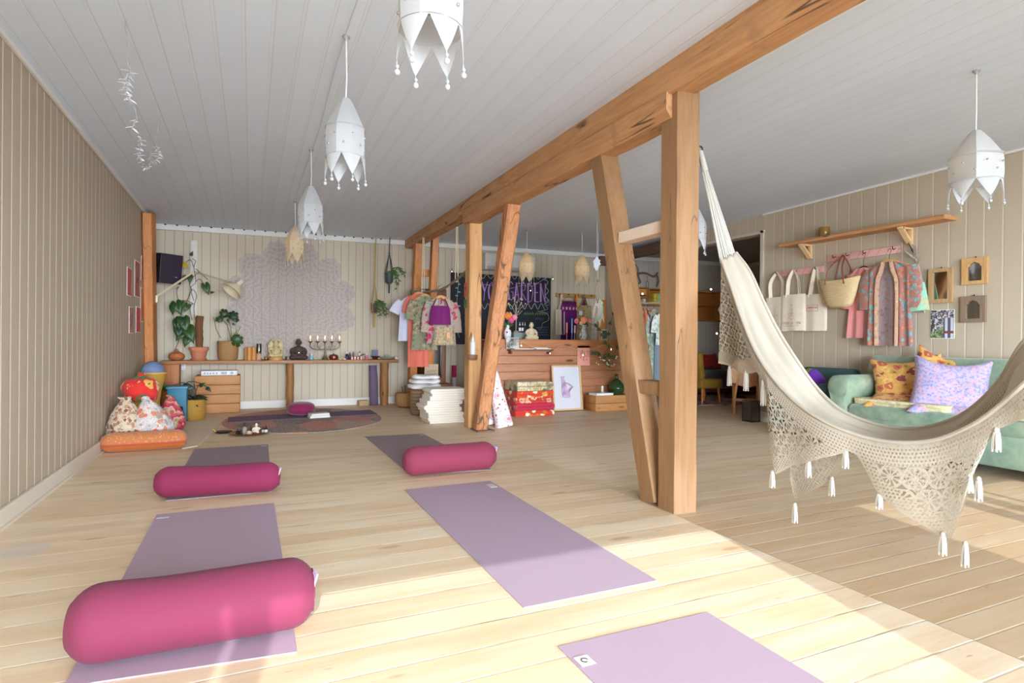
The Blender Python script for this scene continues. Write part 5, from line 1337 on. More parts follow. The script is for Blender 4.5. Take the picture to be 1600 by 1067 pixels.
# ================================================================== COUNTER CORNER
QG = 'printed quilts stacked before the counter'
q_c = V((3.435, 7.085, 0)); z = 0
spec = [((206, 60, 34), [(240,226,190),(214,110,40),(206,50,30)], .075, 'lowest quilt of the stack, red with cream and orange fans', 10, .52), ((190, 34, 64), [(214,160,130),(190,34,64),(206,120,110)], .095, 'crimson quilt with pale round flowers, second from the bottom', 6.5, .4),
        ((204, 52, 40), [(234,196,150),(196,70,60),(224,170,130)], .075, 'red quilt with a row of pale blossoms, middle of the stack', 12, .48), ((214, 66, 34), [(240,222,186),(232,160,60),(214,66,34)], .085, 'bright red quilt with cream diamonds, second from the top', 11, .42),
        ((214, 196, 150), [(110,100,84),(190,170,120),(226,212,176),(150,136,110)], .125, 'topmost beige quilt with grey paisley leaves', 8, .5)]
for i, (bs_, pal, h, lab, sc, cov) in enumerate(spec):
    folded(q_c+V((.008*(i % 2), .01*(i % 3), z)), .60-.01*i, .42, h, floral(bs_, pal, sc, cov, name='quilt_print', detail=(i == 4), ground=(90,84,70)), lab, 'folded_quilt', QG, layers=2, seed=i*4, cat='quilt'); z += h

# counter of boards
CX0, CX1, CY0, CY1, CH = 3.05, 5.28, 7.33, 7.92, 1.018
t = T('shop_counter', 'long counter clad in reddish pine boards with a shelf ledge', 'counter', ((CX0+CX1)/2, (CY0+CY1)/2, 0))
nb = 8; bh = .90/nb
for i in range(nb):
    w_ = wood((192-3*(i%3), 132-4*(i%2), 90), (168, 108-2*(i%3), 72), 'x', .8+.02*i, .6, (118, 68, 42))
    MB().box(((CX0+CX1)/2, CY0+.012, bh*(i+.5)), (CX1-CX0, .024, bh-.004), bev=.003).build('front_board', w_, t)
MB().box(((CX0+CX1)/2, CY0+.004, .955), (CX1-CX0+.03, .03, .115), bev=.004).build('upper_board', wood((196, 128, 76), (170, 102, 56), 'x', .8, .55, (118, 68, 42)), t)
MB().box(((CX0+CX1)/2, (CY0+CY1)/2+.02, CH-.012), (CX1-CX0+.02, CY1-CY0-.0, .024), bev=.003).build('counter_top', M['counter_wood'], t)
for xx in (CX0+.012, CX1-.012): MB().box((xx, (CY0+CY1)/2+.02, .495), (.024, CY1-CY0-.06, .985), bev=.003).build('end_panel', plain((120, 84, 60), .7, var=.2, scale=10), t)
MB().box((3.56, CY0-.075, .868), (.66, .13, .02), bev=.003).build('ledge', M['brown_wood'], t)
for xx in (3.26, 3.86): MB().box((xx, CY0-.06, .84), (.02, .10, .05), bev=.003).build('ledge_bracket', M['brown_wood'], t)
MG = 'magazines on the counter ledge'
for x, w_, dz, cl, lab in ((3.44, .30, 0, (226, 222, 216), 'white magazine lying flat on the left of the ledge'), (3.74, .24, 0, (206, 200, 190), 'grey magazine lying flat on the right of the ledge'), (3.70, .22, .0125, (232, 230, 226), 'second white magazine lying on the grey one')):
    t = T('magazine', lab, 'magazine', (x, CY0-.08, .879+dz), MG)
    MB().box((x, CY0-.08, .879+dz+.0055), (w_*.97, .10, .009)).build('pages', M['paper'], t); MB().box((x, CY0-.08, .879+dz+.0108), (w_, .105, .0016)).build('cover', plain(cl, .35), t)
a = PY(790.5, 533, 7.28); b = PY(810, 546, 7.28); t = T('photo_card', 'black and white photo card standing on the counter ledge', 'card', ((a.x+b.x)/2, 7.29, .892))
MB().box(((a.x+b.x)/2, 7.27, .892+.075), (b.x-a.x, .004, .15), (-.16,0,0)).build('paper', plain((206,202,196), .5), t)
k = NT('grey_photo'); k.P(k.ramp(k.noise(k.obj(), 12, 4, .7), [(.36,(40,40,42)),(.5,(150,148,142)),(.62,(214,208,198))]), .5)
MB().box(((a.x+b.x)/2, 7.267, .892+.075), ((b.x-a.x)*.92, .003, .138), (-.16,0,0)).build('photo', k.m, t)
# pink card
a, b = PY(903, 540, 7.31), PY(922, 571, 7.31); t = T('poster_card', 'salmon pink card with small drawings pinned to the counter front', 'card', ((a.x+b.x)/2, 7.315, b.z))
MB().box(((a.x+b.x)/2, 7.321, (a.z+b.z)/2), (b.x-a.x, .004, a.z-b.z)).build('paper', plain((244, 168, 152), .6, var=.03), t)
m = MB(); cc = V(((a.x+b.x)/2, 7.317, (a.z+b.z)/2))
m.tube(spline([cc+V((-.05,0,.05)), cc+V((-.02,0,.07)), cc+V((0,0,.05)), cc+V((.01,0,0)), cc+V((-.005,0,-.05)), cc+V((.005,0,-.08))], 5), .005, 5)
for dx, dz in ((-.05,.03),(.05,.06),(.045,-.01),(-.05,-.03),(.05,-.06),(-.03,.08)): m.ball(cc+V((dx,0,dz)), (.009,.002,.009), 8, 5)
m.build('drawing', plain((170, 90, 90), .6), t)
# framed print leaning on the counter
tl, tr, bl, br_ = PY(843,566,7.31), PY(889,565,7.31), PY(851,641,7.2), PY(893,639,7.2)
xa, xb = 3.90, 4.375; hz = .645
t = T('framed_print', 'tall framed print of a seated pale purple figure leaning on the counter', 'picture', ((xa+xb)/2, 7.22, 0))
R3 = Euler((-.13, 0, 0)).to_matrix(); c0 = V(((xa+xb)/2, 7.235, hz/2+.008)); fw_ = xb-xa
fr = plain((222, 186, 142), .5, var=.08, scale=14)
for dx, dz, w_, h_ in ((-fw_/2+.0125,0,.025,hz),(fw_/2-.0125,0,.025,hz)): MB().box(c0+R3 @ V((dx,0,dz)), (w_,.025,h_), R3, bev=.002).build('frame_side', fr, t)
for dz in (-hz/2+.0125, hz/2-.0125): MB().box(c0+R3 @ V((0,0,dz)), (fw_-.05,.025,.025), R3, bev=.002).build('frame_rail', fr, t)
MB().box(c0+R3 @ V((0,.004,0)), (fw_-.05,.006,hz-.05), R3).build('paper', plain((226, 226, 232), .5, var=.01), t)
old = Matrix.Translation(c0+R3 @ V((0,-.0005,0))) @ R3.to_4x4()
m = MB(); m.M = old
fig = [(-.10,.16),(-.03,.165),(-.035,.145),(-.045,.13),(-.03,.10),(-.015,.075),(.03,.06),(.10,.01),(.085,-.005),(.03,-.03),(.01,-.05),(.035,-.065),(.055,-.10),(.05,-.14),(.02,-.145),(-.03,-.145),(-.075,-.14),(-.085,-.10),(-.09,-.04),(-.085,.02),(-.09,.07),(-.085,.12)]
m.poly(fig, .001, (0,0,0), (1,0,0), (0,0,1))
k = NT('watercolour'); k.P(k.ramp(k.noise(k.obj(), 11, 4, .6), [(.3,(150,110,150)),(.5,(206,176,206)),(.7,(226,208,222))]), .6)
m.build('figure_drawing', k.m, t)
m = MB(); m.M = old; m.poly([(-.01,.055),(.02,.045),(.065,.012),(.02,-.01),(-.005,-.03),(.0,.01)], .0014, (0,-.0004,0), (1,0,0), (0,0,1)); m.build('gap', plain((224, 222, 230), .6, var=.02), t)
m = MB(); m.M = old; m.tube(spline([(-.09,-.0012,.155),(-.075,-.0012,.10),(-.08,-.0012,.03),(-.088,-.0012,-.05),(-.075,-.0012,-.135)], 4), .002, 5); m.tube(spline([(-.02,-.0012,.075),(.03,-.0012,.058),(.1,-.0012,.008),(.03,-.0012,-.028)], 4), .0016, 5); m.build('ink_line', plain((96, 66, 100), .6), t)
# crate with book, candle, demijohn
crate(4.46, 5.10, 6.98, 7.27, 0, .225, 2, 'low wooden crate at the right end of the counter front', M['crate_wood'], gap=.004)
t = T('book', 'large white book lying on the low crate by the counter', 'book', (4.62, 7.09, .226))
MB().box((4.62, 7.09, .226+.016), (.29, .19, .026), (0,0,.05)).build('pages', M['paper'], t)
for zz in (.0015, .0305): MB().box((4.62, 7.09, .226+zz), (.30, .2, .003), (0,0,.05), bev=.001).build('cover', plain((222, 220, 222), .4), t)
c = V((4.66, 7.12, .259)); t = T('candle_holder', 'small white tealight bottle standing on the white book', 'candle', c)
MB().lathe([(.035,0),(.036,.004),(.014,.01),(.016,.02),(.016,.085),(.01,.095),(0,.095)], c, 16).build('body', plain((232, 226, 214), .4), t); MB().tube([c+V((0,0,.09)), c+V((0,0,.108))], .002, 5).build('wick', M['black'], t)
c = V((4.92, 7.14, .226)); t = T('demijohn', 'bulbous dark green glass bottle with leafy stems on the low crate', 'vase', c)
gk = NT('green_glass'); gk.P(lin((54, 84, 44)), .08, Transmission_Weight=.35, IOR=1.4)
MB().lathe([(.05,.0),(.09,.01),(.115,.06),(.118,.10),(.10,.15),(.06,.195),(.026,.225),(.021,.26),(.024,.285),(.02,.29),(.017,.27),(0,.24)], c, 32).build('glass', gk.m, t)
ms, ml, mf = MB(), MB(), MB()
for k_, s in enumerate(([(952,574),(946,560),(935,552),(926,552)], [(952,574),(950,545),(952,515),(958,490)], [(953,574),(962,548),(972,520),(978,500)], [(953,574),(944,566),(938,560)], [(954,574),(960,560),(968,552)], [(953,574),(948,540),(938,520),(930,508)])):
    P_ = spline([PY(x, y, 7.14) for x, y in s], 5); ms.tube(P_, .003, 5)
    if k_ not in (3, 4):
        for i in range(3, len(P_), 3):
            a = i*1.7+k_; leaf(ml, P_[i], V((math.cos(a)*.9+.1, -.3, -.35+.4*math.sin(a))), .085 if k_ != 2 else .1, normal=(0,-1,.4), kind='heart', bend=.25)
    else:
        for i in range(2, len(P_), 2): mf.ball(P_[i]+V((random.uniform(-.03,.03), -.02, random.uniform(-.02,.03))), (.013,.011,.012), 8, 6)
for i in range(9): mf.ball(PY(932+i*3.3, 566-abs(i-4)*-2.0-random.random()*10, 7.12), (.010,.009,.011), 8, 6)
ms.build('stem', M['stem'], t); o = ml.build('foliage', plain((70, 96, 58), .5, var=.35, scale=20), t); s_ = o.modifiers.new('thickness', 'SOLIDIFY'); s_.thickness = .001
mf.build('blossom', plain((226, 224, 206), .8, var=.08), t)

# things on the counter
def onC(x, Y): q = PY(x, 530, Y); return V((q.x, Y, CH))
def bouquet(t, c, fl, ms_=None):
    ms = MB()
    for dx, dz, r, cl in fl:
        p = V(c)+V((dx, -.02, dz)); ms.tube([V(c), V(c)+V((dx*.4,-.01,dz*.6)), p], .003, 5)
        m = MB(); n = 11
        for ring, (rr, nn2, up) in enumerate(((r*.75,7,0),(r*.5,6,.25),(r*.22,4,.42))):
            for q in range(nn2):
                a = 2*PI*q/nn2+ring*.5; d = V((math.cos(a), 0, math.sin(a)))
                m.ball(p+d*rr*.8+V((0,-r*up*1.2,0)), (r*.42,r*.28,r*.42), 8, 6)
        m.build('blossom', plain(cl, .7, var=.12, scale=60), t)
    ms.build('stem', M['leaf'], t)
    ml = MB()
    for i in range(9): leaf(ml, V(c)+V((0,-.01,.0)), V((math.cos(i*.8), -.3, .5+.3*math.sin(i*1.7))), .09, normal=(0,-1,.3), kind='plain')
    o = ml.build('greenery', M['leaf'], t); s_ = o.modifiers.new('thickness', 'SOLIDIFY'); s_.thickness = .001
c = onC(793, 7.48); t = T('flower_vase', 'white porcelain vase with red dots and pink and orange flowers', 'vase', c)
k = NT('dotted_porcelain'); vo = k.n('TexVoronoi', {'Vector': k.obj(), 'Scale': 16.0}, out=None); mm = k.math('SUBTRACT', 1.0, k.step(vo.outputs['Distance'], .27, .03)); k.P(k.mix(mm, lin((226, 228, 226)), lin((190, 60, 56))), .25)
MB().lathe([(.035,0),(.04,.006),(.05,.04),(.055,.08),(.05,.115),(.03,.15),(.026,.175),(.032,.20),(.028,.2),(.02,.17),(0,.15)], c, 24).build('vase', k.m, t)
bouquet(t, c+V((0,0,.18)), [(-.005,.15,.055,(240,140,60)),(.045,.09,.05,(236,84,140)),(-.085,.10,.035,(236,130,130)),(.10,.13,.042,(240,150,160)),(.03,.16,.03,(244,170,90))])
c = onC(911, 7.52); t = T('flower_vase', 'white vase with dark leaf pattern holding an orange rose', 'vase', c)
k = NT('leaf_pattern_porcelain'); w_ = k.n('TexWave', {'Vector': k.obj(), 'Scale': 22.0, 'Distortion': 7.0, 'Detail': 2.0}, out=1); k.P(k.mix(k.step(w_, .62, .06), lin((226, 226, 222)), lin((60, 70, 66))), .25)
MB().lathe([(.04,0),(.035,.008),(.055,.04),(.06,.08),(.048,.12),(.034,.155),(.042,.20),(.06,.225),(.055,.224),(.03,.17),(0,.15)], c, 24).build('vase', k.m, t)
bouquet(t, c+V((0,0,.2)), [(0,.09,.06,(246,150,100)),(-.13,.08,.04,(230,120,130)),(.11,.09,.035,(236,140,140)),(-.05,.05,.03,(244,170,130))])
buddha(onC(830, 7.5), .82, plain((214, 196, 160), .7, var=.1, scale=40, bump=.3, name='sandstone'), 'cream stone Buddha bust on the counter before the chalkboard', base=plain((206, 186, 150), .7))
t = T('storage_box', 'grey green box with bottles standing at the back of the counter', 'box', onC(812, 7.66)); c = onC(812, 7.66)
MB().box(c+V((0,0,.05)), (.24, .12, .1), bev=.004).build('body', plain((126, 138, 126), .6), t)
for i, dx in enumerate((-.0, .045, .085)):
    drop_bottle(c+V((dx, 0, .101)), .15, .018, dk, plain((196,196,196), .4), ('dark bottle with silver top in the grey box, left one', 'dark bottle with silver top in the grey box, middle one', 'dark bottle with silver top in the grey box, right one')[i], 'dark bottles on the grey box', plain((226,226,224), .5) if i < 2 else None)
c = onC(779, 7.68); t = T('potted_plant', 'cut branches standing in a terracotta pot behind the rough brace', 'potted plant', c)
MB().lathe([(.07,0),(.095,.15),(.10,.19),(.09,.19),(.085,.15),(0,.15)], c, 26).build('pot', plain((188, 122, 88), .8, var=.12), t)
m = MB()
for s in ([(781,508),(783,490),(779,470),(783,455)], [(782,508),(788,490),(792,476)], [(779,508),(774,485),(771,470)]): m.tube(spline([PY(x, y, 7.52) for x, y in s], 4), .007, 6)
m.build('branch', plain((170, 128, 76), .7), t)
ml = MB()
for x, y in ((784,472),(788,476),(778,470),(786,480),(782,462),(791,480)): leaf(ml, PY(x, y, 7.5), V((random.uniform(-1,1), -.3, random.uniform(-.3,.8))), .08, kind='plain')
o = ml.build('foliage', plain((120, 120, 60), .5), t); s_ = o.modifiers.new('thickness', 'SOLIDIFY'); s_.thickness = .001
c = onC(806, 7.66)+V((0,0,.101)); t = T('jewellery_tree', 'small wire tree hung with necklaces on the counter', 'jewellery stand', c)
m = MB(); m.lathe([(.05,0),(.03,.02),(.006,.03),(0,.03)], c, 12); tr_ = [c+V((0,0,.02)), c+V((.004,0,.2)), c+V((0,0,.36))]; m.tube(tr_, .006, 6)
for s in ((-.1,.30),(.1,.32),(-.13,.42),(.14,.40),(.03,.48),(-.05,.5)): m.tube(spline([c+V((0,0,.24)), c+V((s[0]*.5,0,s[1]-.05)), c+V((s[0],0,s[1]))], 4), .004, 5)
m.build('wire_tree', plain((170, 150, 126), .5), t)
m = MB()
for i in range(14): m.ball(c+V((random.uniform(-.13,.15), -.01, random.uniform(.27,.5))), .012, 8, 5)
m.build('trinket', plain((206, 190, 160), .5), t)
IG = 'incense packs standing on the counter'
for x, h, cl, lab in ((885.5, .26, (216, 120, 110), 'thin salmon incense stick pack left of the patterned vase'), (893.5, .32, (110, 160, 186), 'thin light blue incense stick pack, tallest on the counter'), (898, .22, (216, 150, 160), 'thin pink incense stick pack beside the patterned vase')):
    c = onC(x, 7.6); o = MB().lathe([(.012,0),(.004,.01),(.004,.1),(.013,.11),(.013,h-.02),(.012,h),(0,h)], c, 10).build('incense_pack', plain(cl, .5)); tag(o, lab, 'incense', IG)
c = onC(923.5, 7.62); t = T('wire_basket', 'grey wire basket at the right end of the counter', 'basket', c); m = MB()
for i in range(22):
    a = 2*PI*i/22; m.tube([c+V((.11*math.cos(a), .09*math.sin(a), .002)), c+V((.12*math.cos(a), .1*math.sin(a), .24))], .0025, 5)
for zz in (.003, .08, .16, .24): m.tube([c+V((.116*math.cos(a*PI/14), .096*math.sin(a*PI/14), zz)) for a in range(29)], .003, 5, cap=False)
m.build('wire_mesh', plain((150, 146, 136), .5, .3), t)
o = MB().ball(onC(780, 7.40)+V((0,0,.018)), (.035,.025,.018), 14, 8).build('pebble', plain((214, 204, 190), .6)); tag(o, 'pale pebble on the left end of the counter', 'stone')
t = T('parcel', 'small white picture frame standing at the right end of the counter', 'frame', onC(944, 7.6)); c = onC(944, 7.6)
MB().box(c+V((0,0,.085)), (.12, .015, .17), bev=.003).build('frame', plain((206, 202, 194), .5), t); MB().box(c+V((0,-.009,.085)), (.085, .003, .125)).build('picture', plain((100, 100, 88), .6, var=.4, scale=30), t)

# chalkboard with hand lettering
bx0, bx1, bz0, bz1 = 2.965, 4.80, .93, 2.10; YC = YB-.03
t = T('chalkboard', 'large black chalkboard with purple hand lettering behind the counter', 'chalkboard', ((bx0+bx1)/2, YC, bz0))
k = NT('chalky_black'); k.P(k.mix(k.math('MULTIPLY', k.noise(k.obj(), 3, 4, .7), .5), lin((22, 22, 26)), lin((58, 60, 68))), .8)
MB().box(((bx0+bx1)/2, YC, (bz0+bz1)/2), (bx1-bx0, .025, bz1-bz0), bev=.002).build('board', k.m, t)
YS = YC-.0145
def stroke(m, pts, r=.006, sm=True):
    P_ = [PY(x, y, YS) for x, y in pts]; m.tube(spline(P_, 4) if sm and len(P_) > 2 else P_, r, 5, flat=1.0)
GL = {'Y': ([[(0,0),(.5,.5)]], [[(1,0),(.5,.5),(.35,1)]]), 'O': ([[(.2,.15),(.05,.5),(.2,.9)]], [[(.2,.15),(.6,0),(.95,.5),(.6,1),(.2,.9)]]), 'G': ([[(.3,.08),(.08,.5),(.3,.92)]], [[(.9,.15),(.6,0),(.3,.08)],[(.3,.92),(.65,1),(.9,.85),(.9,.55),(.55,.55)]]),
      'A': ([[(.42,0),(.05,1)]], [[(.42,0),(.85,1)],[(.2,.62),(.75,.62)]]), 'R': ([[(.15,0),(.15,1)]], [[(.15,0),(.75,.1),(.75,.4),(.15,.52),(.9,1)]]), 'D': ([[(.15,0),(.15,1)]], [[(.15,0),(.75,.15),(.95,.5),(.75,.9),(.15,1)]]),
      'E': ([[(.2,0),(.2,1)]], [[(.2,0),(.85,0)],[(.2,.5),(.7,.5)],[(.2,1),(.85,1)]]), 'N': ([[(.1,1),(.1,0)]], [[(.1,0),(.8,1)],[(.8,1),(.85,0)]])}
lil = plain((182, 132, 196), .9, name='lilac_chalk'); wch = plain((190, 184, 190), .9, name='white_chalk')
for i, ch in enumerate('YOGAGARDEN'):
    m = MB(); x0 = 752.5+10.15*i; y0 = 440.5+.25*i-(1.5 if i in (4, 6) else 0); hh = 29+(1.5 if i in (5, 7) else 0); ww = 9.4
    for s in GL[ch][0]: stroke(m, [(x0+a*ww, y0+b*hh) for a, b in s], .017, False)
    for s in GL[ch][1]: stroke(m, [(x0+a*ww, y0+b*hh) for a, b in s], .0075, False)
    m.build('letter', lil, t)
m = MB()
stroke(m, [(742+i*6.2, 433+(-4.5 if i % 2 else 2)+.1*i) for i in range(19)], .0045); stroke(m, [(752+i*5.2, 477+(6 if i % 2 else -3)) for i in range(20)], .0045)
stroke(m, [(848,436),(856,440),(853,448),(857,455),(852,462),(857,470),(850,476)], .004); stroke(m, [(744,436),(741,444),(747,452),(741,460),(748,468),(744,478)], .004)
stroke(m, [(851,474),(857,468),(858,476),(852,477),(856,482),(846,486)], .003); stroke(m, [(840,486),(855,490),(857,500),(848,505),(846,512),(838,512)], .003)
m.build('chalk_flourish', wch, t)
def scribble(m, x0, x1, y, amp, f, r=.0035):
    n = int((x1-x0)*1.6); stroke(m, [(x0+(x1-x0)*i/n, y+amp*math.sin(i*f)+amp*.5*math.sin(i*1.1)) for i in range(n+1)], r, False)
m = MB(); scribble(m, 818, 834, 490, 2.2, 2.3); scribble(m, 836, 856, 490, 2.2, 2.1); m.build('chalk_writing', plain((130, 170, 90), .9, name='green_chalk'), t)
m = MB(); scribble(m, 836, 850, 498, 1.6, 2.2, .0025); scribble(m, 840, 857, 511, 1.4, 2.2, .002); scribble(m, 840, 856, 515, 1.2, 2.3, .002); scribble(m, 841, 855, 519, 1.2, 2.1, .002); scribble(m, 840, 857, 523, 1.2, 2.4, .002); m.build('chalk_writing', plain((92, 130, 170), .9, name='blue_chalk'), t)
m = MB(); stroke(m, [(717,440),(714,470),(718,490),(714,512),(718,528)], .004)
for i, y in enumerate((444, 450, 456, 462, 478, 484, 492)): p = PY(715.5, y, YS); m.ball(p+V((.02*(-1)**i,0,0)), (.026,.002,.012), 10, 5)
stroke(m, [(745,480),(749,500),(745,520),(748,540)], .004); stroke(m, [(741,470),(743,488),(740,505)], .004); m.build('chalk_vine', plain((136, 168, 166), .9, name='teal_chalk'), t)
# air conditioner
t = T('air_conditioner', 'white wall air conditioner above the chalkboard', 'air conditioner', (3.96, YB-.1, 2.16)); 
MB().box((3.96, YB-.10, 2.30), (.93, .19, .27), bev=.02, seg=3).build('case', plain((214, 208, 200), .45, var=.02), t)
MB().box((3.96, YB-.198, 2.20), (.86, .01, .05), (-.3,0,0)).build('louvre', plain((186, 180, 172), .5), t)
# coat rack on the back wall
zr = 1.81; t = T('coat_rack', 'wooden coat rack with hooks on the back wall right of the chalkboard', 'coat rack', (5.33, YB-.02, zr))
MB().box((5.33, YB-.016, zr), (.84, .026, .075), bev=.004).build('rail', wood((186, 140, 80), (156, 108, 54), 'x'), t)
for x in (4.97, 5.14, 5.33, 5.46, 5.62, 5.72): MB().tube(spline([(x,YB-.03,zr+.02),(x,YB-.07,zr+.0),(x,YB-.085,zr+.01),(x,YB-.085,zr+.03)], 4), .005, 6).build('hook', M['dark_metal'], t)
def tote(c, w_, h, sh, mat, label, group=None, ax=(1,0,0), prints=None, strapw=.014, th=.045, lean=0.0, seed=0, spread=.5):
    """c = hook point; straps go down sh, bag below"""
    c = V(c); ax = V(ax).normalized(); nr = V((ax.y, -ax.x, 0))
    t = T('tote_bag', label, 'bag', c-V((0,0,sh+h)), group)
    top = c-V((0,0,sh)); m = MB()
    m.lens([(0,-w_*.485,w_*.485),(-.03,-w_*.49,w_*.49),(-h*.5,-w_*.5,w_*.5),(-h+.03,-w_*.5,w_*.5),(-h,-w_*.49,w_*.49)], th, top, ax, nr, 1.5, .008, seed, 16, prof=4)
    m.build('body', mat, t)
    for k_, off in ((0,.35),(1,-.25)):
        m = MB(); P_ = [top+ax*(-w_*.24)+nr*(th*off)+V((0,0,-.03)), top.lerp(c, .6)+ax*(-w_*.24*spread)+nr*(th*off), c+ax*(-.012)+nr*.004*(1-2*k_), c+ax*.012+nr*.004*(1-2*k_), top.lerp(c, .6)+ax*(w_*.24*spread)+nr*(th*off), top+ax*(w_*.24)+nr*(th*off)+V((0,0,-.03))]
        m.tube(spline(P_, 4), strapw, 6, flat=.25); m.build('strap', mat, t)
    if prints:
        prints(t, top, ax, nr, th, w_, h)
    return t
BK = 'bags and cloths on the back wall coat rack'
q = PY(877, 462, YB-.08); tote((q.x, YB-.085, zr), .24, .44, .26, M['canvas'], 'cream canvas tote at the left end of the back wall coat rack', BK, seed=2, spread=.15)
q = PY(889, 470, YB-.1)
k = NT('purple_ikat'); s3 = k.sep(k.obj()); zz = s3[2]
zf = k.math('FRACT', k.math('MULTIPLY', zz, 7.0)); zig = k.math('SINE', k.math('MULTIPLY', s3[0], 90.0))
col = k.ramp(k.math('ADD', zz, k.math('MULTIPLY', zig, .004)), [(0,(66,22,96)),(.36,(86,24,110)),(.44,(120,20,110)),(.5,(96,20,90)),(.56,(150,30,110)),(.62,(84,20,86)),(.7,(30,40,84))], 'LINEAR')
dots = k.math('MULTIPLY', k.step(zig, .2, .1), k.math('SUBTRACT', 1.0, k.step(k.math('ABSOLUTE', k.math('SUBTRACT', zz, .545)), .022, .004)))
k.P(k.mix(dots, col, lin((206, 190, 200))), .9)
t = T('wall_hanging', 'purple and blue patterned cloth on a wooden bar, on the back wall coat rack', 'textile', (q.x, YB-.1, 1.03), BK); c = V((q.x, YB-.10, 1.70))
m = MB(); m.lens([(0,-.16,.16),(-.2,-.165,.165),(-.45,-.16,.16),(-.68,-.15,.15)], .03, c, (1,0,0), (0,-1,0), 3, .008); m.build('cloth', k.m, t)
MB().tube([c+V((-.16,0,.01)), c+V((.16,0,.01))], .011, 8).build('hanger_bar', M['amber_wood'], t); MB().tube(spline([c+V((-.13,0,.01)), c+V((0,.01,.085)), c+V((.13,0,.01))], 5), .003, 5).build('cord', M['dark_metal'], t)
q = PY(881, 500, YB-.05); m = MB(); m.lens([(0,-.05,.05),(-.3,-.06,.06),(-.7,-.07,.07)], .02, (q.x, YB-.055, 1.55), (1,0,0), (0,-1,0), 2, .006); o = m.build('scarf', cloth((16, 70, 110), wrinkle=8)); tag(o, 'petrol blue scarf between the cream tote and the purple cloth', 'scarf', BK)
q = PY(914, 500, YB-.09); tote((PY(912,468,YB-.08).x, YB-.085, zr), .33, .62, .17, floral((176,152,104), [(150,124,80),(196,172,124),(120,100,66)], 40, .5, name='mustard_weave'), 'mustard woven bag with white label on the back wall coat rack', BK, seed=4, spread=.2)
q2 = PY(907, 489, YB-.13); o = MB().box(q2+V((0,-.005,0)), (.07, .003, .07), (0,.15,0)).build('hanging_label', M['white']); tag(o, 'square white label on the mustard woven bag', 'label')
m = MB(); m.tube(spline([(PY(901,464,YB-.09).x,YB-.09,zr+.02),(PY(901,475,YB-.1).x,YB-.1,1.68),(PY(903,480,YB-.1).x,YB-.1,1.6)], 4), .02, 8, flat=.5); o = m.build('strap', plain((226, 140, 30), .8)); o.name = 'orange_belt'; tag(o, 'bright orange belt hanging beside the purple cloth', 'belt', BK)
m = MB(); q = PY(914.5, 470, YB-.07); m.lens([(0,-.015,.015),(-.1,-.05,.05),(-.2,-.09,.09)], .03, (q.x, YB-.05, 1.79), (1,0,0), (0,-1,0), 2, .004); o = m.build('pennant_cloth', cloth((92, 20, 60), wrinkle=9)); tag(o, 'dark maroon cloth hanging over the mustard woven bag', 'textile', BK)
o = MB().box((5.86, YB-.03, .88), (.15, .05, 1.75), bev=.006).build('wood_panel', M['amber_wood']); tag(o, 'brown wooden panel standing in the back right corner behind the dreamcatcher', 'panel')
# dreamcatcher
c = PY(934, 452, 7.25); hk = V((c.x, 7.25, zc(c.x, 7.25)))
t = T('dreamcatcher', 'oval dreamcatcher with white feathers and a mint ribbon over the counter end', 'dreamcatcher', V((c.x, c.y, 1.2)))
MB().tube([hk, c+V((0,0,.16))], .0035, 5).build('string', M['cord'], t)
m = MB(); m.tube([c+V((.032*math.sin(a*PI/16), .1*math.sin(a*PI/16), .16*math.cos(a*PI/16)-.03)) for a in range(33)], .0075, 7, cap=False); m.build('hoop', plain((200, 168, 130), .8), t)
m = MB()
for i in range(6): a = i*PI/3; m.tube([c+V((.03*math.sin(a), .095*math.sin(a), .15*math.cos(a)-.03)), c+V((.03*math.sin(a+2.1), .095*math.sin(a+2.1), .15*math.cos(a+2.1)-.03))], .0015, 4)
m.build('web', M['cord'], t)
for i in range(11):
    a = i*1.3; p0 = c+V((.05*math.sin(a), -.02, -.17-.02*(i % 3))); L = .22+.05*(i % 4)
    m = MB(); m.tube(spline([p0, p0+V((.03*math.sin(a*2), 0, -L*.5)), p0+V((.05*math.sin(a), 0, -L))], 4), [.004,.01,.014,.016,.017,.016,.014,.009,.003], 6, flat=.4); m.build('feather', plain((222, 206, 190), .9, var=.08), t)
m = MB(); m.tube(spline([c+V((.03,-.03,-.16)), c+V((.06,-.035,-.28)), c+V((.03,-.035,-.4)), c+V((-.05,-.035,-.47))], 5), .014, 6, flat=.3); m.build('ribbon', plain((150, 216, 186), .8), t)
for i in range(8): MB().ball(c+V((.055*math.sin(i*2.1), -.035, -.17-.03*(i%3))), (.024,.016,.024), 8, 6).build('rosette', plain((226, 214, 200), .9), t)
q = PY(932.5, 412, 6.6); t = T('hanging_ornament', 'white scalloped paper ornament hanging above the dreamcatcher', 'hanging decoration', q)
m = MB(); m.poly([(.0,.10),(.018,.085),(.02,.06),(.05,.05),(.04,.02),(.055,-.005),(.03,-.03),(.02,-.06),(-.005,-.1),(-.02,-.06),(-.045,-.04),(-.035,-.005),(-.055,.02),(-.04,.045),(-.02,.06),(-.018,.085)], .004, q, (.95,-.3,0), (0,0,1)); m.build('ornament', plain((226, 228, 236), .6), t)
MB().tube([q+V((0,0,.1)), V((q.x, 6.6, zc(q.x, 6.6)))], .003, 5).build('string', M['cord'], t)
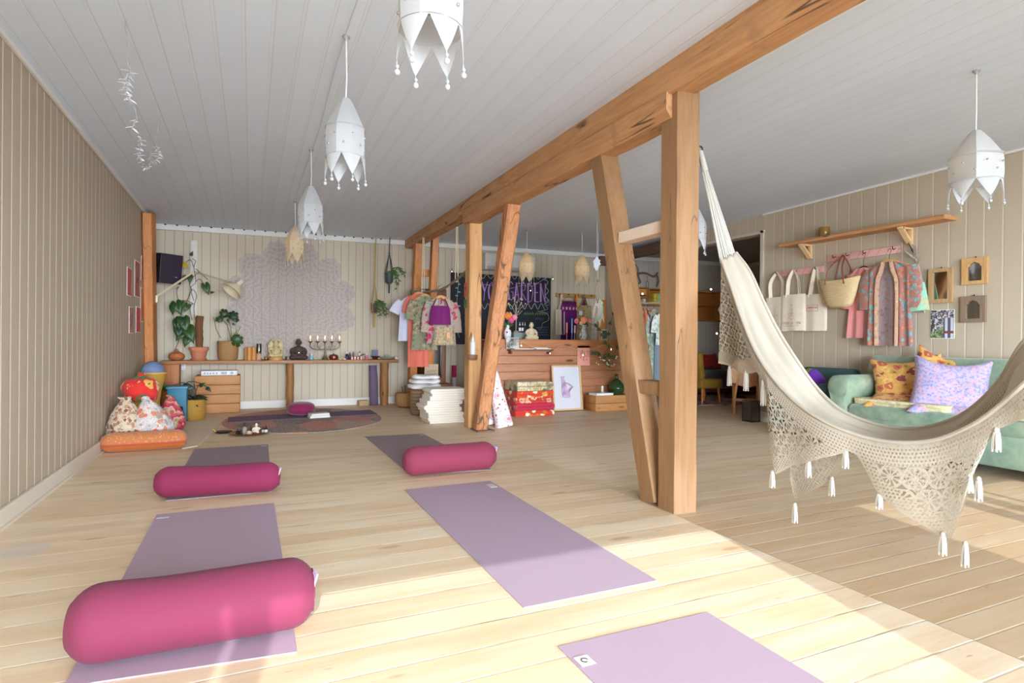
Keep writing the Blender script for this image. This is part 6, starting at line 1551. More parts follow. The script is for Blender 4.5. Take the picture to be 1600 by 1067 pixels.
# fairy lights: string along chalkboard, counter and brace
pts = [(706,418,8.9),(730,435,8.95),(747,443,8.95),(768,446,8.95),(790,452,8.9),(815,446,8.9),(832,447,8.9),(850,436,8.9),(863,430,8.9)]
t = T('string_lights', 'string of clear little bulbs looped over the chalkboard', 'fairy lights', PY(790, 450, 8.9))
P_ = spline([PY(*p) for p in pts], 5); MB().tube(P_, .0035, 5).build('wire', plain((170, 166, 160), .5), t)
for x, y, Y in ((706,424,8.9),(746,452,8.93),(789,458,8.88),(829,454,8.88),(864,436,8.88)):
    b_ = PY(x, y, Y); m = MB(); m.lathe([(.007,.05),(.007,.03),(.018,.02),(.022,0),(.016,-.022),(0,-.03)], b_, 10); m.build('bulb_glass', glass((236,234,226)), t)
    MB().ball(b_, .0065, 8, 5).build('filament', M['tiny_bulb'], t)
t = T('string_lights', 'string of lit little bulbs hanging across the counter front', 'fairy lights', PY(830, 545, 7.2))
pts = [(772,545,7.25),(774,556,7.25),(795,536,7.22),(815,534,7.22),(830,541,7.24),(860,549,7.24),(880,540,7.24),(912,549,7.24),(940,540,7.24),(958,545,7.2)]
MB().tube(spline([PY(*p) for p in pts], 5), .0035, 5).build('wire', plain((190, 170, 140), .5), t)
for x, y, Y in ((774,561,7.25),(814.5,540,7.2),(859.5,552,7.22),(911,555,7.22),(955,546,7.15)):
    b_ = PY(x, y, Y); m = MB(); m.lathe([(.007,.045),(.007,.028),(.016,.018),(.02,0),(.014,-.02),(0,-.026)], b_, 10); m.build('bulb_glass', glass((236,234,226)), t)
    MB().ball(b_, .009, 8, 5).build('filament', M['tiny_bulb'], t)
# ================================================================== HAMMOCK
def interp(x, xs, ys):
    if x <= xs[0]: return ys[0]
    for i in range(len(xs)-1):
        if x <= xs[i+1]: return ys[i]+(ys[i+1]-ys[i])*(x-xs[i])/(xs[i+1]-xs[i])
    return ys[-1]
NR = [(1127,405,3.36),(1143,450,3.25),(1160,500,3.12),(1180,548,2.98),(1207,590,2.84),(1245,630,2.70),(1290,660,2.56),(1345,682,2.44),(1400,692,2.32),(1460,688,2.20),(1520,664,2.06),(1565,632,1.96),(1612,590,1.86)]
FR = [(1150,395,3.40),(1172,425,3.33),(1190,465,3.26),(1212,510,3.16),(1240,556,3.03),(1275,605,2.90),(1312,640,2.76),(1362,662,2.64),(1415,671,2.52),(1465,664,2.40),(1512,643,2.30),(1560,598,2.18),(1605,530,2.05)]
HE = V((2.72, .28, 2.42))                       # ceiling hook of the other end, out of view
N3 = [PD(*p) for p in NR]; F3 = [PD(*p) for p in FR]
NX = [p[0] for p in NR]
ext = [.2, .42, .64, .82]
N3 += [N3[12].lerp(HE+V((-.06,.16,-.62)), t_)+V((0,0,-.05*math.sin(PI*t_))) for t_ in ext]+[HE+V((-.07,.14,-.58))]
F3 += [F3[12].lerp(HE+V((.05,.20,-.60)), t_)+V((0,0,-.05*math.sin(PI*t_))) for t_ in ext]+[HE+V((.05,.16,-.56))]
NX += [1680, 1760, 1850, 1930, 2000]
SUB = 9
Nc, Fc = spline(N3, SUB), spline(F3, SUB)
Xc = []
for i in range(len(NX)-1):
    for k in range(SUB): Xc.append(NX[i]+(NX[i+1]-NX[i])*k/SUB)
Xc.append(NX[-1]); NS = len(Nc)
hook = V((2.425, 2.70, 2.17))
t = T('hammock', 'cream fringed hammock hanging from the near timber post', 'hammock', (2.6, 1.5, .05))
MB().tube(spline([V((2.40,2.70,2.17)), hook+V((.02,0,0)), hook+V((.035,0,-.012)), hook+V((.03,0,-.03)), hook+V((.01,0,-.03))], 5), .005, 7).build('hook', M['dark_metal'], t)
MB().tube(spline([V((HE.x,HE.y,zc(HE.x,HE.y))), HE+V((0,0,.06)), HE+V((.02,0,.03)), HE+V((0,0,.0))], 5), .005, 7).build('hook', M['dark_metal'], t)
k = NT('hammock_cotton'); o = k.uvc(); s3 = k.sep(o); L = lin((180, 171, 155))
wv = k.noise(k.scale(o, (3, 40, 1)), 1.0, 3)
d_ = k.n('BsdfDiffuse', {'Color': k.mix(wv, lin((182, 171, 152)), lin((198, 187, 169)))}); tr_ = k.n('BsdfTranslucent', {'Color': L})
bp = k.n('Bump', {'Strength': .2, 'Distance': .006, 'Height': wv}); k.t.links.new(bp, d_.node.inputs['Normal'])
k.t.links.new(k.n('MixShader', {0: .3, 1: d_, 2: tr_}), k.out.inputs['Surface']); M['hammock'] = k.m
NVF = 26
def fab(u, v):
    i = min(NS-1, int(round(u*(NS-1)))); a, b = Nc[i], Fc[i]
    e = min(1, i/14, (NS-1-i)/14)
    sag = .10*e
    p = a.lerp(b, v) + V((0,0,-sag*4*v*(1-v)*(1-.35*v)))
    d = (b-a).normalized(); up = V((0,0,1))
    rip = (.020*math.sin(v*15+i*.035)+.010*math.sin(v*31-i*.06+1))*min(1, v*6, (1-v)*6)*(.35+.65*e)
    return p + up*rip + d*rip*.2
m = MB(); m.surf(fab, NS, NVF, uvs=(3, 1)); o = m.build('fabric', M['hammock'], t)
s_ = o.modifiers.new('thickness', 'SOLIDIFY'); s_.thickness = .004
# rolled near hem and far hem
for crv, nm in ((Nc, 'hem'), (Fc, 'hem')):
    m = MB(); m.tube([p+V((0,0,.002)) for p in crv], .009, 8); m.build(nm, M['hammock'], t)
# lace material with real holes in the pattern
k = NT('crochet_lace'); o = k.uvc(); s3 = k.sep(o)
uv2 = k.n('UVMap', out=0, uv_map='edge'); e3 = k.sep(uv2)
def cellpat(cs, off=0.0):
    X = k.math('DIVIDE', s3[0], cs); Y_ = k.math('DIVIDE', s3[1], cs)
    row = k.math('FLOOR', Y_); X = k.math('ADD', X, k.math('MULTIPLY', row, .5))
    fx = k.math('SUBTRACT', k.math('FRACT', X), .5); fy = k.math('SUBTRACT', k.math('FRACT', Y_), .5)
    r = k.math('SQRT', k.math('ADD', k.math('MULTIPLY', fx, fx), k.math('MULTIPLY', fy, fy)))
    return fx, fy, r
fx, fy, r = cellpat(.086)
th = k.math('ARCTAN2', fy, fx)
pet = k.math('COSINE', k.math('MULTIPLY', th, 10.0))
hole = k.math('MULTIPLY', k.step(pet, .0, .06), k.math('MULTIPLY', k.step(r, .16, .015), k.math('SUBTRACT', 1.0, k.step(r, .42, .015))))
corner = k.math('MULTIPLY', k.step(r, .56, .01), k.step(k.math('ABSOLUTE', fx), .06, .01))
hole = k.math('MAXIMUM', hole, corner)
flower = k.math('MULTIPLY', k.step(e3[0], .085, .004), k.step(e3[1], .07, .004))
fx2, fy2, r2 = cellpat(.0145)
mesh = k.math('SUBTRACT', 1.0, k.step(r2, .26, .04))
border = k.math('MULTIPLY', k.step(e3[0], .02, .003), k.math('SUBTRACT', 1.0, k.math('MULTIPLY', flower, 1.0)))
border = k.math('MULTIPLY', border, k.step(e3[1], .012, .002))
tophalf = k.math('SUBTRACT', 1.0, k.math('MULTIPLY', k.math('SUBTRACT', 1.0, k.step(e3[0], .085, .004)), .45))
al = k.math('MAXIMUM', k.math('MULTIPLY', hole, flower), k.math('MULTIPLY', k.math('MULTIPLY', mesh, border), tophalf), clamp=True)
yarn = k.noise(k.scale(o, (1,1,1)), 260, 2)
d_ = k.n('BsdfDiffuse', {'Color': k.mix(yarn, lin((172, 160, 140)), lin((196, 184, 164)))}); tr_ = k.n('BsdfTranslucent', {'Color': lin((178, 168, 150))})
bp = k.n('Bump', {'Strength': .7, 'Distance': .004, 'Height': k.math('ADD', k.math('MULTIPLY', yarn, .3), k.math('SUBTRACT', 1.0, k.math('MAXIMUM', mesh, hole)))}); k.t.links.new(bp, d_.node.inputs['Normal'])
body_ = k.n('MixShader', {0: .25, 1: d_, 2: tr_}); tp = k.n('BsdfTransparent', {})
k.t.links.new(k.n('MixShader', {0: al, 1: body_, 2: tp}), k.out.inputs['Surface']); M['lace'] = k.m
def fringe(name, top, lens_x, lens_l, bulge, back):
    """lace edging hanging from the curve top; scalloped length by station"""
    m = MB(); e2 = m.bm.loops.layers.uv.new('edge'); nv = 22
    acc = [0.0]
    for i in range(1, len(top)): acc.append(acc[-1]+(top[i]-top[i-1]).length)
    G = []; info = {}
    for i, p in enumerate(top):
        Ln = interp(Xc[i], lens_x, lens_l)
        row = []
        for j in range(nv):
            v = j/(nv-1); w = v*Ln
            q = p + V((0,0,-w)) + back*(bulge*math.sin(v*PI*.9)*min(1, Ln/.2)) + V((.012*math.sin(i*.33)*v, .012*math.cos(i*.27)*v, 0))*(Ln/.4)
            vt = m._v(q); info[vt] = (acc[i], w, Ln-w); row.append(vt)
        G.append(row)
    for i in range(len(G)-1):
        for j in range(nv-1):
            f = m.bm.faces.new([G[i][j], G[i+1][j], G[i+1][j+1], G[i][j+1]])
            for l in f.loops:
                a, b, c_ = info[l.vert]; l[m.uv].uv = (a, b); l[e2].uv = (b, c_)
    return m.build(name, M['lace'], t)
toC = V((-.62, -.78, 0))
nl_x = [1120,1127,1140,1160,1182,1197,1203,1210,1240,1285,1325,1338,1370,1430,1478,1490,1520,1548,1560,1600,1650,1690,1760,1850,1930,2000]
nl_l = [.60,.60,.47,.28,.09,.075,.36,.455,.30,.16,.075,.08,.20,.30,.375,.34,.18,.075,.07,.10,.28,.34,.12,.30,.12,.5]
fringe('lace_fringe', [p+V((0,0,-.004)) for p in Nc], nl_x, nl_l, .03, toC)
Bc = [Nc[i].lerp(Fc[i], .5)+V((0,0,-.055*min(1,i/14,(NS-1-i)/14)))-toC*(.12*min(1,i/20,(NS-1-i)/20)) for i in range(NS)]
# far fringe: same stations measured on its own image columns
XcN = Xc
Xc = [800+FPX*((p-CAM).dot(_r)/(p-CAM).dot(_f)) if (p-CAM).dot(_f) > .3 and i < 12*SUB else 1612+(i-12*SUB)*9 for i, p in enumerate(Bc)]
fl_x = [1130,1160,1200,1226,1236,1243,1270,1300,1337,1400,1450,1505,1512,1530,1548,1600,1700,1800,2000]
fl_l = [.2,.12,.10,.12,.50,.52,.38,.24,.08,.12,.28,.40,.36,.20,.08,.12,.3,.1,.3]
fringe('lace_fringe', Bc, fl_x, fl_l, .02, -toC)
XcF = Xc; Xc = XcN
def tassel(p, L):
    p = V(p); o_ = MB(); o_.ball(p+V((0,0,-.008)), (.009,.009,.011), 10, 6)
    for q in range(12):
        a = 2*PI*q/12; e = .35+.65*((q*5) % 3)/2
        o_.tube([p+V((.006*math.cos(a), .006*math.sin(a), -.014)), p+V((.009*math.cos(a)*e, .009*math.sin(a)*e, -.014-L*.5)), p+V((.011*math.cos(a)*e, .011*math.sin(a)*e, -.014-L*(.9+.1*math.sin(q*2))))], [.004,.0045,.003], 5)
    o_.build('tassel', M['cream_yarn'], t)
M['cream_yarn'] = plain((176, 169, 156), .95, var=.05, scale=300)
for x, y0, y1, near in ((1140,572,603,1),(1166,577,611,1),(1193,590,634,1),(1206.7,735,762,1),(1263,716,746,1),(1321,700,732,1),(1374,765,795,1),(1473,832,868,1),(1514,738,770,1),(1557,668,706,1),
                        (1242,786,817,0),(1299.5,745,775,0),(1508,846,886,0),(1529,745,783,0)):
    D = interp(x, [p[0] for p in NR], [p[2] for p in NR])
    if not near: D += .20
    p = PD(x, y0, D); L = max(.05, (y1-y0)/FPX*D-.014); p.z = max(p.z, L+.03); tassel(p, L)
# suspension cords at both ends
m = MB()
for q in range(9):
    f_ = q/8; a = Nc[0].lerp(Fc[0], f_)+V((0,0,.02*math.sin(PI*f_)))
    m.tube([hook+V((.02+.004*math.cos(q), .004*math.sin(q), -.035)), hook.lerp(a, .22)+V((.006*math.cos(q*2.1), .006*math.sin(q*2.1), 0)), a+V((0,0,-.03))], .0055, 6)
m.tube([hook+V((.02,0,-.03)), hook.lerp(Nc[0].lerp(Fc[0], .5), .24)], [.016,.02], 9)
m.build('suspension_cord', M['cream_yarn'], t)
m = MB()
for q in range(9):
    f_ = q/8; a = Nc[-1].lerp(Fc[-1], f_); m.tube([HE, a], .0055, 6)
m.build('suspension_cord', M['cream_yarn'], t)

# ================================================================== SOFA CORNER
k = NT('worn_green_velvet'); o = k.obj(); nz = k.noise(o, 2.2, 5, .65); n2 = k.noise(o, 14, 4, .6)
col = k.ramp(k.math('ADD', k.math('MULTIPLY', nz, .75), k.math('MULTIPLY', n2, .35)), [(.36,(96,118,100)),(.52,(120,142,118)),(.64,(142,156,126)),(.76,(184,184,142))])
k.P(col, .8, Sheen_Weight=.4); k.bump(n2, .15, .006); M['velvet'] = k.m
SX0, SX1, SY0, SY1 = 5.10, 5.90, 1.45, 3.86
t = T('sofa', 'worn pale green velvet sofa with a rolled arm along the right wall', 'sofa', ((SX0+SX1)/2, (SY0+SY1)/2, 0))
MB().box(((SX0+SX1)/2, (SY0+SY1)/2-.0, .205), (SX1-SX0, SY1-SY0, .25), bev=.03, seg=3).build('base', M['velvet'], t)
m = MB()
def cushion_block(m, c, d, rr=.06, am=.006, seed=0):
    m.box(c, d, bev=rr, seg=4)
for i in range(2):
    y0 = SY0+.1+(SY1-.2-SY0-.1)*i/2; y1 = SY0+.1+(SY1-.2-SY0-.1)*(i+1)/2
    MB().box((SX0+.3, (y0+y1)/2, .375), (.62, y1-y0-.01, .13), bev=.045, seg=4).build('seat_cushion', M['velvet'], t)
m = MB()
def back(u, v):
    y = SY0+.02+(SY1-SY0-.04)*u; a = v*2*PI
    z = .58+ .30*math.sin(a)*(1 if math.sin(a) > 0 else 1.0); x = SX1-.13+.11*math.cos(a)*(1.15 if math.sin(a) > .4 else 1)-.05*(z-.5)*-1*.3
    return (x, y, z)
g = m.surf(back, 24, 28, cv=True); m.bm.faces.new(g[0][::-1]); m.bm.faces.new(g[-1]); m.build('backrest', M['velvet'], t)
for yy in (SY1-.11, SY0+.11):
    m = MB(); prof = [(-.10,.08),(-.10,.36),(-.09,.50),(-.115,.55),(-.13,.60),(-.12,.655),(-.08,.69),(-.02,.70),(.05,.69),(.09,.655),(.10,.60),(.085,.55),(.07,.50),(.08,.30),(.08,.08)]
    g = []; x0_, x1_ = SX0-.02, SX1-.16
    for xx, sc_a in ((x0_, .86), (x0_+.008, .94), (x0_+.025, 1.0), (x1_-.02, 1.0), (x1_, .95)):
        g.append([m._v((xx, yy+y*sc_a*(1 if yy > 2 else -1), .38+(z-.38)*sc_a)) for y, z in prof])
    npf = len(prof)
    for i in range(len(g)-1):
        for j in range(npf): m.bm.faces.new([g[i][j], g[i][(j+1) % npf], g[i+1][(j+1) % npf], g[i+1][j]])
    for ring in (g[0], g[-1]):
        cv_ = m._v(sum((v.co for v in ring), V())/npf)
        for j in range(npf): m.bm.faces.new([ring[j], ring[(j+1) % npf], cv_])
    m.build('arm', M['velvet'], t, ang=50)
for yy in (SY0+.1, SY1-.12):
    for xx in (SX0+.08, SX1-.08): MB().lathe([(.018,0),(.026,.04),(.028,.085),(0,.085)], (xx, yy, 0), 12).build('foot', M['brown_wood'], t)
def pillow(c, w, h, th, R3, mat, name, label, group=None, seed=0, ear=.42, piping=False):
    c = V(c); m = MB(); n = 26
    def side(sg):
        def fn(u, v):
            x, y = 2*u-1, 2*v-1
            sx = w/2*(x*(1-.10*(1-abs(x)**3)*0-.075*(1-y*y)*abs(x)**2)); sy = h/2*(y*(1-.075*(1-x*x)*abs(y)**2))
            z = th/2*max(0, (1-x**4))**.55*max(0, (1-y**4))**.55
            z *= 1+.14*noise.noise(V((x*2+seed, y*2, sg)))
            sy -= .05*h*(1-x*x)*(y > 0)*y*ear*6
            return c + R3 @ V((sx, sg*z, sy))
        return fn
    m.surf(side(-1), n, n); m.surf(side(1), n, n, flip=True)
    bmesh.ops.remove_doubles(m.bm, verts=m.bm.verts, dist=.0008)
    o = m.build(name, mat); return tag(o, label, 'cushion', group)
SCG = 'cushions on the green sofa'
ylw = floral((214, 162, 84), [(166,66,60),(176,152,70),(222,176,104),(186,96,66),(134,56,64),(206,152,78)], 6.5, .46, ground=(170,112,56), name='marigold_print', coord='uv')
lilp = floral((172, 160, 184), [(118,128,172),(202,140,138),(166,154,184),(128,132,176),(192,150,160)], 30, .52, ground=(120,120,164), name='lilac_print', coord='uv')
def yaw(a, tilt=0, roll=0): return Euler((0, 0, a)).to_matrix() @ Euler((tilt, 0, 0)).to_matrix() @ Euler((0, roll, 0)).to_matrix()
FC = -1.05
pillow((5.52, 3.36, .66), .56, .50, .19, yaw(FC, -.32, -.12), ylw, 'sofa_cushion', 'large marigold yellow cushion with red flowers leaning in the sofa corner', SCG, 1)
pillow((5.70, 3.15, .70), .52, .50, .16, yaw(FC, -.2, .25), ylw, 'sofa_cushion', 'second marigold cushion standing behind, only its peak visible', SCG, 2)
pillow((5.36, 2.92, .66), .54, .50, .18, yaw(FC, -.34, .08), lilp, 'sofa_cushion', 'lilac cushion with tiny pink and blue flowers, in front of the yellow one', SCG, 3)
pillow((5.33, 2.98, .475), .46, .40, .12, yaw(FC, -1.35, .0), lilp, 'sofa_cushion', 'flat lilac flowered cushion lying under the upright lilac one', SCG, 4)
pillow((5.35, 3.36, .475), .42, .42, .13, yaw(FC, -1.3, .2), ylw, 'sofa_cushion', 'flat yellow flowered cushion lying in the sofa corner', SCG, 5)
folded((5.33, 3.22, .442), .42, .78, .055, floral((206, 196, 150), [(170,170,126),(222,206,160),(186,176,130)], 18, .45, name='sage_quilt_print'), 'sage and cream quilt folded on the sofa seat', 'folded_quilt', None, layers=2, seed=8, cat='quilt')
folded((5.32, 2.25, .442), .44, .62, .05, cloth((180, 184, 140), wrinkle=7), 'crumpled sage green throw on the near end of the sofa seat', 'throw_blanket', None, layers=2, seed=9, cat='blanket')
# armchair with bean cushions beyond the sofa
t = T('armchair', 'dark teal armchair behind the sofa arm', 'armchair', (5.52, 4.36, 0)); tv = plain((62, 92, 90), .8, var=.15, scale=8, name='teal_velvet')
MB().box((5.52, 4.36, .25), (.62, .62, .34), bev=.05, seg=3).build('seat', tv, t); MB().box((5.80, 4.36, .50), (.16, .66, .46), bev=.06, seg=4).build('backrest', tv, t)
for yy in (4.07, 4.65): MB().box((5.55, yy, .42), (.56, .12, .34), bev=.05, seg=4).build('arm', tv, t)
for xx in (5.28, 5.76):
    for yy in (4.12, 4.60): MB().lathe([(.016,0),(.022,.08),(0,.08)], (xx, yy, 0), 10).build('leg', M['brown_wood'], t)
bag((5.42, 4.26, .42), .15, .15, .30, cloth((96, 34, 150), wrinkle=6), 'round_cushion', 'round purple cushion on the teal armchair', 'cushion', 0, 6)
bag((5.58, 4.44, .42), .16, .15, .30, cloth((120, 150, 40), wrinkle=6), 'round_cushion', 'lime green cushion peeping out behind the purple one', 'cushion', 0, 7)

# ================================================================== RIGHT WALL
XW = XR
t = T('wall_shelf', 'live edge plank shelf on two wooden brackets on the right wall', 'shelf', (XW-.1, 4.1, 2.15))
y0, y1 = PX(1217, 378, 5.76).y, PX(1476, 339, 5.76).y; zsh = 2.165
m = MB(); n = 26
def sec(i):
    y = y0+(y1-y0)*i/n; w_ = .012*noise.noise(V((y*3,1,0)))+.008*noise.noise(V((y*9,2,0)))
    return y, 5.755+w_
g = []
for i in range(n+1):
    y, x = sec(i); g.append([m._v(p) for p in ((XW,y,zsh+.022),(x+.008,y,zsh+.022),(x-.004,y,zsh+.006),(x+.006,y,zsh-.018),(XW,y,zsh-.018))])
for i in range(n):
    for j in range(5): m.bm.faces.new([g[i][j], g[i][(j+1)%5], g[i+1][(j+1)%5], g[i+1][j]])
m.bm.faces.new(g[0]); m.bm.faces.new(g[-1][::-1]); m.build('plank', wood((206, 150, 100), (166, 112, 70), 'y', 1.0, .6, (110, 70, 44), cracks=1.4), t)
for px_ in (1262, 1418):
    yb_ = PX(px_, 390, 5.90).y
    m = MB(); m.box((XW-.012, yb_, zsh-.10), (.022, .05, .165), bev=.002); m.box((XW-.10, yb_, zsh-.03), (.16, .05, .02), bev=.002)
    m.beam((XW-.02, yb_, zsh-.17), (5.79, yb_, zsh-.03), .05, .022, up=(0,0,1)); m.build('bracket', plain((222, 184, 134), .6, var=.08, scale=12), t)
c = V((5.83, PX(1288, 360, 5.83).y, zsh+.0225)); t = T('glass_tumbler', 'amber glass tumbler standing on the wall shelf', 'glass', c)
ag = NT('amber_glass'); ag.P(lin((170, 128, 66)), .12, Transmission_Weight=.45, IOR=1.4)
MB().lathe([(.045,0),(.055,.01),(.06,.05),(.056,.105),(.051,.105),(.052,.05),(.045,.018),(0,.018)], c, 24).build('tumbler', ag.m, t)
pkw = NT('pink_board_paint'); s3 = pkw.sep(pkw.obj()); pkw.P(pkw.mix(pkw.step(pkw.math('SINE', pkw.math('ADD', pkw.math('MULTIPLY', s3[1], 60.0), pkw.math('MULTIPLY', s3[2], 40.0))), .93, .03), lin((222, 170, 158)), lin((200, 146, 134))), .6)
def rail(ya, yb_, z, hooks, label):
    t = T('hook_rail', label, 'hook rail', (XW, (ya+yb_)/2, z), 'pink hook rails on the right wall')
    MB().box((XW-.012, (ya+yb_)/2, z), (.022, abs(ya-yb_), .075), bev=.003).build('board', pkw.m, t)
    for y in hooks: MB().tube(spline([(XW-.02,y,z+.015),(XW-.055,y,z+.0),(XW-.07,y,z+.012),(XW-.07,y,z+.03)], 4), .004, 6).build('hook', M['dark_metal'], t)
rail(5.21, 4.55, 1.845, (5.16, 4.90, 4.62), 'shorter pink hook rail holding the canvas tote bags')
rail(4.50, 3.70, 1.95, (4.40, 4.24, 4.05, 3.74), 'longer pink hook rail holding straw bag, shirt and kimono')
def text_strokes(m, txt, o, ax, up, w, h, r=.0015):
    o, ax, up = V(o), V(ax), V(up); cw = w/len(txt)
    for i, ch in enumerate(txt):
        for grp in GL[ch]:
            for s in grp: m.tube([o+ax*(cw*(i+a*.85))+up*(-b*h) for a, b in s], r, 4)
TG = 'canvas tote bags on the shorter pink rail'
redink = plain((190, 130, 124), .8, name='faded_red_ink'); redink2 = plain((176, 70, 84), .8, name='red_ink')
def pr_fig(t, top, ax, nr, th, w_, h):
    m = MB(); b = top+nr*(th*.5+.004)
    for pts in ([(-.0,-.16),(.018,-.18),(0,-.2),(-.018,-.18),(0,-.16)], [(0,-.2),(0,-.25)], [(-.05,-.24),(-.02,-.22),(0,-.235),(.02,-.22),(.05,-.24)], [(-.045,-.28),(-.02,-.255),(.02,-.255),(.045,-.28),(0,-.295),(-.045,-.28)], [(-.01,-.12),(0,-.14),(.01,-.12)]):
        m.tube([b+ax*x+V((0,0,z)) for x, z in pts], .0016, 4)
    m.build('printed_figure', redink, t); m = MB(); text_strokes(m, 'YOGAGARDEN', b+ax*(-.13)+V((0,0,-.325)), ax, (0,0,1), .26, .028, .0016)
    m.tube([b+ax*(-.11)+V((0,0,-.375)), b+ax*(.10)+V((0,0,-.372))], .0016, 4); m.build('printed_lettering', redink, t)
def pr_box(t, top, ax, nr, th, w_, h):
    m = MB(); b = top+nr*(th*.5+.004)+ax*-.02+V((0,0,-.16))
    m.tube([b+ax*x+V((0,0,z)) for x, z in ((-.07,-.035),(.07,-.035),(.07,.035),(-.07,.035),(-.07,-.035))], .0016, 4); text_strokes(m, 'YOGAGARDEN', b+ax*(-.06)+V((0,0,.016)), ax, (0,0,1), .12, .018, .0014)
    m.tube([b+ax*(-.05)+V((0,0,-.02)), b+ax*(.02)+V((0,0,-.02))], .0014, 4); m.build('printed_lettering', redink2, t)
aw = (0,-1,0)
tote((XW-.055, 5.16, 1.85), .34, .42, .29, M['canvas'], 'cream canvas tote with a faint red figure, leftmost on the pink rail', TG, aw, pr_fig, seed=1, spread=1.1)
tote((XW-.075, 4.90, 1.85), .34, .43, .275, M['canvas'], 'cream canvas tote with printed figure, overlapping the leftmost tote', TG, aw, pr_fig, seed=2, spread=.8)
tote((XW-.055, 4.62, 1.85), .30, .42, .29, M['canvas'], 'cream canvas tote with a red boxed print beside the straw bag', TG, aw, pr_box, seed=3, spread=.5)
# straw bag
c = V((XW-.13, 4.27, 1.385)); t = T('straw_bag', 'straw market basket with brown leather handles on the longer pink rail', 'bag', c)
st = woven((232, 208, 160), (196, 162, 110), 1, 26, 0, name='pale_straw', coord='uv')
def stb(u, v):
    th = 2*PI*u; k_ = v; hw = .125+.115*k_**.75; tk = .06+.03*k_
    if v < .12: hw *= (v/.12)**.4*.3+.7; tk *= (v/.12)**.4*.6+.4
    x = math.copysign(abs(math.cos(th))**.7, math.cos(th)); y = math.copysign(abs(math.sin(th))**.9, math.sin(th))
    return c+V((y*tk, -x*hw, .295*v+.03*(x*x)*v))
m = MB(); g = m.surf(stb, 44, 16, cu=True); m.bm.faces.new([g[i][0] for i in range(44)][::-1]); o = m.build('body', st, t); s_ = o.modifiers.new('thickness', 'SOLIDIFY'); s_.thickness = .006
for xx in (-.085, .085):
    m = MB(); m.tube(spline([c+V((xx*.95,.11,.25)), c+V((xx*.8,.08,.42)), c+V((.05,.02,.555)), c+V((.05,-.02,.555)), c+V((xx*.8,-.08,.42)), c+V((xx*.95,-.11,.25))], 6), .0085, 7); m.build('handle', plain((128, 66, 42), .5, var=.15), t)
WG = 'clothes on the longer pink rail'
garment('shirt', 'coral pink shirt hanging behind the kimono on the pink rail', (XW-.07, 4.04, 1.80), .165, .74, cloth((226, 146, 140), wrinkle=7, bump=.2), sleeve=(.36,.01,.06), hem=.19, ax=aw, hanger='wire', hook_h=.15, group=WG, seed=1, th=.045)
km = floral((170, 116, 98), [(110,164,168),(206,120,92),(170,116,98),(104,152,160),(186,130,118),(120,176,170)], 24, .5, ground=(112,70,68), name='kimono_silk')
km2 = floral((150, 200, 170), [(190,180,140),(150,206,176),(206,150,130),(150,200,170)], 12, .42, ground=(120,170,140), name='mint_sleeve_silk')
kin = floral((166, 140, 136), [(150,156,160),(176,130,130),(140,120,124)], 20, .45, ground=(120,96,96), name='kimono_lining')
kb = floral((186, 146, 118), [(170,120,100),(200,170,130),(160,130,100)], 30, .4, name='kimono_band')
kt = garment('kimono', 'patterned turquoise and rust kimono on a wooden hanger, open in front', (XW-.12, 3.74, 1.82), .235, .84, (km, kb, kin), sleeve=(.40,.0,.085), open_front=.42, ax=aw, hook_h=.13, group=WG, seed=5, th=.06, folds=2.5)
for ch in kt.children:
    if ch.name.startswith('sleeve'):
        ch.data = ch.data.copy() if ch.data.users > 1 else ch.data
slv = [ch for ch in kt.children if ch.name.startswith('sleeve')]
P0 = V((XW-.135, 3.74-.235-.012, 1.82-.27)); m = MB(); m.tube(spline([P0+V((0,.015,.03)), P0+V((0,0,-.1)), P0+V((0,-.012,-.235))], 4), [.09,.094,.098,.10,.103,.105,.107,.11,.11], 14)
for v in m.bm.verts: v.co.x = XW-.07-(XW-.07-v.co.x)*.45
o = m.build('sleeve_facing', km2, kt); o['label'] = 'mint green sleeve end'
# birch branch with feathers
t = T('birch_branch', 'grey birch branch with dark feathers hanging on the wall beside the kimono', 'branch', (XW-.05, 3.5, 1.3))
m = MB(); P_ = spline([PX(1421,379,XW-.04), PX(1430,402,XW-.05), PX(1437,425,XW-.045), PX(1442,455,XW-.04), PX(1444,488,XW-.035)], 5); m.tube(P_, [.007,.008,.009,.010]+[.011]*17, 8)
for i, (dy, dz) in ((5,(.08,.06)),(6,(-.05,.07)),(4,(.05,.05)),(8,(-.04,.06))): m.tube([P_[i], P_[i]+V((-.02,dy*.6,dz*.7)), P_[i]+V((-.02,dy,dz))], [.006,.005,.002], 6)
m.build('branch', plain((166, 152, 130), .8, var=.45, scale=50), t)
for (a, b), cl in (((P_[4], PX(1419,378,XW-.07)), (40,36,36)), ((P_[6], PX(1413,391,XW-.07)), (214,206,190)), ((P_[5], PX(1429,384,XW-.07)), (120,104,90))):
    m = MB(); m.tube([a, a.lerp(b,.3), a.lerp(b,.7), b], [.004,.013,.014,.003], 8, flat=.3); m.build('feather', plain(cl, .7), t)
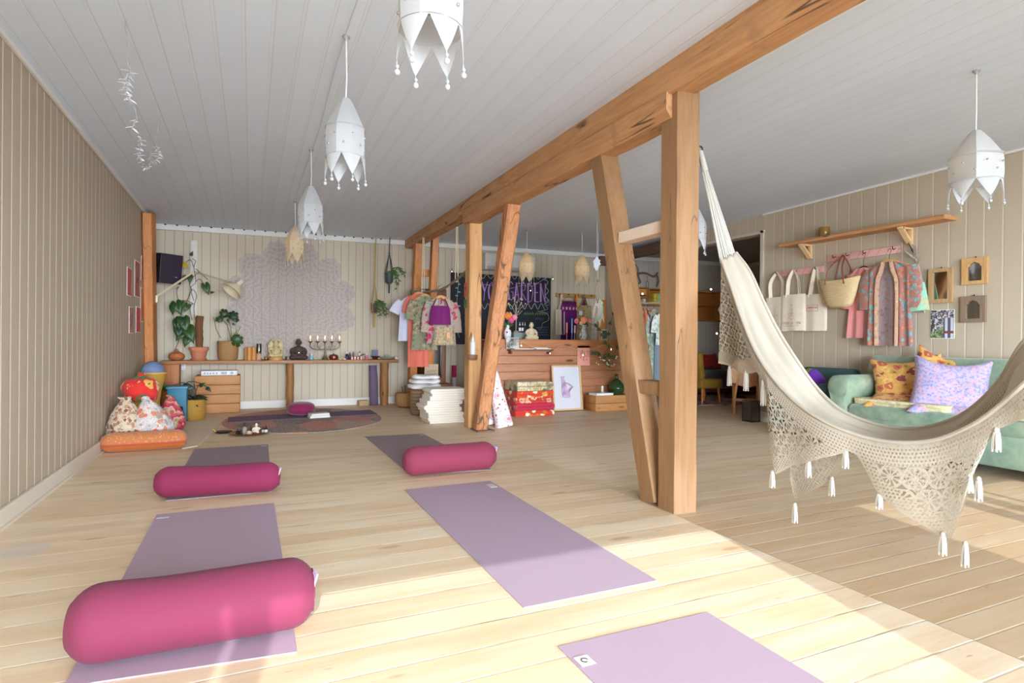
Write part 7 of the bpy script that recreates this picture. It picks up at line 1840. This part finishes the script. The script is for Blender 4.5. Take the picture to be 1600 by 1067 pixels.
# arched mirrors
MGp = 'small wooden wall mirrors on the right wall'
def arch_mirror(ya, yb_, z0, z1, fmat, label, iw=.58, ih=.72, sharp=True):
    w_, h_ = abs(ya-yb_), z1-z0; cy, cz = (ya+yb_)/2, (z0+z1)/2
    t = T('wall_mirror', label, 'mirror', (XW, cy, z0), MGp); m = MB()
    a, b = w_*iw/2, h_*ih/2; zoff = -h_*.0
    arc_ = [(0, b),(a*.12, b*.93),(a*.3, b*.88),(a*.55, b*.82),(a*.75, b*.68),(a*.82, b*.52),(a, b*.45)] if sharp else [(0, b),(a, b)]
    inner = [(-x, z) for x, z in arc_[::-1]]+[(x, z) for x, z in arc_[1:]]
    inner = [(-a,-b),(-a,-b*.3)]+inner+[(a,-b*.3),(a,-b),(0,-b)]
    def out_pt(x, z):
        q_ = max(abs(x)/(w_/2), abs(z)/(h_/2)); return (x/q_, z/q_)
    outer = [(-w_/2,-h_/2),(-w_/2,-b*.3)]+[out_pt(x, z) for x, z in inner[2:-3]]+[(w_/2,-b*.3),(w_/2,-h_/2),(0,-h_/2)]
    kc = [min(range(len(outer)), key=lambda q_: (outer[q_][0]-sx_*w_/2)**2+(outer[q_][1]-h_/2)**2) for sx_ in (-1, 1)]
    outer[kc[0]] = (-w_/2, h_/2); outer[kc[1]] = (w_/2, h_/2)
    nq = len(inner); L4 = []
    for (x, z), xx in [(p_, d_) for p_ in inner for d_ in (0, 1)]: pass
    for loop_ in (inner, outer):
        for xx in (XW-.006, XW-.036): L4.append([m._v((xx, cy-x, cz+z)) for x, z in loop_])
    for q_ in range(nq):
        r_ = (q_+1) % nq
        for A_, B_ in ((L4[1], L4[3]), (L4[2], L4[0]), (L4[0], L4[1]), (L4[3], L4[2])): m.bm.faces.new([A_[q_], A_[r_], B_[r_], B_[q_]])
    m.build('frame', fmat, t, smooth=False)
    MB().box((XW-.014, cy, cz), (.008, w_*.95, h_*.95)).build('mirror_glass', plain((176, 176, 170), .04, 1.0, var=0), t)
    MB().tube([(XW-.02, cy, z1), (XW-.008, cy, z1+.012)], .005, 6).build('hanger', M['dark_metal'], t)
arch_mirror(3.42, 3.215, 1.39, 1.716, wood((190, 154, 108), (150, 116, 76), 'z', 1.4, .7, (110, 84, 56)), 'tallest wall mirror in a pale weathered wooden frame, leftmost of three', .62, .78, False)
arch_mirror(3.136, 2.934, 1.54, 1.778, wood((206, 160, 104), (176, 130, 80), 'z', 1.4, .7), 'light wooden wall mirror with arched opening, upper right of three')
arch_mirror(3.142, 2.947, 1.20, 1.436, wood((140, 116, 94), (116, 94, 76), 'z', 1.4, .7), 'greyish brown wall mirror with arched opening, lower right of three')
k = NT('garden_photo'); o = k.obj(); s3 = k.sep(o)
br_ = k.step(k.noise(k.scale(o, (1, 10, 10)), 3.0, 5, .8), .52, .02); col = k.mix(br_, lin((70, 62, 66)), lin((216, 212, 214)))
green = k.mix(k.step(k.noise(o, 40, 4, .8), .5, .05), lin((66, 84, 50)), lin((150, 170, 120)))
low = k.math('SUBTRACT', 1.0, k.step(k.math('ADD', s3[2], k.math('MULTIPLY', s3[1], .5)), .10, .01)); col = k.mix(low, col, green)
rt = k.math('MULTIPLY', k.math('SUBTRACT', 1.0, k.step(s3[1], -.01, .003)), k.math('SUBTRACT', 1.0, k.step(s3[2], .19, .003))); win = k.step(k.math('SINE', k.math('MULTIPLY', s3[1], 130.0)), .1, .15)
col = k.mix(rt, col, k.mix(win, lin((92, 90, 104)), lin((200, 204, 212)))); bm2 = k.math('MULTIPLY', rt, k.math('SUBTRACT', 1.0, k.step(k.math('ABSOLUTE', k.math('SUBTRACT', s3[2], .055)), .012, .003)))
k.P(k.mix(bm2, col, lin((136, 72, 62))), .4)
t = T('photo_print', 'unframed photo print of bare branches and a window below the tall mirror', 'photo', (XW, 3.31, 1.053))
MB().box((XW-.003, 3.31, 1.19), (.004, .206, .272)).build('paper', M['paper'], t); o_ = MB().box((XW-.0065, 3.31, 1.19), (.002, .198, .264)).build('picture', k.m, None); pic = o_
for v in pic.data.vertices: pass
pic.parent = t; pic.location = V(pic.location)-V(t.location)

# ================================================================== SECOND RAIL AND ADJOINING ROOM
r0, r1 = V((4.22, 6.02, 1.475)), V((5.02, 5.98, 1.51))
t = T('branch_rail', 'dark branch rail hung with clothes before the wide opening', 'clothes rail', r0.lerp(r1, .5))
m = MB(); P_ = [r0.lerp(r1, i/14)+V((0, .012*noise.noise(V((i,0,0))), .014*noise.noise(V((i*.9,3,0))))) for i in range(15)]; m.tube(P_, [.014+.005*noise.noise(V((i,5,1))) for i in range(15)], 9); m.build('branch', M['bark_grey'], t)
for q in (P_[1], P_[13]): MB().tube([q, V((q.x, q.y, zc(q.x, q.y)))], .006, 6).build('rope', plain((150, 140, 120), .9), t)
RG = 'garments on the branch rail before the opening'
def PYx(x): return PY(x, 500, 6.0).x
for i, (x, cl, L, lab) in enumerate(((989, (96,76,56), .62, 'brown garment, leftmost visible on the right branch rail'), (995.5, (166,130,190), .55, 'lilac garment second on the right branch rail'), (1001, (130,70,44), .70, 'rust brown garment in the middle of the right branch rail'), (1006, (220,112,76), .62, 'coral orange garment on the right branch rail'), (1011, (92,20,60), .30, 'short maroon garment on the right branch rail'))):
    garment('blouse', lab, (PYx(x), 6.0, 1.40), .17, L, cloth(cl, wrinkle=8, bump=.25), ax=(.42,.9,0), group=RG, seed=i, th=.06, hook_h=.08, amp=.006)
gk_ = floral((150, 160, 140), [(120,150,130),(190,196,184),(150,130,110),(110,130,120)], 24, .46, ground=(96,110,100), name='sage_kimono_print')
garment('kimono', 'sage green patterned kimono on the right branch rail', (PYx(1019), 5.97, 1.39), .17, .86, gk_, sleeve=(.36,.02,.07), ax=(.85,.5,0), group=RG, seed=7, hook_h=.09)
bl = floral((206, 208, 200), [(130,160,140),(206,208,200),(150,150,150),(170,190,176)], 26, .46, name='white_green_print')
garment('blouse', 'white and green patterned blouse over a blue grey dress, rightmost on the rail', (PYx(1030), 5.90, 1.38), .19, .42, bl, sleeve=(.2,.02,.07), ax=(.95,.3,0), group=RG, seed=8, hook_h=.10)
garment('dress', 'blue grey dress hanging below the patterned blouse', (PYx(1030.5), 5.95, 1.37), .17, .90, plain((104, 118, 130), .85, var=.12, scale=40, name='slate_cloth'), hem=.17, ax=(.95,.3,0), group=RG, seed=9, hook_h=.10)
# wall cupboards of the adjoining room
def wall_box(a, b, shelves, label, depth=.24):
    y = YB-depth/2; x0, x1, z0, z1 = a.x, b.x, b.z, a.z
    t = T('wall_cupboard', label, 'cupboard', ((x0+x1)/2, y, z0), 'amber wooden cupboards in the adjoining room'); w_ = .02
    for xx in (x0+w_/2, x1-w_/2): MB().box((xx, y, (z0+z1)/2), (w_, depth, z1-z0)).build('side', M['amber_wood'], t)
    MB().box(((x0+x1)/2, YB-.012, (z0+z1)/2), (x1-x0-.04, .02, z1-z0)).build('back', M['amber_wood'], t)
    for z in [z0+w_/2, z1-w_/2]+[z0+(z1-z0)*s_ for s_ in shelves]: MB().box(((x0+x1)/2, y-.005, z), (x1-x0-.04, depth-.015, w_)).build('shelf', M['amber_wood'], t)
    return t
wall_box(PY(978,447,8.8), PY(1011.5,477,8.8), [.45], 'amber wall cupboard with books on its lower shelf, below the driftwood')
t = bpy.data.objects['wall_cupboard'] if 'wall_cupboard' in bpy.data.objects else None
a, b = PY(981,450,8.79), PY(1010,461,8.79); MB().box(((a.x+b.x)/2, 8.795, (a.z+b.z)/2), (b.x-a.x, .018, a.z-b.z)).build('door', wood((206, 140, 66), (180, 112, 44), 'x'), t)
wall_box(PY(1013,450,8.8), PY(1045,478,8.8), [], 'open amber wall cupboard with bright upright books, right of the first')
wall_box(PY(1068,453,8.8), PY(1127.5,502,8.8), [.52], 'large amber wall cupboard with two shelves seen right of the post')
BG2 = 'books in the amber cupboards'
zb = PY(1030,476,8.85).z
for i, (x, w_, h, cl, lab) in enumerate(((1019.5,.05,.20,(214,186,50),'yellow book at the left of the open cupboard'),(1023,.05,.21,(190,176,70),'olive yellow book in the open cupboard'),(1027.5,.07,.20,(140,196,170),'mint green book in the open cupboard'),(1033,.06,.19,(50,60,120),'dark blue book in the open cupboard'))):
    q = PY(x, 470, 8.88); t = T('book', lab, 'book', (q.x, 8.88, PY(1030,478,8.8).z+.021), BG2); z_ = PY(1045,478,8.8).z+.021
    MB().box((q.x, 8.88, z_+h/2), (w_, .15, h), bev=.003).build('cover', plain(cl, .6), t); MB().box((q.x, 8.884, z_+h/2), (w_*.75, .15, h*.97)).build('pages', M['paper'], t)
for i, (x, cl, lab) in enumerate(((990,(40,36,40),'dark striped book lying in the lower cupboard shelf'),(1003,(196,190,176),'pale leaning book in the lower cupboard shelf'))):
    q = PY(x, 471, 8.86); z_ = PY(1011.5,477,8.8).z+.021; t = T('book', lab, 'book', (q.x, 8.86, z_), BG2)
    MB().box((q.x, 8.86, z_+.05), (.16 if i == 0 else .06, .16, .10), bev=.003).build('cover', plain(cl, .6), t)
# driftwood on the wall
t = T('driftwood_branch', 'twisted driftwood branch on the wall of the adjoining room with wire ornaments', 'wall decoration', PY(1005, 428, 8.95)); Yd = 8.92
m = MB()
for s, r in (([(978,427),(990,430),(1000,427),(1010,427),(1022,432),(1028,426)], .022), ([(996,428),(997,420),(993,413)], .01), ([(996,428),(999,436),(1001,441),(997,444)], .015), ([(1027,430),(1029,440),(1026,448)], .015)):
    P_ = spline([PY(x, y, Yd) for x, y in s], 5); m.tube(P_, [r*(1.1-.5*i/len(P_)) for i in range(len(P_))], 8)
m.build('branch', M['twig'], t)
for x in (994, 1011.5): m = MB(); q = PY(x, 432, Yd-.03); m.tube([q, q+V((0,0,-.10))], .003, 5); m.tube([q+V((.03*math.sin(a*PI/8),0,-.17+.07*math.cos(a*PI/8)*(1.2 if a < 4 or a > 12 else .8))) for a in range(17)], .004, 5, cap=False); m.build('wire_ornament', M['dark_metal'], t)
# daybed
t = T('daybed', 'daybed with a fading pink and grey throw in the adjoining room', 'daybed', (8.5, 8.3, 0))
k = NT('ombre_throw'); z_ = k.sep(k.obj())[2]; k.P(k.ramp(z_, [(.1,(140,92,110)),(.3,(140,110,124)),(.42,(120,124,116)),(.6,(110,120,112))]), .9)
MB().box((8.35, 8.62, .22), (1.5, .72, .30), bev=.02).build('frame', M['brown_wood'], t)
MB().box((8.35, 8.60, .30), (1.54, .80, .38), bev=.04, seg=3).build('throw', k.m, t)
for xx in (7.72, 9.0):
    for yy in (8.34, 8.9): MB().lathe([(.02,0),(.024,.08),(0,.08)], (xx, yy, 0), 10).build('leg', M['brown_wood'], t)
q = PY(1107, 556, 8.6); pillow((q.x, 8.62, .64), .62, .34, .2, yaw(.15, -.5, 0), floral((176, 28, 32), [(196,40,40),(150,20,26),(206,60,56)], 20, .45, detail=False), 'bed_cushion', 'red cushion on the daybed in the adjoining room', None, 4)
# rug
a = [PZ(x, y) for x, y in ((1052,614),(1150,618),(1166,632),(1050,634))]; m = MB(); m.poly([(p.x, p.y) for p in a], .008, (0,0,.0045), (1,0,0), (0,1,0))
k = NT('persian_rug'); o = k.obj(); k.P(k.ramp(k.noise(k.scale(o,(1.2,2.4,1)), 3.2, 5, .75), [(.34,(70,40,70)),(.45,(130,70,96)),(.52,(206,184,170)),(.6,(150,60,80)),(.7,(96,60,90))]), .95)
o = m.build('patterned_rug', k.m, None, smooth=False); tag(o, 'faded purple patterned rug on the adjoining room floor', 'rug')
# mustard chair
c = V((6.83, 7.42, 0)); t = T('chair', 'small mustard yellow upholstered chair with orange wooden legs', 'chair', c); ym = plain((156, 116, 34), .85, var=.15, scale=20, name='mustard_wool')
MB().box(c+V((-.02,0,.33)), (.46,.46,.16), bev=.04, seg=3).build('seat', ym, t); MB().box(c+V((-.2,.02,.60)), (.10,.44,.46), (0,-.12,0), bev=.04, seg=3).build('backrest', ym, t)
for dx in (-.18, .17):
    for dy in (-.17, .17): MB().tube([c+V((dx*.95,dy*.95,.27)), c+V((dx*1.08,dy*1.08,0))], [.022,.013], 10).build('leg', plain((206, 116, 44), .4, name='orange_wood'), t)
# cast iron stove-like stand
c = V((7.95, 7.84, 0)); t = T('pedestal_table', 'dark round pedestal table in the adjoining room', 'table', c)
MB().lathe([(.0,.0),(.19,.0),(.2,.03),(.08,.07),(.045,.14),(.04,.42),(.06,.46),(0,.46)], c, 20).build('pedestal', plain((44, 38, 42), .5), t); MB().lathe([(0,.455),(.28,.46),(.285,.475),(.28,.49),(0,.49)], c, 28).build('table_top', plain((54, 44, 44), .5), t)
# wooden chair behind the hammock
c = V((6.42, 6.12, 0)); t = T('wooden_chair', 'old plywood backed wooden chair seen under the hammock', 'chair', c)
cw = wood((206, 150, 96), (180, 122, 70), 'x', 1.0, .5)
R3 = Euler((0,0,-.75)).to_matrix(); B = lambda x, y, z: c+R3 @ V((x, y, z))
m = MB(); m.M = Matrix.Translation(c) @ R3.to_4x4(); m.poly([(-.19,.45),(-.21,.62),(-.17,.74),(.17,.74),(.21,.62),(.19,.45),(.10,.40),(0,.37),(-.10,.40)], .018, (0,-.17,0), (1,0,0), (0,0,1)); m.build('backrest', cw, t)
MB().box(B(0,.03,.44), (.40,.40,.03), R3, bev=.01).build('seat', cw, t)
for dx in (-.16, .16):
    MB().tube([B(dx*.7,-.165,.55), B(dx*1.0,-.17,.25), B(dx*1.05,-.19,0)], [.02,.02,.016], 10).build('leg', cw, t); MB().tube([B(dx,.19,.43), B(dx*1.05,.2,0)], [.02,.016], 10).build('leg', cw, t)
MB().box(B(0,-.18,.2), (.32,.02,.035), R3).build('stretcher', cw, t)
# lantern
c = PZ(1171.5, 655); c.z = 0; c = V((5.79, 5.44, 0)); t = T('lantern', 'tall glass lantern with thin black frame standing by the opening', 'lantern', c)
w_, h_ = .145, .27
for dx in (-w_/2, w_/2):
    for dy in (-w_/2, w_/2): MB().box(c+V((dx,dy,h_/2)), (.007,.007,h_)).build('upright', M['black'], t)
for z_ in (.006, h_-.004):
    for dx, dy, a, b in ((0,-w_/2,w_,.007),(0,w_/2,w_,.007),(-w_/2,0,.007,w_),(w_/2,0,.007,w_)): MB().box(c+V((dx,dy,z_)), (a,b,.008)).build('frame_bar', M['black'], t)
MB().box(c+V((0,0,.005)), (w_,w_,.008)).build('base', M['black'], t)
gl_ = glass((216,216,214), alpha=.5)
for dx, dy, a, b in ((0,-w_/2,w_-.012,.003),(0,w_/2,w_-.012,.003),(-w_/2,0,.003,w_-.012),(w_/2,0,.003,w_-.012)): MB().box(c+V((dx,dy,h_/2)), (a,b,h_-.022)).build('glass_pane', gl_, t)
# picture and lights in the adjoining room
a = PY(1188, 452, 6.9); o = MB().box((XI-.02, 6.62, 1.92), (.03, .5, .55), bev=.004).build('picture', M['brown_wood']); tag(o, 'dark framed picture on the far wall of the adjoining room', 'picture')
t = T('string_lights', 'fairy lights hanging in the adjoining room', 'fairy lights', PY(1111, 452, 8.7))
MB().tube(spline([PY(x, y, 8.7) for x, y in ((986,440),(1004,459),(1034,468),(1070,470),(1111,452),(1120,520))], 5), .0035, 5).build('wire', plain((120,110,100), .6), t)
for x, y in ((1004,459),(1034,467),(1111,452),(1120,521)): MB().ball(PY(x, y, 8.68), .016, 10, 6).build('filament', M['tiny_bulb'], t)
q = PY(1126, 484, 7.6); t = T('hanging_star', 'small folded cream paper star hanging left of the hammock', 'hanging decoration', q)
m = MB(); m.ball(q, (.06,.06,.10), 4, 2); m.build('star', plain((214, 200, 184), .7), t, smooth=False); MB().tube([q+V((0,0,.1)), V((q.x, q.y, zc(q.x, q.y)))], .002, 4).build('string', M['cord'], t)
